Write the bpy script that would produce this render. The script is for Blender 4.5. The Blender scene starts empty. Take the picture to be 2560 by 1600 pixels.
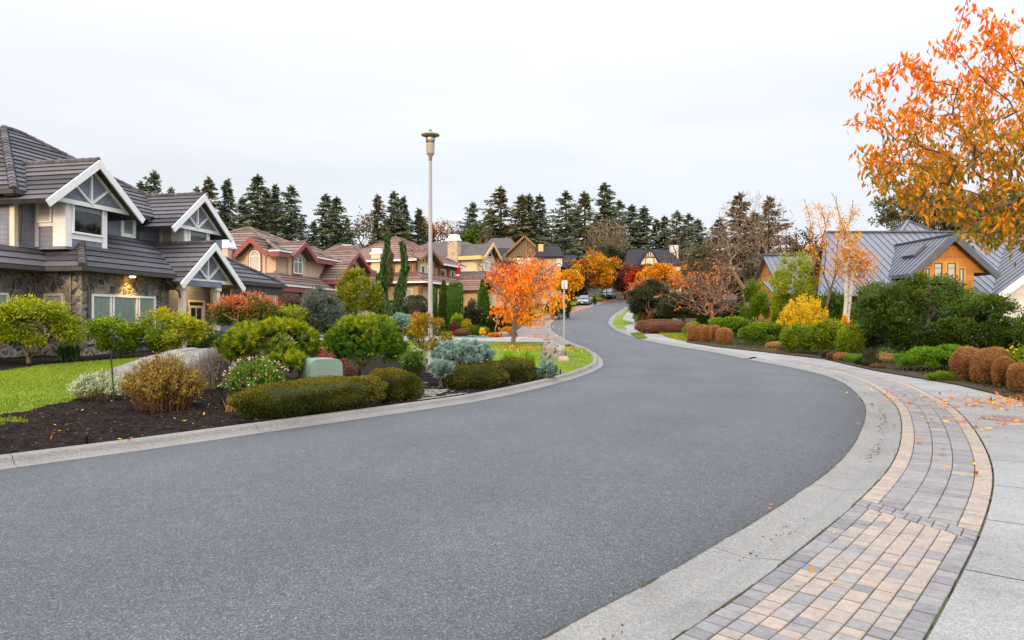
import bpy, bmesh, math, random
import numpy as np
from mathutils import Vector, Matrix
from mathutils.geometry import tessellate_polygon
R = math.radians
scene = bpy.context.scene
C = scene.collection
F = 1707.0            # focal length in pixels of the 2560 wide photograph
EYE = 1.6

# ------------------------------------------------------------------ terrain
_ky = np.array([-60, 0, 12, 20, 26, 35, 50, 60, 70, 85, 103, 115, 140, 180, 250, 400, 900.])
_kz = np.array([0, 0, 0, .06, .13, .32, .85, 1.35, 1.9, 2.8, 3.85, 5.0, 6.8, 9.0, 11.5, 12, 12.])
_ty = np.linspace(-60, 900, 9601)
_tz = np.interp(_ty, _ky, _kz)
_k = np.ones(61) / 61
_tz = np.convolve(np.pad(_tz, 30, mode='edge'), _k, mode='valid')
def zt(y): return float(np.interp(y, _ty, _tz))
def zta(y): return np.interp(y, _ty, _tz)
_gd = np.linspace(1.2, 190, 8000)
def G(px, py, dz=0.0):
    yy = 800 + (EYE - zta(_gd) - dz) / _gd * F
    d = float(np.interp(-py, -yy, _gd))
    return Vector(((px - 1280) / F * d, d, zt(d) + dz))
def XP(px, d): return (px - 1280) / F * d
def ZP(py, d): return EYE + (800 - py) / F * d

# ------------------------------------------------------------------ objects
WL = {}
def link(o, parent=None):
    C.objects.link(o)
    if parent is not None: o.parent = parent
    return o
def tag(o, label=None, cat=None, group=None, kind=None):
    if label: o['label'] = label
    if cat: o['category'] = cat
    if group: o['group'] = group
    if kind: o['kind'] = kind
    return o
def thing(name, label, cat, loc, group=None):
    o = bpy.data.objects.new(name, None); link(o)
    o.empty_display_size = .2
    o.location = loc; WL[o] = Vector(loc)
    return tag(o, label, cat, group)
class MB:
    """general polygon collector"""
    def __init__(s): s.v = []; s.f = []; s.t = []
    def poly(s, pts, t=.5):
        n = len(s.v); s.v += [tuple(p) for p in pts]; s.f.append(tuple(range(n, n + len(pts)))); s.t.append(t)
    def box8(s, c, t=.5):           # c: 8 corners, bottom 4 then top 4 in the same order
        n = len(s.v); s.v += [tuple(p) for p in c]
        for f in ((0, 3, 2, 1), (4, 5, 6, 7), (0, 1, 5, 4), (1, 2, 6, 5), (2, 3, 7, 6), (3, 0, 4, 7)):
            s.f.append(tuple(n + i for i in f)); s.t.append(t)
    def box(s, fr, u0, u1, v0, v1, w0, w1, t=.5):
        P = fr.p
        s.box8([P(u0, v0, w0), P(u1, v0, w0), P(u1, v1, w0), P(u0, v1, w0), P(u0, v0, w1), P(u1, v0, w1), P(u1, v1, w1), P(u0, v1, w1)], t)
    def beam(s, a, b, w, h, up=(0, 0, 1), t=.5):
        a = Vector(a); b = Vector(b); d = (b - a).normalized(); up = Vector(up)
        x = d.cross(up).normalized(); y = x.cross(d).normalized()
        c = []
        for p in (a, b):
            c.append([p - x * w / 2 - y * h / 2, p + x * w / 2 - y * h / 2, p + x * w / 2 + y * h / 2, p - x * w / 2 + y * h / 2])
        n = len(s.v); s.v += [tuple(p) for r in c for p in r]
        for f in ((0, 1, 2, 3), (7, 6, 5, 4), (0, 4, 5, 1), (1, 5, 6, 2), (2, 6, 7, 3), (3, 7, 4, 0)):
            s.f.append(tuple(n + i for i in f)); s.t.append(t)
    def tube(s, pts, r, n=8, cap=True, t=.5):
        pts = [Vector(p) for p in pts]; rs = r if isinstance(r, (list, tuple)) else [r] * len(pts)
        base = len(s.v); prev = None
        for i, p in enumerate(pts):
            d = (pts[min(i + 1, len(pts) - 1)] - pts[max(i - 1, 0)]).normalized()
            if prev is None:
                x = d.cross(Vector((0, 0, 1)) if abs(d.z) < .9 else Vector((1, 0, 0))).normalized()
            else:
                x = (prev - d * prev.dot(d)).normalized()
            prev = x; y = d.cross(x)
            for k in range(n):
                a = 2 * math.pi * k / n
                s.v.append(tuple(p + (x * math.cos(a) + y * math.sin(a)) * rs[i]))
        for i in range(len(pts) - 1):
            for k in range(n):
                k2 = (k + 1) % n
                s.f.append((base + i * n + k, base + i * n + k2, base + (i + 1) * n + k2, base + (i + 1) * n + k)); s.t.append(t)
        if cap:
            s.f.append(tuple(base + k for k in reversed(range(n)))); s.t.append(t)
            e = base + (len(pts) - 1) * n
            s.f.append(tuple(e + k for k in range(n))); s.t.append(t)
    def lathe(s, c, prof, n=24, t=.5):
        s_pts = []
        base = len(s.v)
        for r, z in prof:
            for k in range(n):
                a = 2 * math.pi * k / n
                s.v.append((c[0] + r * math.cos(a), c[1] + r * math.sin(a), c[2] + z))
        for i in range(len(prof) - 1):
            for k in range(n):
                k2 = (k + 1) % n
                s.f.append((base + i * n + k, base + i * n + k2, base + (i + 1) * n + k2, base + (i + 1) * n + k)); s.t.append(t)
        s.f.append(tuple(base + k for k in reversed(range(n)))); s.t.append(t)
        e = base + (len(prof) - 1) * n
        s.f.append(tuple(e + k for k in range(n))); s.t.append(t)
    def quads(s, Q, T=None):
        pass
def finish(name, me, mat, parent, smooth, origin):
    o = bpy.data.objects.new(name, me); link(o, parent)
    if mat is not None:
        for m in (mat if isinstance(mat, (list, tuple)) else [mat]): me.materials.append(m)
    if parent is not None:
        WL[o] = WL[parent].copy()
    else:
        o.location = origin; WL[o] = Vector(origin)
    if smooth:
        me.polygons.foreach_set('use_smooth', [True] * len(me.polygons))
    return o
def mk(name, mb, mat, parent=None, smooth=False, origin=None, bevel=0):
    """link the collected polygons as ONE mesh object"""
    me = bpy.data.meshes.new(name)
    off = WL[parent] if parent is not None else Vector(origin if origin is not None else (0, 0, 0))
    V = np.array(mb.v, dtype=np.float64).reshape(-1, 3) - np.array(off)
    me.from_pydata(V.tolist(), [], mb.f)
    a = me.attributes.new('t', 'FLOAT', 'FACE'); a.data.foreach_set('value', np.array(mb.t, dtype=np.float32))
    me.validate(); me.update()
    o = finish(name, me, mat, parent, smooth, off)
    if bevel:
        m = o.modifiers.new('b', 'BEVEL'); m.width = bevel; m.segments = 2; m.limit_method = 'ANGLE'
    return o
class QM:
    """quad soup for foliage: arrays of (n,4,3)"""
    def __init__(s): s.q = []; s.t = []
    def add(s, Q, T=.5):
        Q = np.asarray(Q, dtype=np.float32).reshape(-1, 4, 3)
        if len(Q) == 0: return s
        s.q.append(Q); s.t.append(np.broadcast_to(np.asarray(T, dtype=np.float32), (len(Q),)).copy()); return s
    def arr(s):
        if not s.q: raise ValueError('empty foliage')
        return np.concatenate(s.q), np.concatenate(s.t)
def mkq(name, qm, mat, parent=None, origin=None, mesh_only=False):
    Q, T = qm.arr()
    off = np.array(WL[parent] if parent is not None else (origin if origin is not None else (0, 0, 0)), dtype=np.float32)
    Vv = (Q.reshape(-1, 3) - off).astype(np.float32); n = len(Q)
    me = bpy.data.meshes.new(name)
    me.vertices.add(n * 4); me.vertices.foreach_set('co', Vv.ravel())
    me.loops.add(n * 4); me.loops.foreach_set('vertex_index', np.arange(n * 4, dtype=np.int32))
    me.polygons.add(n); me.polygons.foreach_set('loop_start', np.arange(0, n * 4, 4, dtype=np.int32))
    a = me.attributes.new('t', 'FLOAT', 'FACE'); a.data.foreach_set('value', T)
    me.update(calc_edges=True)
    return finish(name, me, mat, parent, False, off)
class Fr:
    def __init__(s, x, y, deg, z=0):
        a = R(deg); s.o = Vector((x, y, z)); s.U = Vector((math.sin(a), math.cos(a), 0)); s.N = Vector((math.cos(a), -math.sin(a), 0))
    def p(s, u, v, w): return s.o + s.U * u + s.N * v + Vector((0, 0, w))

# ------------------------------------------------------------------ materials
MT = {}
def nodes(name):
    m = bpy.data.materials.new(name); m.use_nodes = True
    nt = m.node_tree; nt.nodes.clear(); MT[name] = m
    return m, nt, nt.nodes, nt.links
def N(nt, typ, **kw):
    n = nt.nodes.new(typ)
    for k, v in kw.items():
        if k.startswith('i_'):
            n.inputs[k[2:].replace('_', ' ')].default_value = v
        else: setattr(n, k, v)
    return n
def ramp(nt, stops, interp='LINEAR'):
    n = nt.nodes.new('ShaderNodeValToRGB'); cr = n.color_ramp; cr.interpolation = interp
    while len(cr.elements) < len(stops): cr.elements.new(.5)
    for e, (p, c) in zip(cr.elements, stops): e.position = p; e.color = (*c, 1) if len(c) == 3 else c
    return n
def rgb(r, g, b):               # sRGB 0-255 -> linear
    return tuple(((c / 255) / 12.92 if c <= 10 else ((c / 255 + .055) / 1.055) ** 2.4) for c in (r, g, b))
def mul(c, k): return tuple(x * k for x in c)
def surf(name, stops, scale=3.0, detail=6, rough=.85, spec=.25, bump=0, bscale=40, metal=0, stretch=(1, 1, 1), fine=None):
    """noise coloured principled surface; stops = list of linear colours"""
    m, nt, nd, L = nodes(name)
    out = N(nt, 'ShaderNodeOutputMaterial'); b = N(nt, 'ShaderNodeBsdfPrincipled')
    b.inputs['Roughness'].default_value = rough; b.inputs['Specular IOR Level'].default_value = spec; b.inputs['Metallic'].default_value = metal
    tc = N(nt, 'ShaderNodeTexCoord'); mp = N(nt, 'ShaderNodeMapping'); mp.inputs['Scale'].default_value = stretch
    L.new(tc.outputs['Object'], mp.inputs['Vector'])
    nz = N(nt, 'ShaderNodeTexNoise'); nz.inputs['Scale'].default_value = scale; nz.inputs['Detail'].default_value = detail; nz.inputs['Roughness'].default_value = .6
    L.new(mp.outputs[0], nz.inputs['Vector'])
    n = len(stops)
    pos = [.5] if n == 1 else [.3 + .4 * i / (n - 1) for i in range(n)]
    rp = ramp(nt, list(zip(pos, stops))); L.new(nz.outputs['Fac'], rp.inputs['Fac'])
    col = rp.outputs['Color']
    if fine:
        fs, fa = fine
        n2 = N(nt, 'ShaderNodeTexNoise'); n2.inputs['Scale'].default_value = fs; n2.inputs['Detail'].default_value = 3
        L.new(mp.outputs[0], n2.inputs['Vector'])
        mr = N(nt, 'ShaderNodeMapRange'); mr.inputs['From Min'].default_value = .3; mr.inputs['From Max'].default_value = .7
        mr.inputs['To Min'].default_value = 1 - fa; mr.inputs['To Max'].default_value = 1 + fa; L.new(n2.outputs['Fac'], mr.inputs['Value'])
        mx = N(nt, 'ShaderNodeVectorMath', operation='MULTIPLY'); L.new(col, mx.inputs[0]); L.new(mr.outputs[0], mx.inputs[1]); col = mx.outputs[0]
    L.new(col, b.inputs['Base Color'])
    if bump:
        n3 = N(nt, 'ShaderNodeTexNoise'); n3.inputs['Scale'].default_value = bscale; n3.inputs['Detail'].default_value = 4
        L.new(mp.outputs[0], n3.inputs['Vector'])
        bp = N(nt, 'ShaderNodeBump'); bp.inputs['Strength'].default_value = bump; bp.inputs['Distance'].default_value = .02
        L.new(n3.outputs['Fac'], bp.inputs['Height']); L.new(bp.outputs[0], b.inputs['Normal'])
    L.new(b.outputs[0], out.inputs[0])
    return m
def leafm(name, cols, trans=.25, rough=.55, spec=.3):
    """leaf colour picked per leaf by the mesh attribute t"""
    m, nt, nd, L = nodes(name)
    out = N(nt, 'ShaderNodeOutputMaterial'); b = N(nt, 'ShaderNodeBsdfPrincipled')
    b.inputs['Roughness'].default_value = rough; b.inputs['Specular IOR Level'].default_value = spec
    at = N(nt, 'ShaderNodeAttribute', attribute_name='t')
    cols = [tuple(max(.004, l_ + (x - l_) * 1.22) for x in c) for c in cols for l_ in (c[0] * .3 + c[1] * .6 + c[2] * .1,)]
    n = len(cols); rp = ramp(nt, [((i / (n - 1)) if n > 1 else .5, c) for i, c in enumerate(cols)])
    L.new(at.outputs['Fac'], rp.inputs['Fac']); L.new(rp.outputs[0], b.inputs['Base Color'])
    if trans:
        tr = N(nt, 'ShaderNodeBsdfTranslucent'); L.new(rp.outputs[0], tr.inputs['Color'])
        mx = N(nt, 'ShaderNodeMixShader'); mx.inputs[0].default_value = trans
        L.new(b.outputs[0], mx.inputs[1]); L.new(tr.outputs[0], mx.inputs[2]); L.new(mx.outputs[0], out.inputs[0])
    else: L.new(b.outputs[0], out.inputs[0])
    return m

# ------------------------------------------------------------------ foliage
def unit(a): return a / np.maximum(np.linalg.norm(a, axis=-1, keepdims=True), 1e-9)
def rdir(rng, n): return unit(rng.normal(size=(n, 3)))
def leaves(P, A, Ln, W, rng, fold=.25):
    """one folded diamond quad per leaf: base, side, tip, side"""
    n = len(P); A = unit(A); S = unit(np.cross(A, rdir(rng, n))); Nn = np.cross(S, A)
    Ln = np.broadcast_to(np.asarray(Ln), (n,))[:, None] * (.7 + .6 * rng.random((n, 1))); W = np.broadcast_to(np.asarray(W), (n,))[:, None]
    m = P + A * Ln * .45
    f = Nn * W * fold
    return np.stack([P, m + S * W * .5 + f, P + A * Ln, m - S * W * .5 + f], axis=1)
def leaves2(P, A, Ln, W, rng, bend=.35):
    """two quads per leaf, bent along its length and drooping"""
    n = len(P); A = unit(A); S = unit(np.cross(A, rdir(rng, n))); Nn = np.cross(S, A)
    Ln = np.broadcast_to(np.asarray(Ln), (n,))[:, None] * (.65 + .7 * rng.random((n, 1))); W = np.broadcast_to(np.asarray(W), (n,))[:, None]
    m = P + A * Ln * .5 + Nn * Ln * .08
    tip = P + A * Ln - Nn * Ln * bend * rng.random((n, 1))
    q1 = np.stack([P - S * W * .08, P + S * W * .08, m + S * W * .5, m - S * W * .5], 1)
    q2 = np.stack([m - S * W * .5, m + S * W * .5, tip + S * W * .06, tip - S * W * .06], 1)
    return np.concatenate([q1, q2])
def sphere_quads(c, r, nu=14, nv=9, rng=None, lump=.12, power=2.0):
    th = np.linspace(0, 2 * np.pi, nu + 1)[:-1]; ph = np.linspace(-np.pi / 2, np.pi / 2, nv + 1)
    T, P_ = np.meshgrid(th, ph)
    D = np.stack([np.cos(P_) * np.cos(T), np.cos(P_) * np.sin(T), np.sin(P_)], -1)
    if power != 2:
        k = (np.abs(D) ** power).sum(-1, keepdims=True) ** (-1 / power); D = D * k
    if rng is not None:
        f = 1 + lump * rng.normal(size=D.shape[:2]); f[0] = 1; f[-1] = 1; D = D * f[..., None]
    V = np.asarray(c) + D * np.asarray(r)
    q = []
    for i in range(nv):
        for k in range(nu):
            k2 = (k + 1) % nu
            q.append([V[i, k], V[i, k2], V[i + 1, k2], V[i + 1, k]])
    return np.array(q)
def clumps(rng, c, r, n, Ln, W, nc=30, cr=.36, out=.7, jit=.8, up=.15, bottom=-.7, inner=.45, tz=.35, core=.6, two=False, tc=.35):
    """crown of leaf clumps inside an ellipsoid -> QM"""
    c = np.asarray(c, float); r = np.asarray(r, float)
    D = rdir(rng, nc * 4); D = D[D[:, 2] > bottom][:nc]; nc = len(D)
    H = rdir(rng, 5); lob = 1 + .22 * np.tanh((np.sin((D @ H.T) * 3.1 + np.arange(5) * 1.7)).sum(1, keepdims=True) * .7)
    cc = D * (inner + (1.04 - cr * .8 - inner) * rng.random((nc, 1)) ** .5) * lob
    k = rng.integers(0, nc, n); crk = cr * (.45 + .95 * rng.random(nc))
    l = rdir(rng, n) * (rng.random((n, 1)) ** .45)
    p = cc[k] + l * crk[k][:, None]
    P = c + p * r
    A = out * unit(l + .35 * unit(cc[k])) + jit * rdir(rng, n) + np.array([0, 0, up])
    tk = rng.random(nc)
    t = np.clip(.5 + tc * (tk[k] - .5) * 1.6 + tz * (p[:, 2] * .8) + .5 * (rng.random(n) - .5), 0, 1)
    q = QM()
    if two:
        Q = leaves2(P, A, Ln, W, rng); q.add(Q, np.concatenate([t, t]))
    else: q.add(leaves(P, A, Ln, W, rng), t)
    if core:
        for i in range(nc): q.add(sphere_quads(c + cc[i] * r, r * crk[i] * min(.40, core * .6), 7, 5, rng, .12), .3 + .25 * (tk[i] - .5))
    return q
def rotq(q, c, deg):
    a = R(deg); M = np.array([[math.cos(a), math.sin(a), 0], [-math.sin(a), math.cos(a), 0], [0, 0, 1]], dtype=np.float32); c = np.asarray(c, np.float32)
    q.q = [(x - c) @ M + c for x in q.q]; return q
def mound(rng, c, r, n, Ln, W, power=2.6, cut=-.75, lump=.06, up=.5, tz=.3, core=.95, jit=.8):
    """clipped bush: small leaves all over a rounded box, over an opaque core -> QM"""
    c = np.asarray(c, float); r = np.asarray(r, float)
    D = rdir(rng, int(n * 1.4)); D = D[D[:, 2] > cut][:n]; n = len(D)
    k = (np.abs(D) ** power).sum(-1, keepdims=True) ** (-1 / power)
    B = rdir(rng, 24); bump = np.max(np.maximum(D @ B.T, 0) ** 14, axis=1, keepdims=True)
    S = D * k * (1 + lump * (bump - .5) * 2)
    P = c + S * r * (.93 + .09 * rng.random((n, 1)))
    A = D + jit * rdir(rng, n) + np.array([0, 0, up])
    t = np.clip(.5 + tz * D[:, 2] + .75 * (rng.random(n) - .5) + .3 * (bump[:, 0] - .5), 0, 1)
    q = QM().add(leaves(P, A, Ln, W, rng), t)
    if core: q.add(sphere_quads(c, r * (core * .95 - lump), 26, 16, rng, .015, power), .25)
    return q
def tufts(rng, P, A, n_each, Ln, W, spread=.75, t0=None):
    """needle tufts: thin leaves fanning out of each point"""
    n = len(P); k = np.repeat(np.arange(n), n_each)
    A = unit(A); d = unit(A[k] + spread * rdir(rng, len(k)))
    t = np.clip((rng.random(n) if t0 is None else t0)[k] + .3 * (rng.random(len(k)) - .5), 0, 1)
    return leaves(P[k] + A[k] * Ln * .5 * rng.random((len(k), 1)), d, Ln, W, rng, .1), t
def skel(rng, base, fork, targets, bal=.35, seg=.4, bend=.12, bow=.1, rt=.1, rmin=.006, sides=5, nt_=5, expo=.5, wob=.02):
    """branch skeleton from base over fork to every target; radii by the pipe model -> quads"""
    base = np.asarray(base, float); fork = np.asarray(fork, float)
    pos = [base + (fork - base) * i / nt_ + (rng.normal(size=3) * wob if 0 < i < nt_ else 0) for i in range(nt_ + 1)]
    par = [-1] + list(range(nt_)); pl = [0] * nt_ + [0.0]
    PP = np.zeros((200000, 3)); PL = np.full(200000, 1e9); m = len(pos); PP[:m] = pos; PL[m - 1] = 0; PL[m - 2] = .05
    tg = np.asarray(targets, float); order = np.argsort(np.linalg.norm(tg - fork, axis=1)); ends = []
    for i in order:
        t = tg[i]; d = np.linalg.norm(PP[:m] - t, axis=1); j = int(np.argmin(d + bal * PL[:m])); dist = d[j]
        k = max(1, int(math.ceil(dist / seg))); b = rng.normal(size=3) * bend * dist + np.array([0, 0, -bow * dist])
        prev = j
        for a in range(1, k + 1):
            s = a / k; q = PP[j] * (1 - s) + t * s + b * math.sin(math.pi * s) * .5
            PP[m] = q; PL[m] = PL[prev] + dist / k; par.append(prev); prev = m; m += 1
        ends.append(m - 1)
    par = np.array(par); cnt = np.zeros(m); cnt[ends] += 1
    for i in range(m - 1, 0, -1): cnt[par[i]] += cnt[i]
    r = np.maximum(rmin, rt * (cnt / max(cnt[0], 1)) ** expo)
    e = np.arange(1, m); a = PP[par[e]]; b = PP[e]; d = unit(b - a)
    ref = np.where(np.abs(d[:, 2:3]) < .9, np.array([[0, 0, 1.]]), np.array([[1., 0, 0]]))
    x = unit(np.cross(d, ref)); y = np.cross(d, x); ra = r[par[e]][:, None]; rb = r[e][:, None]
    ra = np.where(par[e][:, None] > nt_, np.minimum(ra, rb * 1.35), ra)
    Q = []
    for s in range(sides):
        a0 = 2 * math.pi * s / sides; a1 = 2 * math.pi * (s + 1) / sides
        o0 = x * math.cos(a0) + y * math.sin(a0); o1 = x * math.cos(a1) + y * math.sin(a1)
        Q.append(np.stack([a + o0 * ra, a + o1 * ra, b + o1 * rb, b + o0 * rb], 1))
    return np.concatenate(Q), PP[:m].copy(), np.array(par), r
def in_ell(rng, c, r, n, shell=.4, bottom=-1):
    D = rdir(rng, n * 4); D = D[D[:, 2] > bottom][:n]
    return np.asarray(c) + D * (rng.random((len(D), 1)) ** shell) * np.asarray(r)

# ------------------------------------------------------------------ sheets on the terrain
def inpoly(P, poly):
    x, y = P[:, 0], P[:, 1]; ins = np.zeros(len(P), bool); n = len(poly); j = n - 1
    for i in range(n):
        xi, yi = poly[i][0], poly[i][1]; xj, yj = poly[j][0], poly[j][1]
        c = ((yi > y) != (yj > y)) & (x < (xj - xi) * (y - yi) / ((yj - yi) or 1e-9) + xi); ins ^= c; j = i
    return ins
def sheet(name, poly, dz, mat, step=1.0, kind='structure', label=None, edge=.0):
    poly = [Vector((p[0], p[1], 0)) for p in poly]
    tris = tessellate_polygon([poly])
    bm = bmesh.new(); vs = [bm.verts.new(p) for p in poly]
    for t in tris:
        try: bm.faces.new([vs[i] for i in t])
        except ValueError: pass
    y0 = min(p.y for p in poly); y1 = max(p.y for p in poly); y = math.floor(y0) + step
    while y < y1:
        bmesh.ops.bisect_plane(bm, geom=bm.verts[:] + bm.edges[:] + bm.faces[:], plane_co=(0, y, 0), plane_no=(0, 1, 0), dist=1e-5)
        y += step if y < 60 else step * 2
    for v in bm.verts: v.co.z = zt(v.co.y) + dz
    bmesh.ops.recalc_face_normals(bm, faces=bm.faces[:])
    if sum(f.normal.z for f in bm.faces) < 0: bmesh.ops.reverse_faces(bm, faces=bm.faces[:])
    if edge:
        be = [e for e in bm.edges if e.is_boundary]
        r = bmesh.ops.extrude_edge_only(bm, edges=be)
        for v in r['geom']:
            if isinstance(v, bmesh.types.BMVert): v.co.z -= edge
    me = bpy.data.meshes.new(name); bm.to_mesh(me); bm.free(); me.materials.append(mat)
    o = bpy.data.objects.new(name, me); link(o); o['kind'] = kind; WL[o] = Vector((0, 0, 0))
    if label: o['label'] = label
    return o
def catmull(P, n=12):
    P = [np.array(p[:2], float) for p in P]; out = []
    for i in range(len(P) - 1):
        p0 = P[max(i - 1, 0)]; p1 = P[i]; p2 = P[i + 1]; p3 = P[min(i + 2, len(P) - 1)]
        for k in range(n):
            t = k / n
            out.append(.5 * ((2 * p1) + (-p0 + p2) * t + (2 * p0 - 5 * p1 + 4 * p2 - p3) * t * t + (-p0 + 3 * p1 - 3 * p2 + p3) * t ** 3))
    out.append(P[-1]); return np.array(out)
def resample(P, ds):
    s = np.concatenate([[0], np.cumsum(np.linalg.norm(np.diff(P, axis=0), axis=1))])
    n = int(s[-1] / ds); q = np.linspace(0, s[-1], n + 1)
    return np.stack([np.interp(q, s, P[:, 0]), np.interp(q, s, P[:, 1])], 1), q
class Curve:
    def __init__(s, P, ds=.1, smooth=7):
        s.P, s.s = resample(catmull(P), ds)
        if smooth:
            k = np.ones(smooth) / smooth
            s.P = np.stack([np.convolve(np.pad(s.P[:, i], smooth // 2, mode='edge'), k, 'valid') for i in (0, 1)], 1)
        T = np.gradient(s.P, axis=0); T = unit(T); k = np.ones(9) / 9
        T = np.stack([np.convolve(np.pad(T[:, i], 4, mode='edge'), k, 'valid') for i in (0, 1)], 1)
        s.T = unit(T); s.Nr = np.stack([s.T[:, 1], -s.T[:, 0]], 1)
    def at(s, q, o=0.0):
        x = np.interp(q, s.s, s.P[:, 0]); y = np.interp(q, s.s, s.P[:, 1])
        nx = np.interp(q, s.s, s.Nr[:, 0]); ny = np.interp(q, s.s, s.Nr[:, 1])
        return x + nx * o, y + ny * o
    def off(s, o): return s.P + s.Nr * o
    def sy(s, y): return float(np.interp(y, s.P[:, 1], s.s))
def extrude_curve(name, cv, prof, mat, s0, s1, joint=None, gap=.012, kind='structure', label=None):
    """sweep a (offset, height) profile along the curve, optionally split by joints"""
    mb = MB(); q0 = s0
    segs = [(s0, s1)] if not joint else []
    if joint:
        a = s0
        while a < s1: segs.append((a + gap / 2, min(a + joint, s1) - gap / 2)); a += joint
    for a, b in segs:
        n = max(1, int((b - a) / .25)); qs = np.linspace(a, b, n + 1); rows = []
        for q in qs:
            row = []
            for o, h in prof:
                x, y = cv.at(q, o); row.append((x, y, zt(y) + h))
            rows.append(row)
        base = len(mb.v); m = len(prof)
        for r_ in rows: mb.v += [tuple(map(float, p)) for p in r_]
        for i in range(n):
            for k in range(m - 1):
                mb.f.append((base + i * m + k, base + i * m + k + 1, base + (i + 1) * m + k + 1, base + (i + 1) * m + k)); mb.t.append(.5)
    o = mk(name, mb, mat); o['kind'] = kind
    if label: o['label'] = label
    return o
# ------------------------------------------------------------------ camera, light, sky
cam = bpy.data.cameras.new('camera'); co = bpy.data.objects.new('camera', cam); link(co)
co.location = (0, 0, EYE); co.rotation_euler = (R(90), 0, 0)
cam.lens = 24; cam.sensor_width = 36; cam.clip_end = 3000; cam.clip_start = .05
scene.camera = co
SUN_EL, SUN_AZ = 15, 200          # degrees; azimuth clockwise from +Y: behind the camera, slightly to its left
sd = bpy.data.lights.new('sun', 'SUN'); sd.energy = 1.4; sd.angle = R(12); sd.color = (1.0, .77, .52)
so = bpy.data.objects.new('sun', sd); link(so)
az, el = R(SUN_AZ), R(SUN_EL)
sv = Vector((math.sin(az) * math.cos(el), math.cos(az) * math.cos(el), math.sin(el)))
so.rotation_euler = sv.to_track_quat('Z', 'Y').to_euler(); so.location = (0, -5, 30)
w = bpy.data.worlds.new('World'); scene.world = w; w.use_nodes = True
nt = w.node_tree; nt.nodes.clear()
wo = N(nt, 'ShaderNodeOutputWorld'); add = N(nt, 'ShaderNodeAddShader')
sky = N(nt, 'ShaderNodeTexSky'); sky.sky_type = 'NISHITA'; sky.sun_disc = False; sky.sun_elevation = R(SUN_EL); sky.sun_rotation = az
b1 = N(nt, 'ShaderNodeBackground'); b1.inputs[1].default_value = .02; nt.links.new(sky.outputs[0], b1.inputs[0])
tc = N(nt, 'ShaderNodeTexCoord'); sep = N(nt, 'ShaderNodeSeparateXYZ'); nt.links.new(tc.outputs['Generated'], sep.inputs[0])
# overcast: brighter overhead than at the horizon, with soft grey streaks
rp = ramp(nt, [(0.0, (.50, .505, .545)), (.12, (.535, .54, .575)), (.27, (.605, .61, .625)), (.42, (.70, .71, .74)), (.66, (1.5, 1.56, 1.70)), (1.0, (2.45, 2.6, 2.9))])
nt.links.new(sep.outputs['Z'], rp.inputs['Fac'])
mp = N(nt, 'ShaderNodeMapping'); mp.inputs['Scale'].default_value = (1.2, 1.2, 6.5); nt.links.new(tc.outputs['Generated'], mp.inputs[0])
cn = N(nt, 'ShaderNodeTexNoise'); cn.inputs['Scale'].default_value = 1.6; cn.inputs['Detail'].default_value = 5; cn.inputs['Roughness'].default_value = .5
nt.links.new(mp.outputs[0], cn.inputs['Vector'])
mr = N(nt, 'ShaderNodeMapRange'); mr.inputs['From Min'].default_value = .3; mr.inputs['From Max'].default_value = .7
mr.inputs['To Min'].default_value = .92; mr.inputs['To Max'].default_value = 1.06; nt.links.new(cn.outputs['Fac'], mr.inputs[0])
vm = N(nt, 'ShaderNodeVectorMath', operation='MULTIPLY'); nt.links.new(rp.outputs[0], vm.inputs[0]); nt.links.new(mr.outputs[0], vm.inputs[1])
# warm evening glow low in the sky behind the camera, where the sun is
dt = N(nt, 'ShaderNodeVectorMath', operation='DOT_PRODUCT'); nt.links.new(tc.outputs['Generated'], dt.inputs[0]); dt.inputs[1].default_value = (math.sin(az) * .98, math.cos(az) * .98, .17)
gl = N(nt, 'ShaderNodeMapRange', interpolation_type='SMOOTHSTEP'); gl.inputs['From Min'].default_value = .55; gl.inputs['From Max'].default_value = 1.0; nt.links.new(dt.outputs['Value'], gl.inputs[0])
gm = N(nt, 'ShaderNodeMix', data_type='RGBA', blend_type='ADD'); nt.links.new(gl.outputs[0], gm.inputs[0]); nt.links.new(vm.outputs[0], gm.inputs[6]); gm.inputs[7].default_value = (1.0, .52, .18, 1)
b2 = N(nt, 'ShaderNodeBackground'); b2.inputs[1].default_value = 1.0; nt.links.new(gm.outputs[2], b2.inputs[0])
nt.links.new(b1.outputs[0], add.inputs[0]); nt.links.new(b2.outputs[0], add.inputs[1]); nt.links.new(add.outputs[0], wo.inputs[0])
vs = scene.view_settings; vs.view_transform = 'Standard'; vs.look = 'None'; vs.exposure = 0.5; vs.gamma = 1; vs.use_curve_mapping = False
scene.render.engine = 'CYCLES'
cy = scene.cycles; cy.max_bounces = 5; cy.diffuse_bounces = 3; cy.glossy_bounces = 2; cy.transmission_bounces = 3; cy.transparent_max_bounces = 6
cy.use_denoising = True

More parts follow.
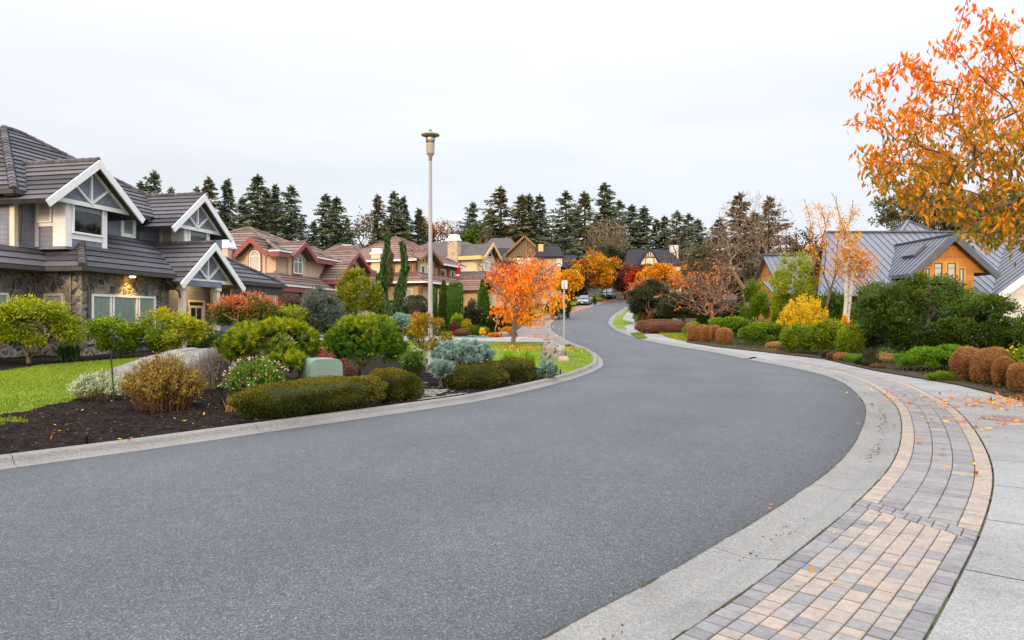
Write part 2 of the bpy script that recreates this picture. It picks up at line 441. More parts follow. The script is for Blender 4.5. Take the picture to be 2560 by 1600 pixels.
# ------------------------------------------------------------------ setting materials
def asphalt():
    m, nt, nd, L = nodes('asphalt')
    out = N(nt, 'ShaderNodeOutputMaterial'); b = N(nt, 'ShaderNodeBsdfPrincipled'); b.inputs['Roughness'].default_value = .75; b.inputs['Specular IOR Level'].default_value = .35
    tc = N(nt, 'ShaderNodeTexCoord')
    v = N(nt, 'ShaderNodeTexVoronoi'); v.inputs['Scale'].default_value = 130; L.new(tc.outputs['Object'], v.inputs['Vector'])
    r1 = ramp(nt, [(0, (.038, .041, .046)), (.5, (.074, .078, .086)), (.9, (.108, .113, .122)), (1, (.20, .203, .21))]); 
    sx = N(nt, 'ShaderNodeSeparateColor'); L.new(v.outputs['Color'], sx.inputs[0]); L.new(sx.outputs[0], r1.inputs['Fac'])
    n2 = N(nt, 'ShaderNodeTexNoise'); n2.inputs['Scale'].default_value = .35; n2.inputs['Detail'].default_value = 7; n2.inputs['Roughness'].default_value = .65; L.new(tc.outputs['Object'], n2.inputs['Vector'])
    mr = N(nt, 'ShaderNodeMapRange'); mr.inputs['From Min'].default_value = .25; mr.inputs['From Max'].default_value = .75; mr.inputs['To Min'].default_value = .82; mr.inputs['To Max'].default_value = 1.2; L.new(n2.outputs['Fac'], mr.inputs[0])
    n3 = N(nt, 'ShaderNodeTexNoise'); n3.inputs['Scale'].default_value = 9; n3.inputs['Detail'].default_value = 3; L.new(tc.outputs['Object'], n3.inputs['Vector'])
    m3 = N(nt, 'ShaderNodeMapRange'); m3.inputs['From Min'].default_value = .3; m3.inputs['From Max'].default_value = .7; m3.inputs['To Min'].default_value = .93; m3.inputs['To Max'].default_value = 1.07; L.new(n3.outputs['Fac'], m3.inputs[0])
    a = N(nt, 'ShaderNodeVectorMath', operation='MULTIPLY'); L.new(r1.outputs[0], a.inputs[0]); L.new(mr.outputs[0], a.inputs[1])
    a2 = N(nt, 'ShaderNodeVectorMath', operation='MULTIPLY'); L.new(a.outputs[0], a2.inputs[0]); L.new(m3.outputs[0], a2.inputs[1])
    ac = N(nt, 'ShaderNodeAttribute', attribute_name='across'); wr = ramp(nt, [(0, (.74, .74, .74)), (.05, (.93, .93, .93)), (.2, (1.06, 1.06, 1.06)), (.34, (.97, .97, .97)), (.5, (1.04, 1.04, 1.04)), (.66, (.97, .97, .97)), (.8, (1.06, 1.06, 1.06)), (.95, (.93, .93, .93)), (1, (.74, .74, .74))])
    wn_ = N(nt, 'ShaderNodeMath', operation='ADD'); ws = N(nt, 'ShaderNodeMath', operation='MULTIPLY_ADD'); ws.inputs[1].default_value = .1; ws.inputs[2].default_value = -.05; L.new(n2.outputs['Fac'], ws.inputs[0]); L.new(ac.outputs['Fac'], wn_.inputs[0]); L.new(ws.outputs[0], wn_.inputs[1]); L.new(wn_.outputs[0], wr.inputs['Fac'])
    a3 = N(nt, 'ShaderNodeVectorMath', operation='MULTIPLY'); L.new(a2.outputs[0], a3.inputs[0]); L.new(wr.outputs[0], a3.inputs[1]); L.new(a3.outputs[0], b.inputs['Base Color'])
    bp = N(nt, 'ShaderNodeBump'); bp.inputs['Strength'].default_value = .5; bp.inputs['Distance'].default_value = .006; L.new(v.outputs['Distance'], bp.inputs['Height']); L.new(bp.outputs[0], b.inputs['Normal'])
    L.new(b.outputs[0], out.inputs[0]); return m
M_asph = asphalt()
def concrete(name, c, speck=.22):
    m, nt, nd, L = nodes(name)
    out = N(nt, 'ShaderNodeOutputMaterial'); b = N(nt, 'ShaderNodeBsdfPrincipled'); b.inputs['Roughness'].default_value = .85; b.inputs['Specular IOR Level'].default_value = .2
    tc = N(nt, 'ShaderNodeTexCoord')
    n1 = N(nt, 'ShaderNodeTexNoise'); n1.inputs['Scale'].default_value = .8; n1.inputs['Detail'].default_value = 8; n1.inputs['Roughness'].default_value = .7; L.new(tc.outputs['Object'], n1.inputs['Vector'])
    r1 = ramp(nt, [(.22, mul(c, .55)), (.36, mul(c, .84)), (.5, c), (.7, mul(c, 1.12))]); L.new(n1.outputs['Fac'], r1.inputs['Fac'])
    v = N(nt, 'ShaderNodeTexVoronoi'); v.inputs['Scale'].default_value = 95; L.new(tc.outputs['Object'], v.inputs['Vector'])
    sx = N(nt, 'ShaderNodeSeparateColor'); L.new(v.outputs['Color'], sx.inputs[0])
    mr = N(nt, 'ShaderNodeMapRange'); mr.inputs['To Min'].default_value = 1 - speck; mr.inputs['To Max'].default_value = 1 + speck; L.new(sx.outputs[1], mr.inputs[0])
    a = N(nt, 'ShaderNodeVectorMath', operation='MULTIPLY'); L.new(r1.outputs[0], a.inputs[0]); L.new(mr.outputs[0], a.inputs[1]); L.new(a.outputs[0], b.inputs['Base Color'])
    bp = N(nt, 'ShaderNodeBump'); bp.inputs['Strength'].default_value = .25; bp.inputs['Distance'].default_value = .004; L.new(v.outputs['Distance'], bp.inputs['Height']); L.new(bp.outputs[0], b.inputs['Normal'])
    L.new(b.outputs[0], out.inputs[0]); return m
M_walk = concrete('sidewalk_concrete', (.25, .245, .235))
M_gut = concrete('gutter_concrete', (.21, .205, .19))
M_curb = concrete('curb_concrete', (.20, .192, .178))
M_drive = concrete('driveway_concrete', (.27, .265, .265), .1)
M_joint = surf('joint_soil', [(.035, .04, .02), (.06, .055, .04), (.05, .07, .02)], 6)
M_moss = surf('moss', [(.025, .026, .016), (.06, .065, .02), (.04, .036, .024)], 5)
M_mulch = surf('bark_mulch', [(.004, .0035, .0035), (.013, .009, .0075), (.03, .02, .015)], 14, 8, .95, .1, .9, 60, fine=(90, .55))
M_soil = surf('garden_soil', [(.03, .02, .014), (.06, .04, .025), (.035, .04, .015)], 2.5, 8, .95, .1, .5, 40)
M_lawn = surf('lawn_turf', [(.10, .145, .018), (.155, .21, .026), (.215, .26, .04)], 1.1, 7, .9, .1, .6, 90, fine=(60, .35))
M_ground = surf('rough_ground', [(.035, .04, .015), (.06, .06, .025), (.05, .04, .025)], .15, 8, .95, .1)
M_blade = leafm('grass_blades', [(.10, .15, .016), (.17, .235, .025), (.26, .31, .05)], .2)
def tmat(name, cols, noise=25, amt=.12, rough=.85, bump=.3, bs=120):
    """colour by attribute t plus fine mottling (pavers)"""
    m, nt, nd, L = nodes(name)
    out = N(nt, 'ShaderNodeOutputMaterial'); b = N(nt, 'ShaderNodeBsdfPrincipled'); b.inputs['Roughness'].default_value = rough; b.inputs['Specular IOR Level'].default_value = .2
    at = N(nt, 'ShaderNodeAttribute', attribute_name='t'); n = len(cols)
    rp = ramp(nt, [(i / (n - 1), c) for i, c in enumerate(cols)]); L.new(at.outputs['Fac'], rp.inputs['Fac'])
    tc = N(nt, 'ShaderNodeTexCoord'); nz = N(nt, 'ShaderNodeTexNoise'); nz.inputs['Scale'].default_value = noise; nz.inputs['Detail'].default_value = 8; nz.inputs['Roughness'].default_value = .75
    L.new(tc.outputs['Object'], nz.inputs['Vector'])
    mr = N(nt, 'ShaderNodeMapRange'); mr.inputs['From Min'].default_value = .3; mr.inputs['From Max'].default_value = .7; mr.inputs['To Min'].default_value = 1 - amt; mr.inputs['To Max'].default_value = 1 + amt; L.new(nz.outputs['Fac'], mr.inputs[0])
    a = N(nt, 'ShaderNodeVectorMath', operation='MULTIPLY'); L.new(rp.outputs[0], a.inputs[0]); L.new(mr.outputs[0], a.inputs[1]); L.new(a.outputs[0], b.inputs['Base Color'])
    n2 = N(nt, 'ShaderNodeTexNoise'); n2.inputs['Scale'].default_value = bs; L.new(tc.outputs['Object'], n2.inputs['Vector'])
    bp = N(nt, 'ShaderNodeBump'); bp.inputs['Strength'].default_value = bump; bp.inputs['Distance'].default_value = .004; L.new(n2.outputs['Fac'], bp.inputs['Height']); L.new(bp.outputs[0], b.inputs['Normal'])
    L.new(b.outputs[0], out.inputs[0]); return m
M_paver = tmat('concrete_pavers', [(.155, .152, .156), (.20, .195, .195), (.245, .228, .214), (.29, .245, .203), (.33, .272, .22)], 14, .22)

# ------------------------------------------------------------------ road edges
RE = Curve([(-7.6, -6.7), (-3.4, -1.0)] + [G(*p) for p in [(1352, 1600), (1486, 1535), (1653, 1444), (1787, 1364), (1951, 1265.5), (2092, 1163), (2142, 1100), (2163, 1045), (2160, 1008), (2121, 966), (2073, 942), (2000, 923), (1878, 900), (1791, 882), (1675, 863), (1616, 851), (1584, 842.7), (1547, 829), (1528.5, 817), (1521, 808.5), (1522, 801), (1531, 789.5), (1552, 775), (1584, 763)]] + [(27, 112), (44, 122)], .1, 15)
LE = Curve([(-17, -7.6), (-10.5, .6)] + [G(*p) for p in [(0, 1175), (275, 1138), (645, 1084), (1047, 1026), (1212, 1000), (1365, 966), (1460, 938), (1498, 921), (1508, 911), (1500, 892), (1464, 869), (1416, 850), (1384, 830), (1377, 819), (1381, 804), (1412, 788), (1460, 773), (1500, 761), (1555, 747)]] + [(24.5, 122), (44, 130)], .1, 15)
def edge_x(cv, y, o=0):
    P = cv.off(o); return float(np.interp(y, P[:, 1], P[:, 0]))

# ground: one sheet out to the horizon
mb = MB(); xs = [-900, -400, -200, -120, -80, -50, -30, -15, 0, 15, 30, 50, 80, 120, 200, 400, 900]
ys = list(np.arange(-60, 60, 1.0)) + list(np.arange(60, 150, 2.0)) + list(np.arange(150, 300, 10.0)) + [300, 400, 600, 900]
for j in range(len(ys)):
    for i in range(len(xs)): mb.v.append((xs[i], float(ys[j]), zt(ys[j]) - .06))
for j in range(len(ys) - 1):
    for i in range(len(xs) - 1):
        a = j * len(xs) + i; mb.f.append((a, a + 1, a + 1 + len(xs), a + len(xs))); mb.t.append(.5)
o = mk('ground', mb, M_ground); o['kind'] = 'structure'
# asphalt
mb = MB(); ys = list(np.arange(-6, 60, .5)) + list(np.arange(60, 121.5, 1.0)); nc = 25
for y in ys:
    a, b = edge_x(LE, y), edge_x(RE, y)
    if y > 112: b = max(b, a + 4)
    for k in range(nc): mb.v.append((a + (b - a) * k / (nc - 1), float(y), zt(y) + .035 * (1 - (2 * k / (nc - 1) - 1) ** 2)))
for j in range(len(ys) - 1):
    for k in range(nc - 1):
        q = j * nc + k; mb.f.append((q, q + 1, q + 1 + nc, q + nc)); mb.t.append(.5)
o = mk('road', mb, M_asph, smooth=True); _a = o.data.attributes.new('across', 'FLOAT', 'POINT'); _a.data.foreach_set('value', [(i % nc) / (nc - 1) for i in range(len(mb.v))]); o['kind'] = 'structure'

# ------------------------------------------------------------------ kerb and gutter
sL = LE.sy(30.5)
extrude_curve('kerb', LE, [(.0, -.03), (.0, .004), (-.14, .012), (-.18, .04), (-.21, .088), (-.235, .102), (-.34, .106), (-.35, -.05)], M_curb, 1.0, sL, 3.0, .005)
extrude_curve('gutter', LE, [(.0, -.03), (.0, .006), (-.42, .02), (-.43, -.05)], M_curb, sL, LE.s[-1] - 2, 3.0, .005)
s26 = RE.sy(26)
extrude_curve('gutter', RE, [(.0, -.03), (.0, .004), (.22, -.018), (.28, -.02), (.36, .004), (.50, .02), (.505, -.05)], M_gut, .5, s26, 2.4, .006)
extrude_curve('kerb', RE, [(.0, -.03), (.0, .006), (.22, .01), (.32, .05), (.50, .06), (.505, -.05)], M_gut, s26, RE.s[-1] - 12, 3.0, .006)
# thin moss line along the asphalt joint
rng = np.random.default_rng(3)
mb = MB()
for cv, o0, a, b in ((RE, 0, 1.5, RE.sy(17)), (RE, .505, 1.5, RE.sy(16)), (RE, 1.42, 1.5, RE.sy(14))):
    q = a
    while q < b:
        l = .05 + .35 * rng.random(); wd = .003 + .007 * rng.random() ** 2
        if rng.random() < .85:
            pts = []
            for s_, o_ in ((q, o0 - wd), (q + l / 2, o0 - wd * 1.3), (q + l, o0 - wd * .7), (q + l, o0 + wd * .7), (q + l / 2, o0 + wd), (q, o0 + wd)):
                x, y = cv.at(s_, o_); pts.append((x, y, zt(y) + .011 + (.016 if o0 > .1 else 0)))
            mb.poly(pts)
        q += l
o = mk('moss', mb, M_moss); tag(o, 'thin green and brown moss growing in the joints beside the gutter', kind='stuff')

n = 1500; qs = rng.uniform(1.5, RE.sy(19), n); os_ = .27 + .045 * rng.normal(size=n); keep = np.sin(qs * 1.7) + np.sin(qs * .6 + 1) + 1.2 * rng.random(n) > .75; qs, os_ = qs[keep], os_[keep]; X_, Y_ = RE.at(qs, 0); X2, Y2 = RE.at(qs, 1.0)
P = np.column_stack([X_ + (X2 - X_) * os_, Y_ + (Y2 - Y_) * os_]); A = rdir(rng, len(P)); A[:, 2] *= .15
o = mkq('grit', QM().add(leaves(np.column_stack([P, zta(P[:, 1]) - .008]), A, .022, .012, rng), rng.random(len(P))), leafm('grit_bits', [(.03, .025, .02), (.08, .065, .05), (.14, .11, .08)], 0, .9)); tag(o, 'dark grit and leaf crumbs gathered along the gutter channel', kind='stuff')
# ------------------------------------------------------------------ paver band between gutter and pavement
OW0, OW1 = .51, 1.41
x, y = RE.at(RE.sy(0), .5)
# where the oblique header row crosses
def nearest_s(P):
    d = np.linalg.norm(RE.P - np.array(P[:2]), axis=1); i = int(np.argmin(d)); return RE.s[i], float((np.array(P[:2]) - RE.P[i]) @ RE.Nr[i])
sa, oa = nearest_s(G(2121, 1258)); sb, ob = nearest_s(G(2405, 1345))
def bnd(o): return sa + (sb - sa) * (o - OW0) / (OW1 - OW0)
mbp = MB(); prng = random.Random(5)
GAP = .0032
def paver(s0, s1, o0, o1, t, s0b=None, s1b=None):
    """one paver: s0..s1 at o0, s0b..s1b at o1, with a chamfered top"""
    s0b = s0 if s0b is None else s0b; s1b = s1 if s1b is None else s1b
    if s1 - s0 < .012 and s1b - s0b < .012: return
    h = prng.uniform(-.003, .003); tp = .028 + h; ch = .005
    def P(s, o, z):
        x, y = RE.at(s, o); return (float(x), float(y), zt(y) + z)
    GS = .007
    A = [P(s0 + GS, o0 + GAP, .0), P(s1 - GS, o0 + GAP, .0), P(s1b - GS, o1 - GAP, .0), P(s0b + GS, o1 - GAP, .0)]
    B = [(p[0], p[1], p[2] + tp - ch) for p in A]
    T = [P(s0 + GS + ch, o0 + GAP + ch, tp), P(s1 - GS - ch, o0 + GAP + ch, tp), P(s1b - GS - ch, o1 - GAP - ch, tp), P(s0b + GS + ch, o1 - GAP - ch, tp)]
    n = len(mbp.v); mbp.v += A + B + T
    for k in range(4):
        k2 = (k + 1) % 4
        mbp.f.append((n + k, n + k2, n + 4 + k2, n + 4 + k)); mbp.t.append(t)
        mbp.f.append((n + 4 + k, n + 4 + k2, n + 8 + k2, n + 8 + k)); mbp.t.append(t)
    mbp.f.append((n + 8, n + 9, n + 10, n + 11)); mbp.t.append(t)
def col_lower():
    r = prng.random()
    return prng.uniform(.6, .95) if r < .6 else (prng.uniform(.42, .6) if r < .8 else prng.uniform(.1, .4))
HW = .115
# lower panel: tan and grey bricks in six running columns between grey border courses
cols = [(OW0, OW0 + .12, 'b')] + [(OW0 + .12 + i * .11, OW0 + .12 + (i + 1) * .11, 'c') for i in range(6)] + [(OW0 + .78, OW1, 'b')]
for o0, o1, kind in cols:
    s = 1.2 + prng.random() * .15
    while True:
        l = prng.choice([.11, .11, .165, .165]) if kind == 'c' else .13
        e0, e1 = bnd(o0) - HW * .5, bnd(o1) - HW * .5
        t = col_lower() if kind == 'c' else prng.uniform(.02, .45)
        if s + l >= min(e0, e1):
            if min(e0, e1) > s: paver(s, e0, o0, o1, t, s, e1)
            break
        paver(s, s + l, o0, o1, t); s += l
# oblique grey header rows
nrow = 9
for r_ in range(2):
    for k in range(nrow):
        o0 = OW0 + (OW1 - OW0) * k / nrow; o1 = OW0 + (OW1 - OW0) * (k + 1) / nrow; sh = -HW * .5 + r_ * HW
        paver(bnd(o0) + sh, bnd(o0) + sh + HW, o0, o1, prng.uniform(.12, .45), bnd(o1) + sh, bnd(o1) + sh + HW)
# upper panel: grey columns between tan soldier courses
sEND = RE.sy(25)
cols = [(OW0, OW0 + .15, 'b'), (OW0 + .15, OW0 + .35, 'c'), (OW0 + .35, OW0 + .55, 'c'), (OW0 + .55, OW0 + .75, 'c'), (OW0 + .75, OW1, 'b')]
for o0, o1, kind in cols:
    e0, e1 = bnd(o0) + HW * 1.5, bnd(o1) + HW * 1.5
    s = max(e0, e1) + .03; first = True
    while s < sEND:
        l = prng.choice([.1, .14, .14, .2]) if kind == 'c' else .085
        t = (prng.uniform(.1, .5) if prng.random() < .93 else .75) if kind == 'c' else prng.uniform(.60, 1.0)
        if first: paver(e0, s, o0, o1, t, e1, s); first = False
        paver(s, s + l, o0, o1, t); s += l
o = mk('paver_band', mbp, M_paver); tag(o, 'curved band of tan and grey concrete pavers beside the gutter', kind='structure')
extrude_curve('paver_bedding', RE, [(.506, .003), (1.42, .003)], M_joint, .6, sEND)

# pavement slabs with joints near by, one sheet farther off
extrude_curve('sidewalk', RE, [(1.425, -.05), (1.425, .028), (3.6, .05), (3.61, -.05)], M_walk, .6, sEND, 1.35, .014)
extrude_curve('sidewalk_base', RE, [(1.42, .012), (3.7, .03)], M_joint, .6, sEND)
BED_R = [(3.6, -8)] + [G(*p, .05)[:2] for p in []]
bed_px = [(2517, 993), (2395, 963), (2182, 926), (2053, 896.5), (1916, 880.5), (1791, 867), (1715, 855.5), (1640, 841), (1700, 838), (1800, 836)]
far_px = [(1700, 834), (1608, 824), (1589, 817), (1604, 803.5), (1581, 796), (1584, 780), (1597, 764)]
E = RE.off(.5); i0 = int(np.searchsorted(RE.s, sEND - .3)); i1 = int(np.argmin(np.abs(RE.P[:, 1] - 100)))
near_b = [G(px, py)[:2] for px, py in [(2182, 926), (2053, 896.5), (1916, 880.5), (1791, 867), (1715, 855.5), (1730, 838)]]
poly = [tuple(E[i]) for i in range(i0, i1, 12)] + [G(px, py)[:2] for px, py in reversed(far_px)] + [tuple(p) for p in reversed(near_b)]
sheet('sidewalk', poly, .025, M_walk)
# grass islands in the far pavement
def g3(pts): return [(1380 + x / 6.87, 660 + y / 6.87) for x, y in pts]
for pts in ([(1390, 770), (1320, 800), (1250, 880), (1210, 930), (1220, 960), (1390, 1010), (1230, 1070), (1290, 1132), (1150, 1130), (1060, 1060), (1040, 1010), (1100, 910), (1200, 850), (1290, 790)],
            [(1350, 1213), (1490, 1205), (1560, 1235), (1640, 1292), (1480, 1282), (1410, 1250)],
            [(1840, 1208), (2200, 1212), (2330, 1225), (2330, 1340), (2210, 1318), (2020, 1280)]):
    sheet('grass_verge', [G(*p)[:2] for p in g3(pts)], .06, M_lawn, edge=.03)

# ------------------------------------------------------------------ left gardens
K = LE.off(-.34); iL = int(np.argmin(np.abs(LE.s - sL)))
poly = [tuple(K[i]) for i in range(10, iL, 4)] + [(2.4, 33), (1.6, 35.5), (-70, 37)] + [(-70, -8)]
sheet('garden_bed', poly, .085, M_mulch)
pk = [(1291, 816), (1294, 846), (1353, 864)]
bay = [G(px, py)[:2] for px, py in [(1360, 866), (1300, 850), (1290, 830), (1312, 807), (1353, 792), (1400, 776), (1448, 764), (1484, 757), (1540, 748)]]
P43 = LE.off(-.42); j0, j1 = int(np.searchsorted(LE.s, LE.sy(35))), int(np.argmin(np.abs(LE.P[:, 1] - 114)))
def brickmat(name, c1, c2, mortar, sc):
    m, nt, nd, L = nodes(name)
    out = N(nt, 'ShaderNodeOutputMaterial'); b = N(nt, 'ShaderNodeBsdfPrincipled'); b.inputs['Roughness'].default_value = .9; b.inputs['Specular IOR Level'].default_value = .15
    tc = N(nt, 'ShaderNodeTexCoord'); br = N(nt, 'ShaderNodeTexBrick'); br.inputs['Color1'].default_value = (*c1, 1); br.inputs['Color2'].default_value = (*c2, 1); br.inputs['Mortar'].default_value = (*mortar, 1)
    br.inputs['Scale'].default_value = sc; br.inputs['Mortar Size'].default_value = .025; L.new(tc.outputs['Object'], br.inputs['Vector'])
    nz = N(nt, 'ShaderNodeTexNoise'); nz.inputs['Scale'].default_value = .9; nz.inputs['Detail'].default_value = 6; L.new(tc.outputs['Object'], nz.inputs['Vector'])
    mr = N(nt, 'ShaderNodeMapRange'); mr.inputs['From Min'].default_value = .3; mr.inputs['From Max'].default_value = .7; mr.inputs['To Min'].default_value = .8; mr.inputs['To Max'].default_value = 1.2; L.new(nz.outputs['Fac'], mr.inputs[0])
    a = N(nt, 'ShaderNodeVectorMath', operation='MULTIPLY'); L.new(br.outputs[0], a.inputs[0]); L.new(mr.outputs[0], a.inputs[1]); L.new(a.outputs[0], b.inputs['Base Color']); L.new(b.outputs[0], out.inputs[0]); return m
M_bay = brickmat('parking_pavers', (.21, .16, .14), (.27, .215, .19), (.13, .10, .09), 2.2)
sheet('parking_bay', [tuple(P43[i]) for i in range(j0, j1, 6)] + list(reversed(bay)), .016, M_bay)
sheet('driveway', [(1.75, 35.4), (1.7, 38.5), (1.0, 40.2), (-8, 41.5), (-22, 42.3), (-22, 38.2), (-8, 37.2)], .105, M_drive)
def Lp(pts, dz): return [G(px, py, dz)[:2] for px, py in pts]
LAWN1 = Lp([(-420, 1075), (-60, 1043), (20, 1036), (105, 1022), (179, 1008), (250, 985), (320, 965), (420, 925), (470, 890), (400, 889), (365, 894), (245, 903), (105, 914), (0, 930), (-160, 950), (-420, 985)], .1)
sheet('lawn', LAWN1, .105, M_lawn)
LAWN1B = Lp([(-60, 1072), (10, 1068), (60, 1064), (72, 1056), (40, 1049), (-60, 1050)], .1)
sheet('lawn', LAWN1B, .105, M_lawn)
kk = [tuple(K[i]) for i in range(int(np.searchsorted(LE.s, nearest_s((0, 0))[0] * 0 + LE.sy(17.9))), iL, 3)]
LAWN2 = kk + [(2.2, 34), (1.4, 35.2)] + [(-3, 36.2), (-9, 37), (-10.5, 36)] + Lp([(800, 876), (870, 885), (960, 892), (1020, 898), (1120, 897), (1250, 902), (1330, 915), (1385, 934)], .1)
sheet('lawn', LAWN2, .105, M_lawn)
# lawn strips beside the parking bay and beyond
far_lawns = [
    [(1180, 852), (1297, 852), (1312, 850), (1285, 843), (1180, 846)],
    [(1316, 793), (1353, 790), (1400, 774), (1420, 768), (1396, 766), (1330, 772), (1310, 782)],
    [(1398, 762), (1450, 763), (1480, 752), (1500, 745), (1510, 738), (1470, 734), (1420, 742), (1390, 752)],
    [(1490, 750), (1530, 745), (1545, 738), (1520, 731), (1480, 735)],
    [(1560, 741), (1580, 739), (1580, 733), (1558, 735)],
]
for pts in far_lawns: sheet('lawn', Lp(pts, .05), .08, M_lawn)
M_lawn2 = surf('leafy_turf', [(.26, .12, .03), (.16, .13, .03), (.12, .15, .03)], 1.3, 7, .95, .1, .4, 60)
sheet('lawn', Lp([(1278, 788), (1330, 780), (1400, 762), (1396, 755), (1320, 768), (1270, 776)], .05), .075, M_lawn2)
# flagstone path between the hedges
def voro_stone(name, cols, mortar, scale, bump=.6, msize=.06, z=1.0):
    m, nt, nd, L = nodes(name)
    out = N(nt, 'ShaderNodeOutputMaterial'); b = N(nt, 'ShaderNodeBsdfPrincipled'); b.inputs['Roughness'].default_value = .85; b.inputs['Specular IOR Level'].default_value = .25
    tc = N(nt, 'ShaderNodeTexCoord'); mp = N(nt, 'ShaderNodeMapping'); mp.inputs['Scale'].default_value = (1, 1, z); L.new(tc.outputs['Object'], mp.inputs[0])
    nz0 = N(nt, 'ShaderNodeTexNoise'); nz0.inputs['Scale'].default_value = 2.5; L.new(mp.outputs[0], nz0.inputs['Vector'])
    wv = N(nt, 'ShaderNodeVectorMath', operation='SCALE'); wv.inputs['Scale'].default_value = .22; L.new(nz0.outputs['Color'], wv.inputs[0])
    ad = N(nt, 'ShaderNodeVectorMath', operation='ADD'); L.new(mp.outputs[0], ad.inputs[0]); L.new(wv.outputs[0], ad.inputs[1])
    v = N(nt, 'ShaderNodeTexVoronoi'); v.inputs['Scale'].default_value = scale; L.new(ad.outputs[0], v.inputs['Vector'])
    e = N(nt, 'ShaderNodeTexVoronoi', feature='DISTANCE_TO_EDGE'); e.inputs['Scale'].default_value = scale; L.new(ad.outputs[0], e.inputs['Vector'])
    sx = N(nt, 'ShaderNodeSeparateColor'); L.new(v.outputs['Color'], sx.inputs[0])
    n = len(cols); rp = ramp(nt, [(i / (n - 1), c) for i, c in enumerate(cols)]); L.new(sx.outputs[0], rp.inputs['Fac'])
    nz = N(nt, 'ShaderNodeTexNoise'); nz.inputs['Scale'].default_value = 9; nz.inputs['Detail'].default_value = 8; nz.inputs['Roughness'].default_value = .7; L.new(mp.outputs[0], nz.inputs['Vector'])
    mr = N(nt, 'ShaderNodeMapRange'); mr.inputs['From Min'].default_value = .3; mr.inputs['From Max'].default_value = .7; mr.inputs['To Min'].default_value = .6; mr.inputs['To Max'].default_value = 1.4; L.new(nz.outputs['Fac'], mr.inputs[0])
    a = N(nt, 'ShaderNodeVectorMath', operation='MULTIPLY'); L.new(rp.outputs[0], a.inputs[0]); L.new(mr.outputs[0], a.inputs[1])
    th = N(nt, 'ShaderNodeMapRange'); th.inputs['From Min'].default_value = msize * .5; th.inputs['From Max'].default_value = msize; L.new(e.outputs['Distance'], th.inputs[0])
    mx = N(nt, 'ShaderNodeMix', data_type='RGBA'); L.new(th.outputs[0], mx.inputs[0]); mx.inputs[6].default_value = (*mortar, 1); L.new(a.outputs[0], mx.inputs[7])
    L.new(mx.outputs[2], b.inputs['Base Color'])
    h = N(nt, 'ShaderNodeMapRange'); h.inputs['From Max'].default_value = .3; L.new(e.outputs['Distance'], h.inputs[0])
    bp = N(nt, 'ShaderNodeBump'); bp.inputs['Strength'].default_value = bump; bp.inputs['Distance'].default_value = .06; L.new(h.outputs[0], bp.inputs['Height']); L.new(bp.outputs[0], b.inputs['Normal'])
    L.new(b.outputs[0], out.inputs[0]); return m
M_flag = voro_stone('flagstone', [(.14, .15, .12), (.19, .19, .16), (.24, .23, .19)], (.07, .075, .045), 4.5, .3, .05)
_pk = 1280 + K[:, 0] / np.maximum(K[:, 1], .1) * F; _m = (_pk > 1035) & (_pk < 1190) & (K[:, 1] > 6) & (K[:, 1] < 18)
sheet('path', [tuple(p) for p in K[_m][::3]] + Lp([(1150, 985), (1110, 972), (1075, 960), (1030, 952)], .1), .125, M_flag)
# right beds: bark mulch along the pavement, green beyond
sheet('garden_bed', [(8.3, 4), (9.1, 8)] + [G(px, py, .05)[:2] for px, py in [(2600, 1012), (2517, 992), (2395, 962), (2182, 925), (2053, 896), (1916, 880), (1791, 866.5), (1716, 855)]] + [(11.3, 43), (13, 50), (40, 50), (60, 30), (60, 4)], .07, M_soil, edge=.08)
sheet('garden_bed', [G(px, py, .05)[:2] for px, py in [(1608, 824), (1589, 817), (1604, 803.5), (1581, 796), (1584, 780)]] + [(40, 85), (45, 52), (12.8, 50.5)], .06, M_soil, edge=.08)
sheet('lawn', [G(px, py, .05)[:2] for px, py in [(2200, 886), (2260, 890), (2330, 880), (2300, 868), (2190, 872)]], .09, M_lawn)

_o = RE.off(3.62); _m = (RE.P[:, 1] > -5) & (RE.P[:, 1] < 7)
sheet('lawn', [tuple(p) for p in _o[_m][::5]] + [(60, 7), (60, -8)], .04, M_lawn, edge=.05)
# near mulch modelled as clods
gx = np.arange(-9.5, .6, .055); gy = np.arange(5.0, 17, .055); GX, GY = np.meshgrid(gx, gy)
P = np.stack([GX.ravel(), GY.ravel()], 1)
Kc = LE.P[::5]; Kn = LE.Nr[::5]
D = ((P[:, None, 0] - Kc[None, :, 0]) ** 2 + (P[:, None, 1] - Kc[None, :, 1]) ** 2); ii = D.argmin(1)
so_ = ((P - Kc[ii]) * Kn[ii]).sum(1)
rng = np.random.default_rng(8)
hz = rng.random(GX.shape)
def smooth2(a, k):
    ker = np.ones(k) / k
    a = np.apply_along_axis(lambda r: np.convolve(np.pad(r, k // 2, mode='edge'), ker, 'valid'), 1, a)
    return np.apply_along_axis(lambda r: np.convolve(np.pad(r, k // 2, mode='edge'), ker, 'valid'), 0, a)
big = smooth2(rng.random(GX.shape), 9); big = (big - big.mean()) / big.std(); mid = smooth2(rng.random(GX.shape), 3); mid = (mid - mid.mean()) / mid.std()
Z = zta(GY) + .105 + .018 * big + .012 * mid + .014 * hz
Z = np.where(so_.reshape(GX.shape) > -.44, np.minimum(Z, zta(GY) + .092), Z)
ok = ((so_ < -.28) & (so_ > -7)).reshape(GX.shape)
ok &= ~inpoly(P, [(p[0], p[1]) for p in LAWN1]).reshape(GX.shape)
mb = MB(); idx = -np.ones(GX.shape, int)
f = ok[:-1, :-1] & ok[1:, :-1] & ok[:-1, 1:] & ok[1:, 1:]
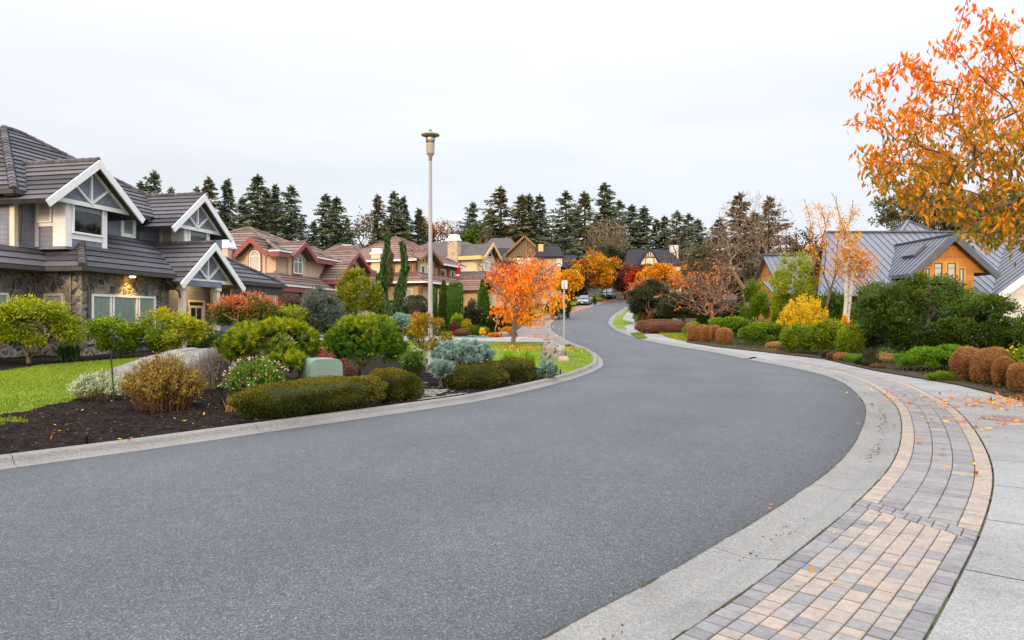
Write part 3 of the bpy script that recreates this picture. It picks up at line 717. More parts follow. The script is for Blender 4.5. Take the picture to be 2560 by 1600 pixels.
for j, i in np.argwhere(f):
    q = []
    for a, b in ((j, i), (j, i + 1), (j + 1, i + 1), (j + 1, i)):
        if idx[a, b] < 0: idx[a, b] = len(mb.v); mb.v.append((GX[a, b], GY[a, b], Z[a, b]))
        q.append(int(idx[a, b]))
    mb.f.append(tuple(q)); mb.t.append(.5)
o = mk('mulch', mb, M_mulch); tag(o, 'dark bark mulch spread over the flower bed behind the kerb', kind='stuff')
# bark chips
M_chip = leafm('bark_chips', [(.01, .008, .007), (.05, .03, .02), (.13, .08, .05)], 0, .9)
n = 6000; pc = np.stack([rng.uniform(-9, .5, n), rng.uniform(6, 17, n)], 1)
D = ((pc[:, None, 0] - Kc[None, :, 0]) ** 2 + (pc[:, None, 1] - Kc[None, :, 1]) ** 2); i2 = D.argmin(1); s2 = ((pc - Kc[i2]) * Kn[i2]).sum(1)
pc = pc[(s2 < -.38) & (s2 > -6) & ~inpoly(pc, [(p[0], p[1]) for p in LAWN1])]; n = len(pc)
A = rdir(rng, n); A[:, 2] *= .35
q = QM().add(leaves(np.column_stack([pc, zta(pc[:, 1]) + .125 + .02 * rng.random(n)]), A, .05, .018, rng), rng.random(n) ** 1.6)
o = mkq('bark_chips', q, M_chip); tag(o, 'loose bark chips scattered on the dark mulch', kind='stuff')
# grass blades
def blades(poly, n, h, seed, dz=.1):
    rng = np.random.default_rng(seed); P = np.array([(p[0], p[1]) for p in poly]); lo, hi = P.min(0), P.max(0)
    lo = np.maximum(lo, [-30, -5]); p = lo + (hi - lo) * rng.random((n, 2)); p = p[inpoly(p, poly)]; n = len(p)
    A = rdir(rng, n) * .55; A[:, 2] = 1
    patch = np.sin(p[:, 0] * 1.1 + 1.3 * np.sin(p[:, 1] * .7)) * np.sin(p[:, 1] * .9 + p[:, 0] * .4)
    t = np.clip(.5 + .22 * patch + .8 * (rng.random(n) - .5), 0, 1)
    return QM().add(leaves(np.column_stack([p, zta(p[:, 1]) + dz]), A, h, .014, rng, 0), t)
o = mkq('lawn_grass', blades(LAWN1, 60000, .055, 1), M_blade); tag(o, 'short green lawn grass before the stone house', kind='stuff')
o = mkq('lawn_grass', blades(LAWN1B, 1500, .06, 4), M_blade); tag(o, 'small patch of grass in the dark mulch', kind='stuff')
o = mkq('lawn_grass', blades(LAWN2, 60000, .05, 2), M_blade); tag(o, 'short green lawn grass on the rounded corner by the boulder', kind='stuff')
# ------------------------------------------------------------------ building helpers
def clipz(poly, z, keep_above):
    out = []; n = len(poly)
    for i in range(n):
        a, b = poly[i], poly[(i + 1) % n]; ia = (a.z >= z) == keep_above; ib = (b.z >= z) == keep_above
        if ia: out.append(a)
        if ia != ib:
            t = (z - a.z) / (b.z - a.z); out.append(a.lerp(b, t))
    return out
def pnormal(poly):
    n = Vector((0, 0, 0))
    for i in range(len(poly)):
        a, b = poly[i], poly[(i + 1) % len(poly)]; n += a.cross(b)
    n.normalize()
    return n if n.z >= 0 else -n
def slab(mb, poly, th=.12, t=.3):
    """a flat roof deck with thickness below the plane"""
    poly = [Vector(p) for p in poly]; n = pnormal(poly); lo = [p - n * th for p in poly]; m = len(poly)
    mb.poly(poly, t); mb.poly(list(reversed(lo)), t)
    for i in range(m):
        j = (i + 1) % m; mb.poly([poly[i], lo[i], lo[j], poly[j]], t)
rr = random.Random(11)
def courses(mb, poly, dz, lap=.035, th=.12, tiles=0):
    """roof plane laid in overlapping courses, each lower edge standing proud of the next"""
    poly = [Vector(p) for p in poly]; slab(mb, [p - pnormal(poly) * .004 for p in poly], th); n = pnormal(poly)
    z0 = min(p.z for p in poly); z1 = max(p.z for p in poly); k = max(1, int(round((z1 - z0) / dz))); st = (z1 - z0) / k
    hd = Vector((0, 0, 1)).cross(n).normalized()
    for i in range(k):
        a, b = z0 + i * st, z0 + (i + 1) * st
        s = clipz(clipz(poly, a - 1e-6, True), b, False)
        if len(s) < 3: continue
        up = [p + n * (lap * (1 - (p.z - a) / st) + .002) for p in s]
        if tiles:
            hs = [p.dot(hd) for p in up]; h = min(hs) + (i % 2) * tiles * .5 - tiles * rr.random() * .2
            rest = up; segs = []
            while h < max(hs):
                seg = []; m = len(up)
                seg = clipdir(clipdir(up, hd, h, True), hd, h + tiles, False)
                if len(seg) >= 3:
                    d = n * rr.uniform(-.004, .006)
                    mb.poly([p + d for p in seg], rr.random())
                h += tiles
        else: mb.poly(up, rr.random())
        for j in range(len(s)):
            p, q = s[j], s[(j + 1) % len(s)]
            if abs(p.z - a) < 1e-4 and abs(q.z - a) < 1e-4:
                mb.poly([p, q, q + n * (lap + .002), p + n * (lap + .002)], .1)
def clipdir(poly, d, h, above):
    out = []; n = len(poly)
    for i in range(n):
        a, b = poly[i], poly[(i + 1) % n]; va, vb = a.dot(d) - h, b.dot(d) - h
        ia = (va >= 0) == above; ib = (vb >= 0) == above
        if ia: out.append(a)
        if ia != ib: out.append(a.lerp(b, va / (va - vb)))
    return out
def seams(mb, poly, sp=.45, h=.03, w=.018, th=.12, off=0.0):
    """standing seam metal plane"""
    poly = [Vector(p) for p in poly]; slab(mb, poly, th, .5); n = pnormal(poly); hd = Vector((0, 0, 1)).cross(n).normalized(); sl = n.cross(hd).normalized()
    hs = [p.dot(hd) for p in poly]; x = min(hs) + sp * (.5 + off)
    while x < max(hs):
        pts = []
        for i in range(len(poly)):
            a, b = poly[i], poly[(i + 1) % len(poly)]; va, vb = a.dot(hd) - x, b.dot(hd) - x
            if (va >= 0) != (vb >= 0): pts.append(a.lerp(b, va / (va - vb)))
        if len(pts) >= 2 and (pts[0] - pts[1]).length > .05: mb.beam(pts[0] + n * h * .5, pts[1] + n * h * .5, w, h, n, .0)
        x += sp
def caps(mb, a, b, r=.13, l=.33, n=7):
    """row of overlapping half round cap tiles along a ridge or hip"""
    a = Vector(a); b = Vector(b); L_ = (b - a).length; k = max(1, int(L_ / l)); d = (b - a) / k; low_first = a.z <= b.z
    for i in range(k):
        p, q = a + d * i, a + d * (i + 1.12)
        rs = [r * 1.12, r * .92] if low_first else [r * .92, r * 1.12]
        mb.tube([p, q], rs, n, True, rr.random())
def wallbox(mb, fr, *a): mb.box(fr, *a)
def window(par, fr, side, a0, a1, w0, w1, plane, frame_m, pane_m, mull=(), trans=(), fw=.09, dep=.09, arch=False, curtain=None, split=None, back=None, label=None):
    """window on a wall. side 'f': wall facing +v, a = u range, plane = v; side 's': wall facing -u, a = v range, plane = u.
    child named window (frame) with sub-parts pane / curtain"""
    def P(a, d, z): return fr.p(a, plane + d, z) if side == 'f' else fr.p(plane - d, a, z)
    f = MB(); p = MB()
    def bx(mb, b0, b1, z0, z1, d0, d1): mb.box8([P(b0, d0, z0), P(b1, d0, z0), P(b1, d1, z0), P(b0, d1, z0), P(b0, d0, z1), P(b1, d0, z1), P(b1, d1, z1), P(b0, d1, z1)])
    if not arch:
        bx(f, a0, a0 + fw, w0, w1, 0, dep); bx(f, a1 - fw, a1, w0, w1, 0, dep); bx(f, a0 + fw, a1 - fw, w0, w0 + fw, 0, dep); bx(f, a0 + fw, a1 - fw, w1 - fw, w1, 0, dep)
        for x in mull: bx(f, x - fw * .4, x + fw * .4, w0 + fw, w1 - fw, 0, dep * .9)
        for z, b0, b1 in trans: bx(f, b0, b1, z - fw * .3, z + fw * .3, 0, dep * .85)
        p.poly([P(a0 + fw * .5, dep * .45, w0 + fw * .5), P(a1 - fw * .5, dep * .45, w0 + fw * .5), P(a1 - fw * .5, dep * .45, w1 - fw * .5), P(a0 + fw * .5, dep * .45, w1 - fw * .5)])
    else:
        c = (a0 + a1) / 2; r = (a1 - a0) / 2; zc = w1 - r; n = 14
        out = [(a1, w0)] + [(c + r * math.cos(math.pi * i / n), zc + r * math.sin(math.pi * i / n)) for i in range(n + 1)] + [(a0, w0)]
        k = (r - fw) / r; inn = [(a1 - fw, w0 + fw)] + [(c + (r - fw) * math.cos(math.pi * i / n), zc + (r - fw) * math.sin(math.pi * i / n)) for i in range(n + 1)] + [(a0 + fw, w0 + fw)]
        m = len(out)
        for i in range(m):
            j = (i + 1) % m
            f.poly([P(out[i][0], dep, out[i][1]), P(out[j][0], dep, out[j][1]), P(inn[j][0], dep, inn[j][1]), P(inn[i][0], dep, inn[i][1])])
            f.poly([P(out[i][0], 0, out[i][1]), P(out[j][0], 0, out[j][1]), P(out[j][0], dep, out[j][1]), P(out[i][0], dep, out[i][1])])
            f.poly([P(inn[i][0], 0, inn[i][1]), P(inn[j][0], 0, inn[j][1]), P(inn[j][0], dep, inn[j][1]), P(inn[i][0], dep, inn[i][1])])
        bx(f, a0 + fw, a1 - fw, zc - fw * .4, zc + fw * .4, 0, dep * .9)
        for x in mull: bx(f, x - fw * .35, x + fw * .35, w0 + fw, zc - fw * .4, 0, dep * .88)
        if mull:
            for an in (55, 90, 125): f.beam(P(c, dep * .5, zc), P(c + (r - fw * .6) * math.cos(R(an)), dep * .5, zc + (r - fw * .6) * math.sin(R(an))), fw * .5, dep * .7, P(0, 1, 0) - P(0, 0, 0))
        p.poly([P(x, dep * .45, z) for x, z in [(a1 - fw * .5, w0 + fw * .5)] + [(c + (r - fw * .5) * math.cos(math.pi * i / n), zc + (r - fw * .5) * math.sin(math.pi * i / n)) for i in range(n + 1)] + [(a0 + fw * .5, w0 + fw * .5)]])
    o = mk('window', f, frame_m, par)
    if label: o['label'] = label
    mk('pane', p, pane_m, o)
    if curtain:
        cm, z0, z1, spans = curtain; c = MB()
        for b0, b1 in spans:
            n = max(6, int((b1 - b0) / .035)); prev = None
            for i in range(n + 1):
                x = b0 + (b1 - b0) * i / n; d = .012 + .022 * (math.sin(i * 1.15) * .5 + .5)
                if prev: c.poly([P(prev[0], prev[1], z0), P(x, d, z0), P(x, d, z1), P(prev[0], prev[1], z1)])
                prev = (x, d)
        mk('curtain', c, cm, o)
    return o
def gablewall(mb, fr, uc, hw, w0, wp, v0, v1, ax='u'):
    """triangular prism wall under a gable; ax 'u': gable faces +v"""
    P = (lambda a, b, z: fr.p(a, b, z)) if ax == 'u' else (lambda a, b, z: fr.p(b, a, z))
    A = [P(uc - hw, v1, w0), P(uc + hw, v1, w0), P(uc, v1, wp)]; B = [P(uc - hw, v0, w0), P(uc + hw, v0, w0), P(uc, v0, wp)]
    mb.poly(A); mb.poly(list(reversed(B)))
    for i in range(3): j = (i + 1) % 3; mb.poly([A[i], B[i], B[j], A[j]])
def gable(roof, fr, uc, hw, we, wp, vf, vb, lay, ax='u', ridge=True, cap_r=.1):
    P = (lambda a, b, z: fr.p(a, b, z)) if ax == 'u' else (lambda a, b, z: fr.p(b, a, z))
    for s in (-1, 1): lay(roof, [P(uc + s * hw, vf, we), P(uc + s * hw, vb, we), P(uc, vb, wp), P(uc, vf, wp)])
    if ridge: caps(roof, P(uc, vf, wp + .02), P(uc, vb, wp + .02), cap_r)
def barge(mb, fr, uc, hw, we, wp, vf, w=.06, h=.3, ax='u', drop=.16):
    P = (lambda a, b, z: fr.p(a, b, z)) if ax == 'u' else (lambda a, b, z: fr.p(b, a, z))
    for s in (-1, 1):
        a, b = P(uc + s * (hw + .03), vf + .045, we - drop), P(uc, vf + .045, wp - drop)
        # board: a flat face parallel to the gable
        d = (b - a).normalized(); y = d.cross(P(0, 1, 0) - P(0, 0, 0)).normalized()
        if y.z < 0: y = -y
        th = (P(0, w, 0) - P(0, 0, 0)) * (1 if True else 1)
        top_a, top_b = a + y * h * .5, Vector((b.x, b.y, b.z + h * .5 / max(.2, y.z)))
        lo_a, lo_b = a - y * h * .5, Vector((b.x, b.y, b.z - h * .5 / max(.2, y.z)))
        mb.box8([lo_a - th * .5, lo_b - th * .5, lo_b + th * .5, lo_a + th * .5, top_a - th * .5, top_b - th * .5, top_b + th * .5, top_a + th * .5])
def gutter_run(mb, pts, r=.075):
    for a, b in zip(pts[:-1], pts[1:]): mb.beam(a, b, .13, .15)

# building materials
def lines_mat(name, c, period, dark=.55, width=.09, axis='Z', rough=.8, var=.12, spec=.25, bump=0):
    """boards: a thin darker line every period along an axis"""
    m, nt, nd, L = nodes(name)
    out = N(nt, 'ShaderNodeOutputMaterial'); b = N(nt, 'ShaderNodeBsdfPrincipled'); b.inputs['Roughness'].default_value = rough; b.inputs['Specular IOR Level'].default_value = spec
    tc = N(nt, 'ShaderNodeTexCoord'); sp = N(nt, 'ShaderNodeSeparateXYZ'); L.new(tc.outputs['Object'], sp.inputs[0])
    if axis == 'XY':
        s = N(nt, 'ShaderNodeMath', operation='ADD'); L.new(sp.outputs[0], s.inputs[0]); L.new(sp.outputs[1], s.inputs[1]); src = s.outputs[0]
    else: src = sp.outputs[axis]
    d = N(nt, 'ShaderNodeMath', operation='DIVIDE'); d.inputs[1].default_value = period; L.new(src, d.inputs[0])
    fr_ = N(nt, 'ShaderNodeMath', operation='FRACT'); L.new(d.outputs[0], fr_.inputs[0])
    lt = N(nt, 'ShaderNodeMath', operation='LESS_THAN'); lt.inputs[1].default_value = width; L.new(fr_.outputs[0], lt.inputs[0])
    fl = N(nt, 'ShaderNodeMath', operation='FLOOR'); L.new(d.outputs[0], fl.inputs[0])
    wn = N(nt, 'ShaderNodeTexWhiteNoise', noise_dimensions='1D'); L.new(fl.outputs[0], wn.inputs['W'])
    mr = N(nt, 'ShaderNodeMapRange'); mr.inputs['To Min'].default_value = 1 - var; mr.inputs['To Max'].default_value = 1 + var; L.new(wn.outputs[0], mr.inputs[0])
    nz = N(nt, 'ShaderNodeTexNoise'); nz.inputs['Scale'].default_value = 3; nz.inputs['Detail'].default_value = 6; L.new(tc.outputs['Object'], nz.inputs['Vector'])
    m2 = N(nt, 'ShaderNodeMapRange'); m2.inputs['From Min'].default_value = .3; m2.inputs['From Max'].default_value = .7; m2.inputs['To Min'].default_value = .88; m2.inputs['To Max'].default_value = 1.12; L.new(nz.outputs['Fac'], m2.inputs[0])
    k = N(nt, 'ShaderNodeMath', operation='MULTIPLY'); L.new(mr.outputs[0], k.inputs[0]); L.new(m2.outputs[0], k.inputs[1])
    cm = N(nt, 'ShaderNodeVectorMath', operation='SCALE'); cm.inputs[0].default_value = c; L.new(k.outputs[0], cm.inputs['Scale'])
    mx = N(nt, 'ShaderNodeMix', data_type='RGBA'); L.new(lt.outputs[0], mx.inputs[0]); L.new(cm.outputs[0], mx.inputs[6]); mx.inputs[7].default_value = (*mul(c, dark), 1)
    L.new(mx.outputs[2], b.inputs['Base Color']); L.new(b.outputs[0], out.inputs[0]); return m
def tilem(name, cols, noise=2.2, rough=.7):
    return tmat(name, cols, noise, .22, rough, .35, 60)
M_slate = tilem('dark_roof_tiles', [(.05, .048, .054), (.085, .08, .088), (.12, .112, .12)])
M_btile = tilem('brown_roof_tiles', [(.11, .077, .06), (.17, .122, .096), (.235, .175, .14)], 1.4)
M_rtile = tilem('reddish_roof_tiles', [(.125, .068, .054), (.185, .108, .086), (.24, .15, .12)], 1.4)
M_shing = surf('asphalt_shingles', [(.08, .07, .068), (.12, .105, .10)], 5, 6, .9, .15, fine=(30, .25))
M_shingd = surf('dark_shingles', [(.022, .022, .03), (.04, .038, .048)], 5, 6, .9, .15, fine=(30, .25))
M_shingg = surf('mossy_shingles', [(.10, .105, .085), (.15, .145, .115)], 4, 6, .9, .15, fine=(30, .25))
M_stone = voro_stone('fieldstone', [(.065, .072, .09), (.15, .158, .18), (.26, .215, .17), (.11, .114, .126), (.37, .31, .23), (.20, .17, .135), (.08, .086, .10)], (.33, .305, .265), 3.4, 1.0, .06)
M_chst = voro_stone('chimney_stone', [(.42, .30, .22), (.52, .42, .33), (.33, .22, .16), (.58, .50, .42)], (.55, .48, .40), 2.6, .5, .05, 1.9)
M_siding = lines_mat('grey_blue_siding', (.22, .235, .30), .19, .5, .07, 'Z', .7, .06)
M_white = surf('white_trim_paint', [(.80, .80, .80), (.87, .87, .87)], 3, 5, .55, .3)
M_cream = surf('cream_trim_paint', [(.66, .58, .46), (.74, .66, .54)], 3, 5, .6, .3)
M_gutm = surf('dark_gutter_paint', [(.05, .047, .045), (.075, .07, .066)], 3, 4, .45, .4)
M_soff = surf('brown_soffit', [(.10, .08, .065), (.14, .115, .095)], 2, 4, .8, .2)
M_peach = surf('peach_stucco', [(.60, .45, .31), (.68, .53, .38)], 1.2, 6, .9, .15, .2, 80)
M_maroon = surf('maroon_trim_paint', [(.25, .072, .068), (.31, .10, .09)], 3, 5, .6, .25)
M_tan = lines_mat('tan_siding', (.58, .42, .22), .22, .75, .06, 'Z', .8, .06)
M_brown = surf('brown_trim_paint', [(.20, .115, .055), (.27, .165, .085)], 3, 5, .7, .2)
M_cream2 = surf('cream_stucco', [(.70, .58, .40), (.78, .66, .48)], 1.2, 6, .9, .15)
M_yel = surf('yellow_trim_paint', [(.62, .44, .17), (.70, .52, .24)], 3, 5, .7, .2)
M_batten = lines_mat('brown_board_and_batten', (.20, .155, .095), .42, .6, .16, 'X', .85, .08)
M_tan2 = surf('tan_stucco', [(.44, .30, .19), (.52, .37, .25)], 1.2, 6, .9, .15)
M_dkbr = surf('dark_brown_boards', [(.035, .028, .024), (.06, .048, .04)], 3, 5, .8, .2)
M_cedar = lines_mat('cedar_boards', (.47, .21, .045), .14, .55, .09, 'Z', .5, .24, .35)
M_cedar2 = surf('cedar_trim', [(.55, .24, .045), (.68, .32, .07)], 4, 5, .5, .35)
M_metal = tmat('grey_metal_roof', [(.035, .03, .035), (.10, .108, .136), (.118, .126, .156)], .8, .13, .42, .08, 5)
M_metal.node_tree.nodes['Principled BSDF'].inputs['Specular IOR Level'].default_value = .5
M_fasc = surf('blue_grey_fascia', [(.085, .095, .125), (.115, .125, .155)], 3, 5, .6, .3)
M_wsid = lines_mat('white_siding', (.62, .60, .57), .2, .8, .06, 'Z', .7, .04)
M_curt = surf('grey_green_curtain', [(.58, .68, .63), (.72, .80, .76)], 2, 4, .9, .1, stretch=(6, 6, .6))
M_blind = surf('pale_green_blind', [(.26, .36, .33), (.31, .42, .39)], 2, 3, .8, .1)
M_blindw = surf('cream_blind', [(.62, .58, .48), (.7, .66, .56)], 2, 3, .8, .1)
M_blindg = surf('green_grey_blind', [(.34, .40, .29), (.42, .48, .36)], 2, 3, .8, .1)
M_dark = surf('dark_interior', [(.012, .014, .014), (.03, .03, .03)], 2, 3, .8, .2)
def glassm(name, tint=(.8, .9, .88), refl=.12, rough=.02):
    m, nt, nd, L = nodes(name)
    out = N(nt, 'ShaderNodeOutputMaterial'); t = N(nt, 'ShaderNodeBsdfTransparent'); t.inputs[0].default_value = (*tint, 1)
    g = N(nt, 'ShaderNodeBsdfGlossy'); g.inputs['Roughness'].default_value = rough; g.inputs['Color'].default_value = (.9, .95, .95, 1)
    f = N(nt, 'ShaderNodeFresnel'); f.inputs['IOR'].default_value = 1.5
    mr = N(nt, 'ShaderNodeMapRange'); mr.inputs['To Min'].default_value = refl; mr.inputs['To Max'].default_value = 1; L.new(f.outputs[0], mr.inputs[0])
    mx = N(nt, 'ShaderNodeMixShader'); L.new(mr.outputs[0], mx.inputs[0]); L.new(t.outputs[0], mx.inputs[1]); L.new(g.outputs[0], mx.inputs[2]); L.new(mx.outputs[0], out.inputs[0]); return m
M_glass = glassm('window_glass', (.95, .97, .96), .03)
def darkglass(name, c, rough=.04, spec=.6):
    m, nt, nd, L = nodes(name); out = N(nt, 'ShaderNodeOutputMaterial'); b = N(nt, 'ShaderNodeBsdfPrincipled')
    b.inputs['Base Color'].default_value = (*c, 1); b.inputs['Roughness'].default_value = rough; b.inputs['Specular IOR Level'].default_value = spec
    nz = N(nt, 'ShaderNodeTexNoise'); nz.inputs['Scale'].default_value = .7; tc = N(nt, 'ShaderNodeTexCoord'); L.new(tc.outputs['Object'], nz.inputs['Vector'])
    bp = N(nt, 'ShaderNodeBump'); bp.inputs['Strength'].default_value = .04; L.new(nz.outputs['Fac'], bp.inputs['Height']); L.new(bp.outputs[0], b.inputs['Normal'])
    L.new(b.outputs[0], out.inputs[0]); return m
M_dglass = darkglass('dark_window_glass', (.02, .03, .03))
M_gglass = darkglass('green_grey_window_glass', (.20, .25, .22), .15)
M_wglass = darkglass('pale_blind_and_reflection_glass', (.52, .50, .44), .2)
M_cglass = darkglass('evening_window_glass', (.10, .08, .06), .03, 1.0); M_cglass.node_tree.nodes['Principled BSDF'].inputs['Metallic'].default_value = .55; M_cglass.node_tree.nodes['Principled BSDF'].inputs['Base Color'].default_value = (.6, .55, .45, 1)
def emit(name, c, s):
    m, nt, nd, L = nodes(name); out = N(nt, 'ShaderNodeOutputMaterial'); e = N(nt, 'ShaderNodeEmission'); e.inputs[0].default_value = (*c, 1); e.inputs[1].default_value = s; L.new(e.outputs[0], out.inputs[0]); return m
M_lamp = emit('lit_bulb', (1, .55, .12), 9)

# ------------------------------------------------------------------ stone and siding house
A = Fr(-16.4, 26.5, 11.9); g = zt(26.5)
ha = thing('house', 'large grey house with fieldstone ground floor, dark tile roofs and three white trussed gables', 'house', A.p(0, 0, g))
mb = MB(); mb.box(A, -.35, 4.3, -.45, 0, g - .3, 3.5); mb.box(A, -.4, -.02, -2.0, -.46, g - .3, 3.45); mb.box(A, -9, -.41, -2.4, -1.95, g - .3, 3.45)
mb.box(A, -.42, 1.0, .0, .12, g - .3, .62); mb.box(A, 3.9, 4.35, .0, .05, g - .3, 3.4)
st = mk('wall', mb, M_stone, ha); st['label'] = 'fieldstone ground floor wall'
mb = MB()
mb.box(A, 4.31, 13.0, -1.5, -1.2, g - .3, 3.6); mb.box(A, 4.31, 4.5, -1.2, -.45, g - .3, 3.5)
mb.box(A, 8.6, 13.0, -.9, -.6, g - .3, 3.5)
mb.box(A, -.85, 12, -2.9, -2.6, 4.3, 6.7); mb.box(A, -.85, -.6, -12, -2.91, 3.5, 6.7)
mb.box(A, .1, 2.12, -2.59, -1.2, 4.4, 6.6); mb.box(A, 7.0, 8.9, -2.59, -1.2, 4.4, 6.5)
sd_ = mk('wall', mb, M_siding, ha); sd_['label'] = 'grey blue siding of the upper floor and entry'
# upper main roof
rf = MB(); tl = .42
def layA(mb, poly): courses(mb, poly, .25, .05, .14, 0)
def zA(p): return A.p(*p)
c1, c2, a1, a2 = (-1.3, -2.1, 6.5), (10.9, -2.1, 6.5), (2.7, -7.1, 10.2), (3.4, -7.1, 10.2)
layA(rf, [zA(c1), zA(c2), zA(a2), zA(a1)]); layA(rf, [zA((-1.3, -12.1, 6.5)), zA(c1), zA(a1)]); layA(rf, [zA(c2), zA((10.9, -12.1, 6.5)), zA(a2)])
caps(rf, zA(c1), zA(a1), .15); caps(rf, zA(c2), zA(a2), .14); caps(rf, zA(a1), zA(a2), .14)
# lower roof with its hip and valley
k = 1.85 / 3.1
def zl(u, v, e): return A.p(u, v, 3.6 + e)
layA(rf, [zl(-.85, .5, 0), zl(13.4, .5, 0), zl(10.3, -2.6, 1.85), zl(2.25, -2.6, 1.85)])
layA(rf, [zl(-.85, -1.2, 0), zl(-.85, .5, 0), zl(2.25, -2.6, 1.85), zl(.55, -2.6, .84)])
layA(rf, [zl(-9, -1.2, 0), zl(-.85, -1.2, 0), zl(.55, -2.6, .84), zl(-9, -2.6, .84)])
layA(rf, [zl(13.4, .5, 0), zl(13.4, -6, 0), zl(10.3, -2.9, 1.85), zl(10.3, -2.6, 1.85)])
caps(rf, zl(-.85, .5, .03), zl(2.25, -2.6, 1.88), .14); caps(rf, zl(13.4, .5, .03), zl(10.3, -2.6, 1.88), .13)
# gable roofs
gab = [(1.12, 2.38, 6.1, 8.08, -.62, -6.5), (7.7, 2.25, 5.98, 7.88, -.62, -6.0), (6.2, 2.3, 3.27, 5.24, 1.05, -2.6)]
for uc, hw, we, wp, vf, vb in gab: gable(rf, A, uc, hw, we, wp, vf, vb, layA, cap_r=.11)
# white metal vent on the roof slope
roofA = mk('roof', rf, M_slate, ha)
mb = MB()
for b in ((-.85, -.68, -2.6, -2.57, 4.3, 6.45), (-.87, -.84, -2.78, -2.56, 4.3, 6.45)): mb.box(A, *b)
mk('corner_board', mb, M_cream, ha)
for uc, hw, we, wp, vf, vb in gab:
    mb = MB(); barge(mb, A, uc, hw, we, wp, vf, .07, .27); mk('bargeboard', mb, M_white, ha)
    gw = MB(); hi = wp - .28; lo = we + .18; sl_ = (wp - we) / hw; h2 = (hi - lo) / sl_ - .08
    gablewall(gw, A, uc, h2, lo, lo + h2 * sl_, vf - .62, vf - .42); mk('gable_wall', gw, M_siding, ha)
    tb = MB(); vt = vf - .385
    tb.beam(A.p(uc - h2 - .3, vt, lo - .02), A.p(uc + h2 + .3, vt, lo - .02), .07, .17)
    tb.beam(A.p(uc, vt + .004, lo), A.p(uc, vt + .004, lo + h2 * sl_), .075, .13, A.N)
    for s in (-1, 1):
        tb.beam(A.p(uc + s * h2 * 1.02, vt + .002, lo + .05), A.p(uc + s * .02, vt + .002, lo + h2 * sl_), .07, .12, A.N)
        tb.beam(A.p(uc + s * .05, vt + .006, lo + .08), A.p(uc + s * h2 * .5, vt + .006, lo + h2 * sl_ * .5), .075, .12, A.N)
    mk('truss', tb, M_white, ha)
# soffits and gutters
mb = MB()
gutter_run(mb, [A.p(-1.36, -12, 6.42), A.p(-1.36, -2.02, 6.42)]); gutter_run(mb, [A.p(-1.3, -2.02, 6.42), A.p(-1.0, -2.02, 6.42)]); gutter_run(mb, [A.p(3.4, -2.02, 6.42), A.p(5.6, -2.02, 6.42)])
mk('gutter', mb, M_gutm, ha); mb = MB(); gutter_run(mb, [A.p(-9, -1.12, 3.52), A.p(-.9, -1.12, 3.52)]); gutter_run(mb, [A.p(-.92, -1.2, 3.52), A.p(-.92, .6, 3.52)]); gutter_run(mb, [A.p(-.85, .58, 3.52), A.p(4.0, .58, 3.52)]); mk('gutter', mb, M_gutm, ha); mb = MB(); gutter_run(mb, [A.p(8.5, .58, 3.52), A.p(13.4, .58, 3.52)]); gutter_run(mb, [A.p(13.46, .6, 3.52), A.p(13.46, -5, 3.52)])
mk('gutter', mb, M_gutm, ha)
mb = MB(); mb.box(A, -.84, 4.3, .01, .5, 3.42, 3.47); mb.box(A, -9, -.9, -1.94, -1.2, 3.40, 3.45); mb.box(A, -.86, -.43, -1.92, .0, 3.42, 3.465); mb.box(A, 4.32, 13.3, -1.19, .5, 3.40, 3.45); mb.box(A, -1.3, 10.8, -2.59, -2.1, 6.3, 6.35); mk('soffit', mb, M_soff, ha)
mb = MB(); mb.box(A, 8.5, 13.2, .3, .48, 3.0, 3.39); mk('beam', mb, M_gutm, ha); mb = MB(); mb.box(A, 4.1, 4.42, -.3, .45, 2.95, 3.39); mk('beam', mb, M_gutm, ha)
def dpipe(pts): mb = MB(); mb.tube(pts, .04, 8); mk('downspout', mb, M_gutm, ha)
dpipe([A.p(-.15, .55, 3.45), A.p(-.15, .5, 3.3), A.p(-.08, .08, 2.9), A.p(-.08, .07, .3)])
dpipe([A.p(-.6, -2.05, 6.4), A.p(-.6, -2.12, 6.22), A.p(-.65, -2.5, 5.95), A.p(-.65, -2.54, 4.6)])
dpipe([A.p(5.6, -2.05, 6.4), A.p(5.6, -2.12, 6.2), A.p(5.5, -2.5, 5.9), A.p(5.5, -2.54, 4.9)])
dpipe([A.p(3.6, .55, 3.45), A.p(3.65, .5, 3.3), A.p(4.3, .62, 2.85), A.p(4.36, .62, 2.6)])
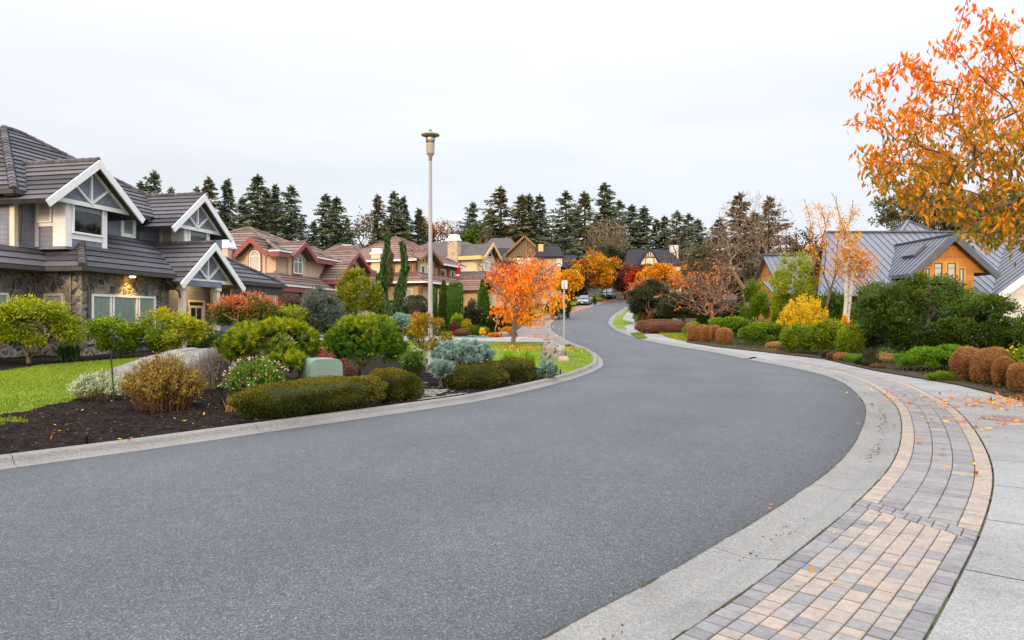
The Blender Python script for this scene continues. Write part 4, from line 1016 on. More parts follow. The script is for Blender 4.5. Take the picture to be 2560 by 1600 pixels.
# windows of the upper bays
for u0, u1, z0, z1, sv_ in ((.1, 2.12, 5.05, 6.42, -2.59), (7.0, 8.9, 4.95, 6.25, -2.59)):
    mb = MB(); mb.box(A, u0 - .02, u0 + .26, -1.2, -1.16, 4.5, 6.45); mb.box(A, u1 - .24, u1 + .02, -1.2, -1.16, 4.5, 6.45); mb.box(A, u0 + .27, u1 - .25, -1.2, -1.165, z1 - .03, z1 + .12); mb.box(A, u0 + .27, u1 - .25, -1.2, -1.165, z0 - .22, z0 + .02)
    mb.box(A, u0 - .05, u0 - .003, -1.75, -1.18, 4.5, 6.45); mb.box(A, u0 - .05, u0 - .003, -2.62, -2.45, 4.5, 6.45); mb.box(A, u0 - .05, u0 - .003, -2.44, -1.76, z0 + .25, z0 + .4); mb.box(A, u0 - .05, u0 - .003, -2.44, -1.76, 6.28, 6.45)
    mk('trim', mb, M_white, ha)
    window(ha, A, 'f', u0 + .24, u1 - .22, z0, z1, -1.2, M_white, M_glass, fw=.08, dep=.11, curtain=(M_blind, z1 - .42, z1 - .06, [(u0 + .3, u1 - .28)]), label='wide window with a green blind half down')
    mb = MB(); mb.box(A, u0 + .3, u1 - .28, -1.199, -1.195, z0 + .05, z1 - .05); mk('window_back', mb, M_dark, ha)
    window(ha, A, 's', -2.44, -1.77, z0 + .40, z0 + 1.22, u0 - .052, M_white, M_wglass, fw=.06, dep=.07)  # pale pane colour paints in a bright reflection; no blind here
window(ha, A, 'f', 4.45, 5.35, 5.45, 6.42, -2.6, M_white, M_gglass, fw=.17, dep=.07)
window(ha, A, 's', -4.4, -3.3, 4.7, 6.4, -.85, M_cream, M_gglass, fw=.08, dep=.07)
# ground floor windows
window(ha, A, 'f', .0, 3.46, .78, 2.62, 0, M_white, M_glass, mull=(.96, 1.1, 2.36, 2.5), fw=.09, dep=.12, curtain=(M_curt, .86, 2.54, [(.09, .93), (1.14, 2.32), (2.54, 3.37)]), label='triple window with grey green curtains')
window(ha, A, 's', -1.62, -.72, .95, 2.62, -.4, M_cream, M_glass, fw=.09, dep=.1, curtain=(M_curt, 1.0, 2.56, [(-1.55, -.8)]))
window(ha, A, 'f', -4.6, -1.72, .95, 2.6, -1.95, M_white, M_glass, mull=(-3.2,), fw=.09, dep=.1, curtain=(M_curt, 1.0, 2.54, [(-4.5, -3.24), (-3.16, -1.8)]))
mb = MB(); mb.box(A, -.15, 3.6, .0, .22, .66, .775); mk('window_sill', mb, M_walk, ha)
# porch
for u in (4.5, 6.95):
    mb = MB(); mb.box(A, u - .12, u + .12, .5, .74, g - .1, 3.15); mb.box(A, u - .17, u + .17, .45, .79, 3.0, 3.14); mk('porch_post', mb, M_cream, ha)
mb = MB(); mb.box(A, 4.3, 7.2, .5, .74, 3.16, 3.43); mk('porch_beam', mb, M_siding, ha)
mb = MB(); mb.box(A, 10.92, 11.1, .25, .43, g - .1, 3.35); mk('porch_post', mb, M_white, ha)
mb = MB(); mb.box(A, 7.15, 7.27, -1.2, -1.1, g, 2.6); mb.box(A, 8.35, 8.47, -1.2, -1.1, g, 2.6); mb.box(A, 7.27, 8.35, -1.2, -1.1, 2.2, 2.32); mb.box(A, 7.27, 8.35, -1.2, -1.1, 2.5, 2.6); mb.box(A, 7.27, 7.4, -1.19, -1.12, g, 2.2); mb.box(A, 8.22, 8.35, -1.19, -1.12, g, 2.2); mb.box(A, 7.4, 8.22, -1.19, -1.12, g, .45); mb.box(A, 7.78, 7.84, -1.19, -1.12, .45, 2.2)
dr = mk('door', mb, M_cream, ha); mb = MB(); mb.box(A, 7.4, 8.22, -1.17, -1.15, .45, 2.2); mb.box(A, 7.27, 8.35, -1.17, -1.15, 2.32, 2.5); mk('pane', mb, M_dglass, dr)
# lit wall lamp under the eave
wl_ = MB(); wl_.lathe(A.p(1.93, .26, 3.36), [(.11, .055), (.12, .03), (.10, .0)], 14); lampo = mk('wall_lamp', wl_, M_lamp, ha)
pd_ = bpy.data.lights.new('wall_lamp_light', 'SPOT'); pd_.energy = 95; pd_.color = (1, .56, .12); pd_.shadow_soft_size = .12; pd_.spot_size = R(110); pd_.spot_blend = .6
po = bpy.data.objects.new('wall_lamp_light', pd_); link(po); po.location = A.p(1.93, .24, 3.3); po.rotation_euler = (R(0), 0, 0)
pd2 = bpy.data.lights.new('porch_light', 'POINT'); pd2.energy = 45; pd2.color = (1, .62, .22); pd2.shadow_soft_size = .1
po = bpy.data.objects.new('porch_light', pd2); link(po); po.location = A.p(6.9, -.4, 3.2)
wl_ = MB(); wl_.lathe(A.p(6.9, -.4, 3.3), [(.12, .09), (.13, .05), (.10, .0)], 14); mk('ceiling_lamp', wl_, M_lamp, ha)
# chimney partly in view at the frame edge
mb = MB(); mb.box(A, -.6, .5, -7.6, -6.6, 6.4, 9.15); mk('chimney', mb, M_white, ha)

# ------------------------------------------------------------------ generic helpers for farther houses
def hiproof(rf, fr, u0, u1, v0, v1, we, ra, rb, lay, cp=.13):
    """hip roof: eave rectangle, ridge end points ra, rb as (u, v, w); ridge along u if ra.v == rb.v"""
    e = [fr.p(u0, v1, we), fr.p(u1, v1, we), fr.p(u1, v0, we), fr.p(u0, v0, we)]; a, b = fr.p(*ra), fr.p(*rb)
    if abs(ra[1] - rb[1]) < abs(ra[0] - rb[0]) or (ra == rb):
        P4 = [[e[0], e[1], b, a], [e[2], e[3], a, b], [e[3], e[0], a], [e[1], e[2], b]]; hips = [(e[0], a), (e[3], a), (e[1], b), (e[2], b)]
    else:
        P4 = [[e[3], e[0], b, a], [e[1], e[2], a, b], [e[0], e[1], b], [e[2], e[3], a]]; hips = [(e[0], b), (e[1], b), (e[2], a), (e[3], a)]
    for p in P4:
        p = [q for i, q in enumerate(p) if (q - p[i - 1]).length > 1e-4]
        if len(p) >= 3: lay(rf, p)
    if cp:
        for p, q in hips: caps(rf, p + Vector((0, 0, .03)), q + Vector((0, 0, .03)), cp, .4, 6)
        if (a - b).length > .1: caps(rf, a, b, cp, .4, 6)
def skirt(rf, fr, u0, u1, v0, v1, we, inn, wt, lay, cp=.12):
    """pent roof round a block: eave rectangle, rising inwards by inn (on the -u and +v sides)"""
    e0, e1, e3 = fr.p(u0, v1, we), fr.p(u1, v1, we), fr.p(u0, v0, we)
    t0, t1, t3 = fr.p(u0 + inn, v1 - inn, wt), fr.p(u1, v1 - inn, wt), fr.p(u0 + inn, v0, wt)
    lay(rf, [e0, e1, t1, t0]); lay(rf, [e3, e0, t0, t3]); caps(rf, e0, t0, cp, .4, 6)
def fascia(mb, fr, pts, h=.3, w=.09, dw=0):
    for a, b in zip(pts[:-1], pts[1:]): mb.beam(fr.p(*a), fr.p(*b), w, h)
def notched(lay, fr, cuts):
    """roof layer that stops short where a gable breaks the eave; cuts: (side, a0, a1, keep above)"""
    def f(mb, poly):
        poly = [Vector(p) for p in poly]; n = pnormal(poly)
        for side, a0, a1, zk in cuts:
            d = fr.U if side == 'f' else fr.N; face = fr.N if side == 'f' else -fr.U; o = fr.o.dot(d)
            if n.dot(face) > .3:
                for p in (clipdir(poly, d, o + a0, False), clipdir(poly, d, o + a1, True), clipz(clipdir(clipdir(poly, d, o + a0, True), d, o + a1, False), zk, True)):
                    if len(p) >= 3: lay(mb, p)
                return
        lay(mb, poly)
    return f
def lay_c(dz, lap=.04): return lambda mb, poly: courses(mb, poly, dz, lap, .14)

# ------------------------------------------------------------------ peach house with maroon trim
B = Fr(-18.0, 52.0, 12); g = zt(52)
hb = thing('house', 'peach stucco house with maroon trim, brown tile hip roof and arched windows', 'house', B.p(0, 0, g))
mb = MB(); mb.box(B, 0, 9, -10, 0, g - .5, 6.9); mb.box(B, -.9, 8, -11, .9, g - .5, 4.0); mb.box(B, 8, 17, -9, .2, g - .5, 6.2); mb.box(B, 7.2, 7.7, 1.2, 1.7, g - .5, 4.6)
gablewall(mb, B, -1.64, 1.15, 6.5, 7.6, .0, -.12, 'v'); gablewall(mb, B, 2.95, 1.7, 6.4, 7.5, 0, .12); gablewall(mb, B, 12.9, 2.4, 6.2, 7.8, 0, .3)
mb.box(B, -.12, 0, -2.5, -.8, 4.1, 6.5); mb.box(B, 1.6, 4.3, 0, .12, 4.1, 6.4)
mk('wall', mb, M_peach, hb)
rf = MB(); L3 = lay_c(.24, .05)
hiproof(rf, B, -.7, 9.5, -10.7, .7, 6.8, (4.3, -5.2, 9.3), (4.3, -5.0, 9.3), notched(L3, B, [('s', -3.0, -.25, 7.75), ('f', 1.1, 4.8, 7.75)])); 
hiproof(rf, B, 8, 17.5, -9.5, .7, 6.4, (11, -4.4, 8.6), (14, -4.4, 8.6), notched(L3, B, [('f', 10.3, 15.5, 7.8)]))
hiproof(rf, B, -.9, 7, -16, -6, 6.6, (3, -11.5, 8.9), (3.5, -10.5, 8.9), L3)
skirt(rf, B, -1.6, 8.2, -11, 1.6, 4.15, 1.65, 5.25, L3)
gable(rf, B, -1.64, 1.45, 6.55, 7.85, -.75, 3, L3, 'v', True, .1)
gable(rf, B, 2.95, 1.95, 6.55, 7.85, .85, -4, L3, 'u', True, .1)
gable(rf, B, 12.9, 2.7, 6.5, 8.0, .9, -4, L3, 'u', True, .1)
gable(rf, B, 8.1, 1.55, 5.0, 6.45, 2.1, -1, L3, 'u', True, .1)
courses(rf, [B.p(8, 1.9, 4.6), B.p(16, 1.9, 4.6), B.p(16, .2, 5.7), B.p(8, .2, 5.7)], .24, .05, .14)
mk('roof', rf, M_btile, hb)
mb = MB(); barge(mb, B, -1.64, 1.45, 6.55, 7.85, -.84, .08, .34, 'v'); barge(mb, B, 2.95, 1.95, 6.55, 7.85, .85, .08, .34); barge(mb, B, 12.9, 2.7, 6.5, 8.0, .9, .08, .34); barge(mb, B, 8.1, 1.55, 5.0, 6.45, 2.1, .08, .3)
fascia(mb, B, [(-.74, -10.6, 6.58), (-.74, -3.2, 6.58)], .42); fascia(mb, B, [(-.74, -.1, 6.58), (-.74, .74, 6.58), (.9, .74, 6.58)], .42); fascia(mb, B, [(5.0, .74, 6.58), (9.5, .74, 6.58)], .42); fascia(mb, B, [(8.4, .74, 6.2), (10.1, .74, 6.2)], .4); fascia(mb, B, [(15.7, .74, 6.2), (17.5, .74, 6.2)], .4)
fascia(mb, B, [(-1.62, -11, 3.92), (-1.62, 1.62, 3.92), (8.2, 1.62, 3.92)], .4); fascia(mb, B, [(8.2, 1.95, 4.4), (16, 1.95, 4.4)], .36); fascia(mb, B, [(6.55, 2.1, 4.82), (6.55, -.5, 4.82)], .34)
for a in ((-.97, -.9, -1.0, -.8, g, 3.8), (-.97, -.9, .75, .93, g, 3.8), (-.93, -.75, .9, .96, g, 3.8), (1.9, 2.1, .9, .96, g, 3.8)): mb.box(B, *a)
mk('trim', mb, M_maroon, hb)
mb = MB()
for p, q in (((-.79, -10.6, 6.8), (-.79, -3.2, 6.8)), ((-.79, -.1, 6.8), (-.79, .8, 6.8)), ((-.8, .8, 6.8), (.9, .8, 6.8)), ((5, .8, 6.8), (9.5, .8, 6.8)), ((-1.68, -11, 4.15), (-1.68, 1.68, 4.15)), ((-1.68, 1.68, 4.15), (8.2, 1.68, 4.15)), ((8.2, 2.02, 4.6), (16, 2.02, 4.6))): mb.beam(B.p(*p), B.p(*q), .1, .1)
mk('gutter', mb, M_white, hb)
def mar_ring(a0, a1, w0, w1, pl, sd):   # maroon surround behind an arched window
    return window(hb, B, sd, a0 - .1, a1 + .1, w0 - .12, w1 + .1, pl, M_maroon, M_maroon, fw=.1, dep=.05, arch=True)
mar_ring(-2.12, -1.16, 5.35, 6.95, -.12, 's'); window(hb, B, 's', -2.12, -1.16, 5.35, 6.95, -.14, M_white, M_wglass, fw=.09, dep=.1, arch=True, label='arched window with a pale blind')
mar_ring(2.25, 3.65, 5.3, 6.95, .12, 'f'); window(hb, B, 'f', 2.25, 3.65, 5.3, 6.95, .14, M_white, M_gglass, fw=.09, dep=.1, mull=(2.95,), arch=True, label='arched window with glazing bars')
window(hb, B, 's', -3.2, -1.1, g + .5, 3.6, -.9, M_cream, M_gglass, fw=.12, dep=.08); window(hb, B, 's', -.6, .6, g + .5, 3.6, -.9, M_cream, M_gglass, fw=.1, dep=.08)
window(hb, B, 'f', .1, 1.8, g + .5, 3.6, .9, M_white, M_gglass, fw=.1, dep=.08); window(hb, B, 'f', 2.4, 5.2, g + .5, 3.6, .9, M_white, M_gglass, mull=(3.8,), fw=.1, dep=.08)
window(hb, B, 'f', 12.3, 13.5, 5.2, 6.9, .3, M_maroon, M_dglass, fw=.1, dep=.08, arch=True); window(hb, B, 'f', 8.6, 11, g + .3, 3.6, .2, M_white, M_dglass, mull=(9.8,), fw=.1, dep=.08)
mb = MB(); x0 = B.p(-1.4, -4.6, 0)
mb.box(B, -1.3, -.3, -4.4, -3.2, g, 7.0); cb = mk('chimney', mb, M_peach, hb)
mb = MB(); mb.box(B, -1.4, -.2, -4.5, -3.1, 7.003, 7.12); mb.box8([B.p(-1.36, -4.46, 7.123), B.p(-.24, -4.46, 7.123), B.p(-.24, -3.14, 7.123), B.p(-1.36, -3.14, 7.123), B.p(-1.22, -4.3, 7.68), B.p(-.38, -4.3, 7.68), B.p(-.38, -3.3, 7.68), B.p(-1.22, -3.3, 7.68)]); mk('chimney_cap', mb, M_white, cb)
mb = MB(); mb.box(B, 3.2, 4.4, -8.6, -7.3, 8.0, 9.1); mb.box8([B.p(3.1, -8.7, 9.11), B.p(4.5, -8.7, 9.11), B.p(4.5, -7.2, 9.11), B.p(3.1, -7.2, 9.11), B.p(3.3, -8.5, 9.6), B.p(4.3, -8.5, 9.6), B.p(4.3, -7.4, 9.6), B.p(3.3, -7.4, 9.6)]); mk('chimney', mb, M_white, hb)

# ------------------------------------------------------------------ tan house with reddish tiles
Cc = Fr(-10.85, 75, 20); g = zt(75)
hc = thing('house', 'tan boarded house with brown posts and reddish tile roofs behind the lamp post', 'house', Cc.p(0, 0, g))
mb = MB(); mb.box(Cc, 0, 12, -9, 0, g - .6, 8.2); mb.box(Cc, -1.2, 12.5, -9, 1.6, g - .6, 5.6); gablewall(mb, Cc, 2.6, 2.4, 8.1, 9.3, 0, .25); mb.box(Cc, .3, 4.8, 0, .25, 5.6, 8.1)
mb.box(Cc, 8, 13, 1.6, 4.2, g - .6, 5.0); gablewall(mb, Cc, 9.4, 2.0, 5.0, 6.5, 3.4, 4.2)
mk('wall', mb, M_tan, hc)
rf = MB(); L4 = lay_c(.28, .06)
hiproof(rf, Cc, -.8, 12.6, -9.8, .8, 8.25, (4.2, -4.6, 11.35), (5.5, -4.6, 11.35), notched(L4, Cc, [('f', -.2, 5.4, 9.5)]))
hiproof(rf, Cc, -.8, 6, -15, -6, 7.9, (2.2, -10.5, 10.3), (2.4, -9.5, 10.3), L4)
gable(rf, Cc, 2.6, 2.9, 8.2, 9.65, .95, -4, L4, 'u', True, .12); skirt(rf, Cc, -2, 13, -9, 2.4, 5.75, 2.0, 6.9, L4)
gable(rf, Cc, 9.4, 2.4, 5.1, 6.75, 5.0, 0, L4, 'u', True, .12)
mk('roof', rf, M_rtile, hc)
mb = MB(); barge(mb, Cc, 2.6, 2.9, 8.2, 9.65, .95, .1, .3); barge(mb, Cc, 9.4, 2.4, 5.1, 6.75, 5.0, .1, .3)
for u in (0.0, .35, 4.6, 6.2, 8.6, 11.6): mb.box(Cc, u - .1, u + .1, .0, .32, 5.7, 8.05)
for v in (-.25, -2.4, -2.8, -5.0): mb.box(Cc, -.1, -.0, v - .1, v + .1, 5.7, 8.05)
for u in (-1.2, 1.2, 2.4, 5, 7): mb.box(Cc, u - .12, u + .12, 1.6, 1.7, g, 5.5)
for v in (1.4, -1.0, -2.6): mb.box(Cc, -1.32, -1.2, v - .12, v + .12, g, 5.5)
mb.box(Cc, -.1, 12.1, .0, .06, 7.75, 8.1); mb.box(Cc, -.06, 0, -9, 0, 7.75, 8.1); mb.box(Cc, -1.26, 12.5, 1.6, 1.66, 5.2, 5.55); mb.box(Cc, -1.26, -1.2, -9, 1.6, 5.2, 5.55)
for s in (-1, 0, 1): mb.beam(Cc.p(2.6 + s * .8, .3, 8.1), Cc.p(2.6 + s * .35, .3, 9.2), .1, .12, Cc.N)
mk('trim', mb, M_brown, hc)
mb = MB()
for p, q in (((-.86, -9.8, 8.15), (-.86, .86, 8.15)), ((5.4, .86, 8.15), (12.6, .86, 8.15)), ((-2.06, -9, 5.65), (-2.06, 2.46, 5.65)), ((-2.06, 2.46, 5.65), (7.0, 2.46, 5.65))): mb.beam(Cc.p(*p), Cc.p(*q), .14, .2)
mk('gutter', mb, M_white, hc)
for a, b, z0, z1, pl, sd_ in ((1.2, 2.2, 6.1, 7.75, .25, 'f'), (2.7, 3.7, 6.1, 7.75, .25, 'f'), (6.6, 8.0, 6.5, 7.7, 0, 'f'), (9.6, 10.5, 6.5, 7.7, 0, 'f'), (10.7, 11.6, 6.5, 7.7, 0, 'f'), (-1.6, -.8, 6.2, 7.75, 0, 's'), (-.9, .6, g + .6, 5.0, -1.2, 's'), (2.8, 4.8, g + .6, 5.0, 1.6, 'f'), (8.6, 9.2, 3.2, 4.8, 4.2, 'f'), (9.6, 10.2, 3.2, 4.8, 4.2, 'f')):
    window(hc, Cc, sd_, a, b, z0, z1, pl, M_white, M_dglass if sd_ == 'f' else M_wglass, fw=.13, dep=.09)
mb = MB(); mb.box(Cc, -.5, .4, -5.0, -3.9, 5.7, 8.9); cb = mk('chimney', mb, M_cream2, hc); mb = MB(); mb.box(Cc, -.62, .52, -5.12, -3.78, 8.91, 9.15); mb.box(Cc, -.45, .35, -4.95, -3.95, 9.16, 9.6); mk('chimney_cap', mb, M_white, cb)
mb = MB(); mb.box(Cc, -1.34, -1.21, -4.4, -2.8, g, 4.9); mk('stone_panel', mb, M_chst, hc)
mb = MB(); mb.box8([Cc.p(5.6, -.4, 8.72), Cc.p(6.8, -.4, 8.72), Cc.p(6.8, -1.4, 9.35), Cc.p(5.6, -1.4, 9.35), Cc.p(5.6, -.45, 8.86), Cc.p(6.8, -.45, 8.86), Cc.p(6.8, -1.45, 9.49), Cc.p(5.6, -1.45, 9.49)]); mk('skylight', mb, M_wglass, hc)
fl = thing('flag', 'red and white flag hanging from an angled pole on the tan house', 'flag', (XP(1138, 84), 84, ZP(690, 84)))
fx, fz = XP(1134, 84), ZP(693, 84)
mb = MB(); mb.tube([(fx - .1, 84.1, fz), (fx + .75, 83.9, fz + 1.7)], .025, 6); mk('pole', mb, M_white, fl)
M_red = surf('red_cloth', [(.5, .015, .04), (.6, .03, .06)], 3, 3, .8, .1)
mb = MB(); mw = MB()
for i in range(8):
    z0 = fz + 1.55 - i * .2; z1 = z0 - .2; x0 = fx + .62 - i * .03; wv = .16 + .18 * (i / 7); sgn = .05 * math.sin(i * 1.3)
    t_ = mw if i in (6,) else mb
    t_.box8([(x0 - wv + sgn, 83.95, z1), (x0 + wv * .8 + sgn, 83.95, z1), (x0 + wv * .8 + sgn, 84.0, z1), (x0 - wv + sgn, 84.0, z1), (x0 - wv * .9 + sgn, 83.95, z0), (x0 + wv * .7 + sgn, 83.95, z0), (x0 + wv * .7 + sgn, 84, z0), (x0 - wv * .9 + sgn, 84, z0)])
cl = mk('cloth', mb, M_red, fl); mk('white_field', mw, M_white, cl)

# ------------------------------------------------------------------ cream house with stone chimney
Dd = Fr(-4.6, 92, 24); g = zt(92)
hd_ = thing('house', 'cream two storey house with a tall pale stone chimney and brown shingle roof', 'house', Dd.p(0, 0, g))
mb = MB(); mb.box(Dd, 0, 11, -14, 0, g - .6, 10.0); gablewall(mb, Dd, 3.0, 2.2, 10, 11.8, 0, .2); mb.box(Dd, .8, 5.2, 0, .2, 7, 10); mb.box(Dd, -1.5, 9, -7, 2.2, g - .6, 7.0)
mk('wall', mb, M_cream2, hd_)
rf = MB(); LP = lambda m, p: slab(m, p, .16)
hiproof(rf, Dd, -.8, 11.8, -16, .8, 10.2, (4.5, -11, 12.8), (4.5, -4.0, 12.8), notched(LP, Dd, [('f', .3, 5.7, 12.0)]), 0); gable(rf, Dd, 3.0, 2.8, 10.1, 12.2, .9, -4, LP, 'u', False); skirt(rf, Dd, -2.2, 9, -7, 2.9, 7.2, 2.2, 8.2, LP, .1)
mk('roof', rf, M_shing, hd_)
mb = MB(); barge(mb, Dd, 3.0, 2.8, 10.1, 12.2, .9, .1, .4); fascia(mb, Dd, [(-.85, -14, 9.95), (-.85, .85, 9.95), (.6, .85, 9.95)], .5, .12); fascia(mb, Dd, [(-2.25, -7, 7.0), (-2.25, 2.95, 7.0), (9, 2.95, 7.0)], .42, .12); mb.box(Dd, -.1, 0, -.25, .0, 7.5, 9.8); mk('trim', mb, M_yel, hd_)
mb = MB(); mb.box(Dd, -1.0, 0, -4.1, -2.6, g, 12.3); cb = mk('chimney', mb, M_chst, hd_); mb = MB(); mb.box(Dd, -1.1, .1, -4.2, -2.5, 12.31, 12.55); mb.box8([Dd.p(-1.0, -4.1, 12.56), Dd.p(0, -4.1, 12.56), Dd.p(0, -2.6, 12.56), Dd.p(-1, -2.6, 12.56), Dd.p(-.85, -3.95, 13.2), Dd.p(-.15, -3.95, 13.2), Dd.p(-.15, -2.75, 13.2), Dd.p(-.85, -2.75, 13.2)]); mk('chimney_cap', mb, M_white, cb)
window(hd_, Dd, 'f', 2.2, 3.8, 10.1, 11.2, .2, M_white, M_dglass, fw=.12, dep=.09, arch=True); window(hd_, Dd, 'f', 1.4, 2.6, 8.3, 9.7, .2, M_white, M_wglass, fw=.14, dep=.09); window(hd_, Dd, 'f', 3.2, 4.6, 8.3, 9.7, .2, M_white, M_gglass, fw=.14, dep=.09)
mb = MB(); mb.box(Dd, -1.56, -1.5, -1.6, 1.6, g, 5.9); mk('garage_door', mb, M_white, hd_)
mb = MB(); mb.box(Dd, -1.6, -1.5, 1.7, 2.2, g, 6.6); mk('stone_panel', mb, M_chst, hd_)

# ------------------------------------------------------------------ brown gabled house
x0 = XP(1311, 106); E_ = Fr(x0, 106, 0)      # u = +Y, v = +X
g = zt(106)
he = thing('house', 'tall brown house with a steep board and batten gable and dark dormer', 'house', (x0, 106, g))
PZ = ZP(588, 106); sl_ = 1.0
mb = MB(); wl = PZ - 3.4
mb.box8([(x0 - 3.2, 106, g - 1), (x0 + 5.0, 106, g - 1), (x0 + 5.0, 114, g - 1), (x0 - 3.2, 114, g - 1), (x0 - 3.2, 106, wl), (x0 + 5.0, 106, wl), (x0 + 5.0, 114, wl), (x0 - 3.2, 114, wl)])
mk('wall', mb, M_tan2, he)
gw = MB(); gw.poly([(x0 - 2.9, 105.9, wl - .1), (x0 + 3.1, 105.9, wl - .1), (x0, 105.9, PZ - .3)]); gw.poly([(x0 - 2.9, 105.9, wl - .1), (x0 + 3.1, 105.9, wl - .1), (x0 + 3.1, 106.1, wl - .1), (x0 - 2.9, 106.1, wl - .1)]); 
for a, b in (((x0 - 2.9, wl - .1), (x0, PZ - .3)), ((x0 + 3.1, wl - .1), (x0, PZ - .3))): gw.poly([(a[0], 105.9, a[1]), (b[0], 105.9, b[1]), (b[0], 106.1, b[1]), (a[0], 106.1, a[1])])
gwo = mk('gable_wall', gw, M_batten, he)
rf = MB(); slab(rf, [(x0, 105.3, PZ), (x0 + 5.5, 105.3, PZ - 5.3), (x0 + 5.5, 113, PZ - 5.3), (x0, 113, PZ)], .3); slab(rf, [(x0, 105.3, PZ), (x0 - 3.2, 105.3, PZ - 3.2), (x0 - 3.2, 113, PZ - 3.2), (x0, 113, PZ)], .3)
mk('roof', rf, M_shingg, he)
mb = MB()
for s, l in ((1, 5.4), (-1, 3.2)): mb.beam((x0, 105.25, PZ - .2), (x0 + s * l, 105.25, PZ - .2 - l * .97), .1, .3)
mk('bargeboard', mb, M_brown, he)
for a, b, c, d in ((1293, 1307, 641, 660), (1320, 1343, 640, 661)):
    f = Fr(0, 106, -90)   # facing the camera
    fr2 = Fr(0, 106, 90)
    window(he, fr2, 'f', XP(a, 106), XP(b, 106), ZP(d, 106), ZP(c, 106), 0, M_white, M_wglass, mull=(), fw=.12, dep=.1)
xd = XP(1340, 103); xe = XP(1410, 103); zr = ZP(612, 103); ze = ZP(642, 103)
dm = MB(); dm.box8([(xd + 1.0, 103, g - .5), (xe - .5, 103, g - .5), (xe - .5, 108, g - .5), (xd + 1.0, 108, g - .5), (xd + 1.0, 103, ze), (xe - .5, 103, ze), (xe - .5, 108, ze), (xd + 1.0, 108, ze)]); do = mk('dormer', dm, M_tan2, he)
rf = MB(); slab(rf, [(xd, 102.4, ze), (xe, 102.4, ze), (xe - .6, 105.2, zr), (xd, 105.2, zr)], .2); slab(rf, [(xd, 108, ze), (xe, 108, ze), (xe - .6, 105.2, zr), (xd, 105.2, zr)], .2); rf.poly([(xe - .05, 102.5, ze), (xe - .05, 107.9, ze), (xe - .6, 105.2, zr - .1)]); mk('roof', rf, M_shingd, do)
fr2 = Fr(0, 103, 90); window(he, fr2, 'f', XP(1392, 103), XP(1405, 103), ZP(665, 103), ZP(645, 103), 0, M_white, M_wglass, mull=(XP(1398.5, 103),), fw=.1, dep=.1)
mb = MB(); xa, xb = XP(1346, 104), XP(1358, 104); mb.box8([(xa, 103.8, ZP(648, 104)), (xb, 103.8, ZP(648, 104)), (xb, 104.6, ZP(648, 104)), (xa, 104.6, ZP(648, 104)), (xa, 103.8, ZP(611, 104)), (xb, 103.8, ZP(611, 104)), (xb, 104.6, ZP(611, 104)), (xa, 104.6, ZP(611, 104))]); mk('chimney', mb, M_yel, he)
xd, xe, zr, ze = XP(1404, 112), XP(1437, 112), ZP(633, 112), ZP(664, 112)
mb = MB(); mb.box8([(xd, 112, g - .5), (xe, 112, g - .5), (xe, 118, g - .5), (xd, 118, g - .5), (xd, 112, ze), (xe, 112, ze), (xe, 118, ze), (xd, 118, ze)]); mb.poly([(xe, 111.9, ze), (xe, 118, ze), (xe, 115, zr)]); mk('wing_wall', mb, M_dkbr, he)
mb = MB(); slab(mb, [(xd - 1, 111.4, ze - .3), (xe + .3, 111.4, ze - .3), (xe + .3, 115, zr), (xd - 1, 115, zr)], .2); slab(mb, [(xd - 1, 118.6, ze - .3), (xe + .3, 118.6, ze - .3), (xe + .3, 115, zr), (xd - 1, 115, zr)], .2); mk('wing_roof', mb, M_shingd, he)

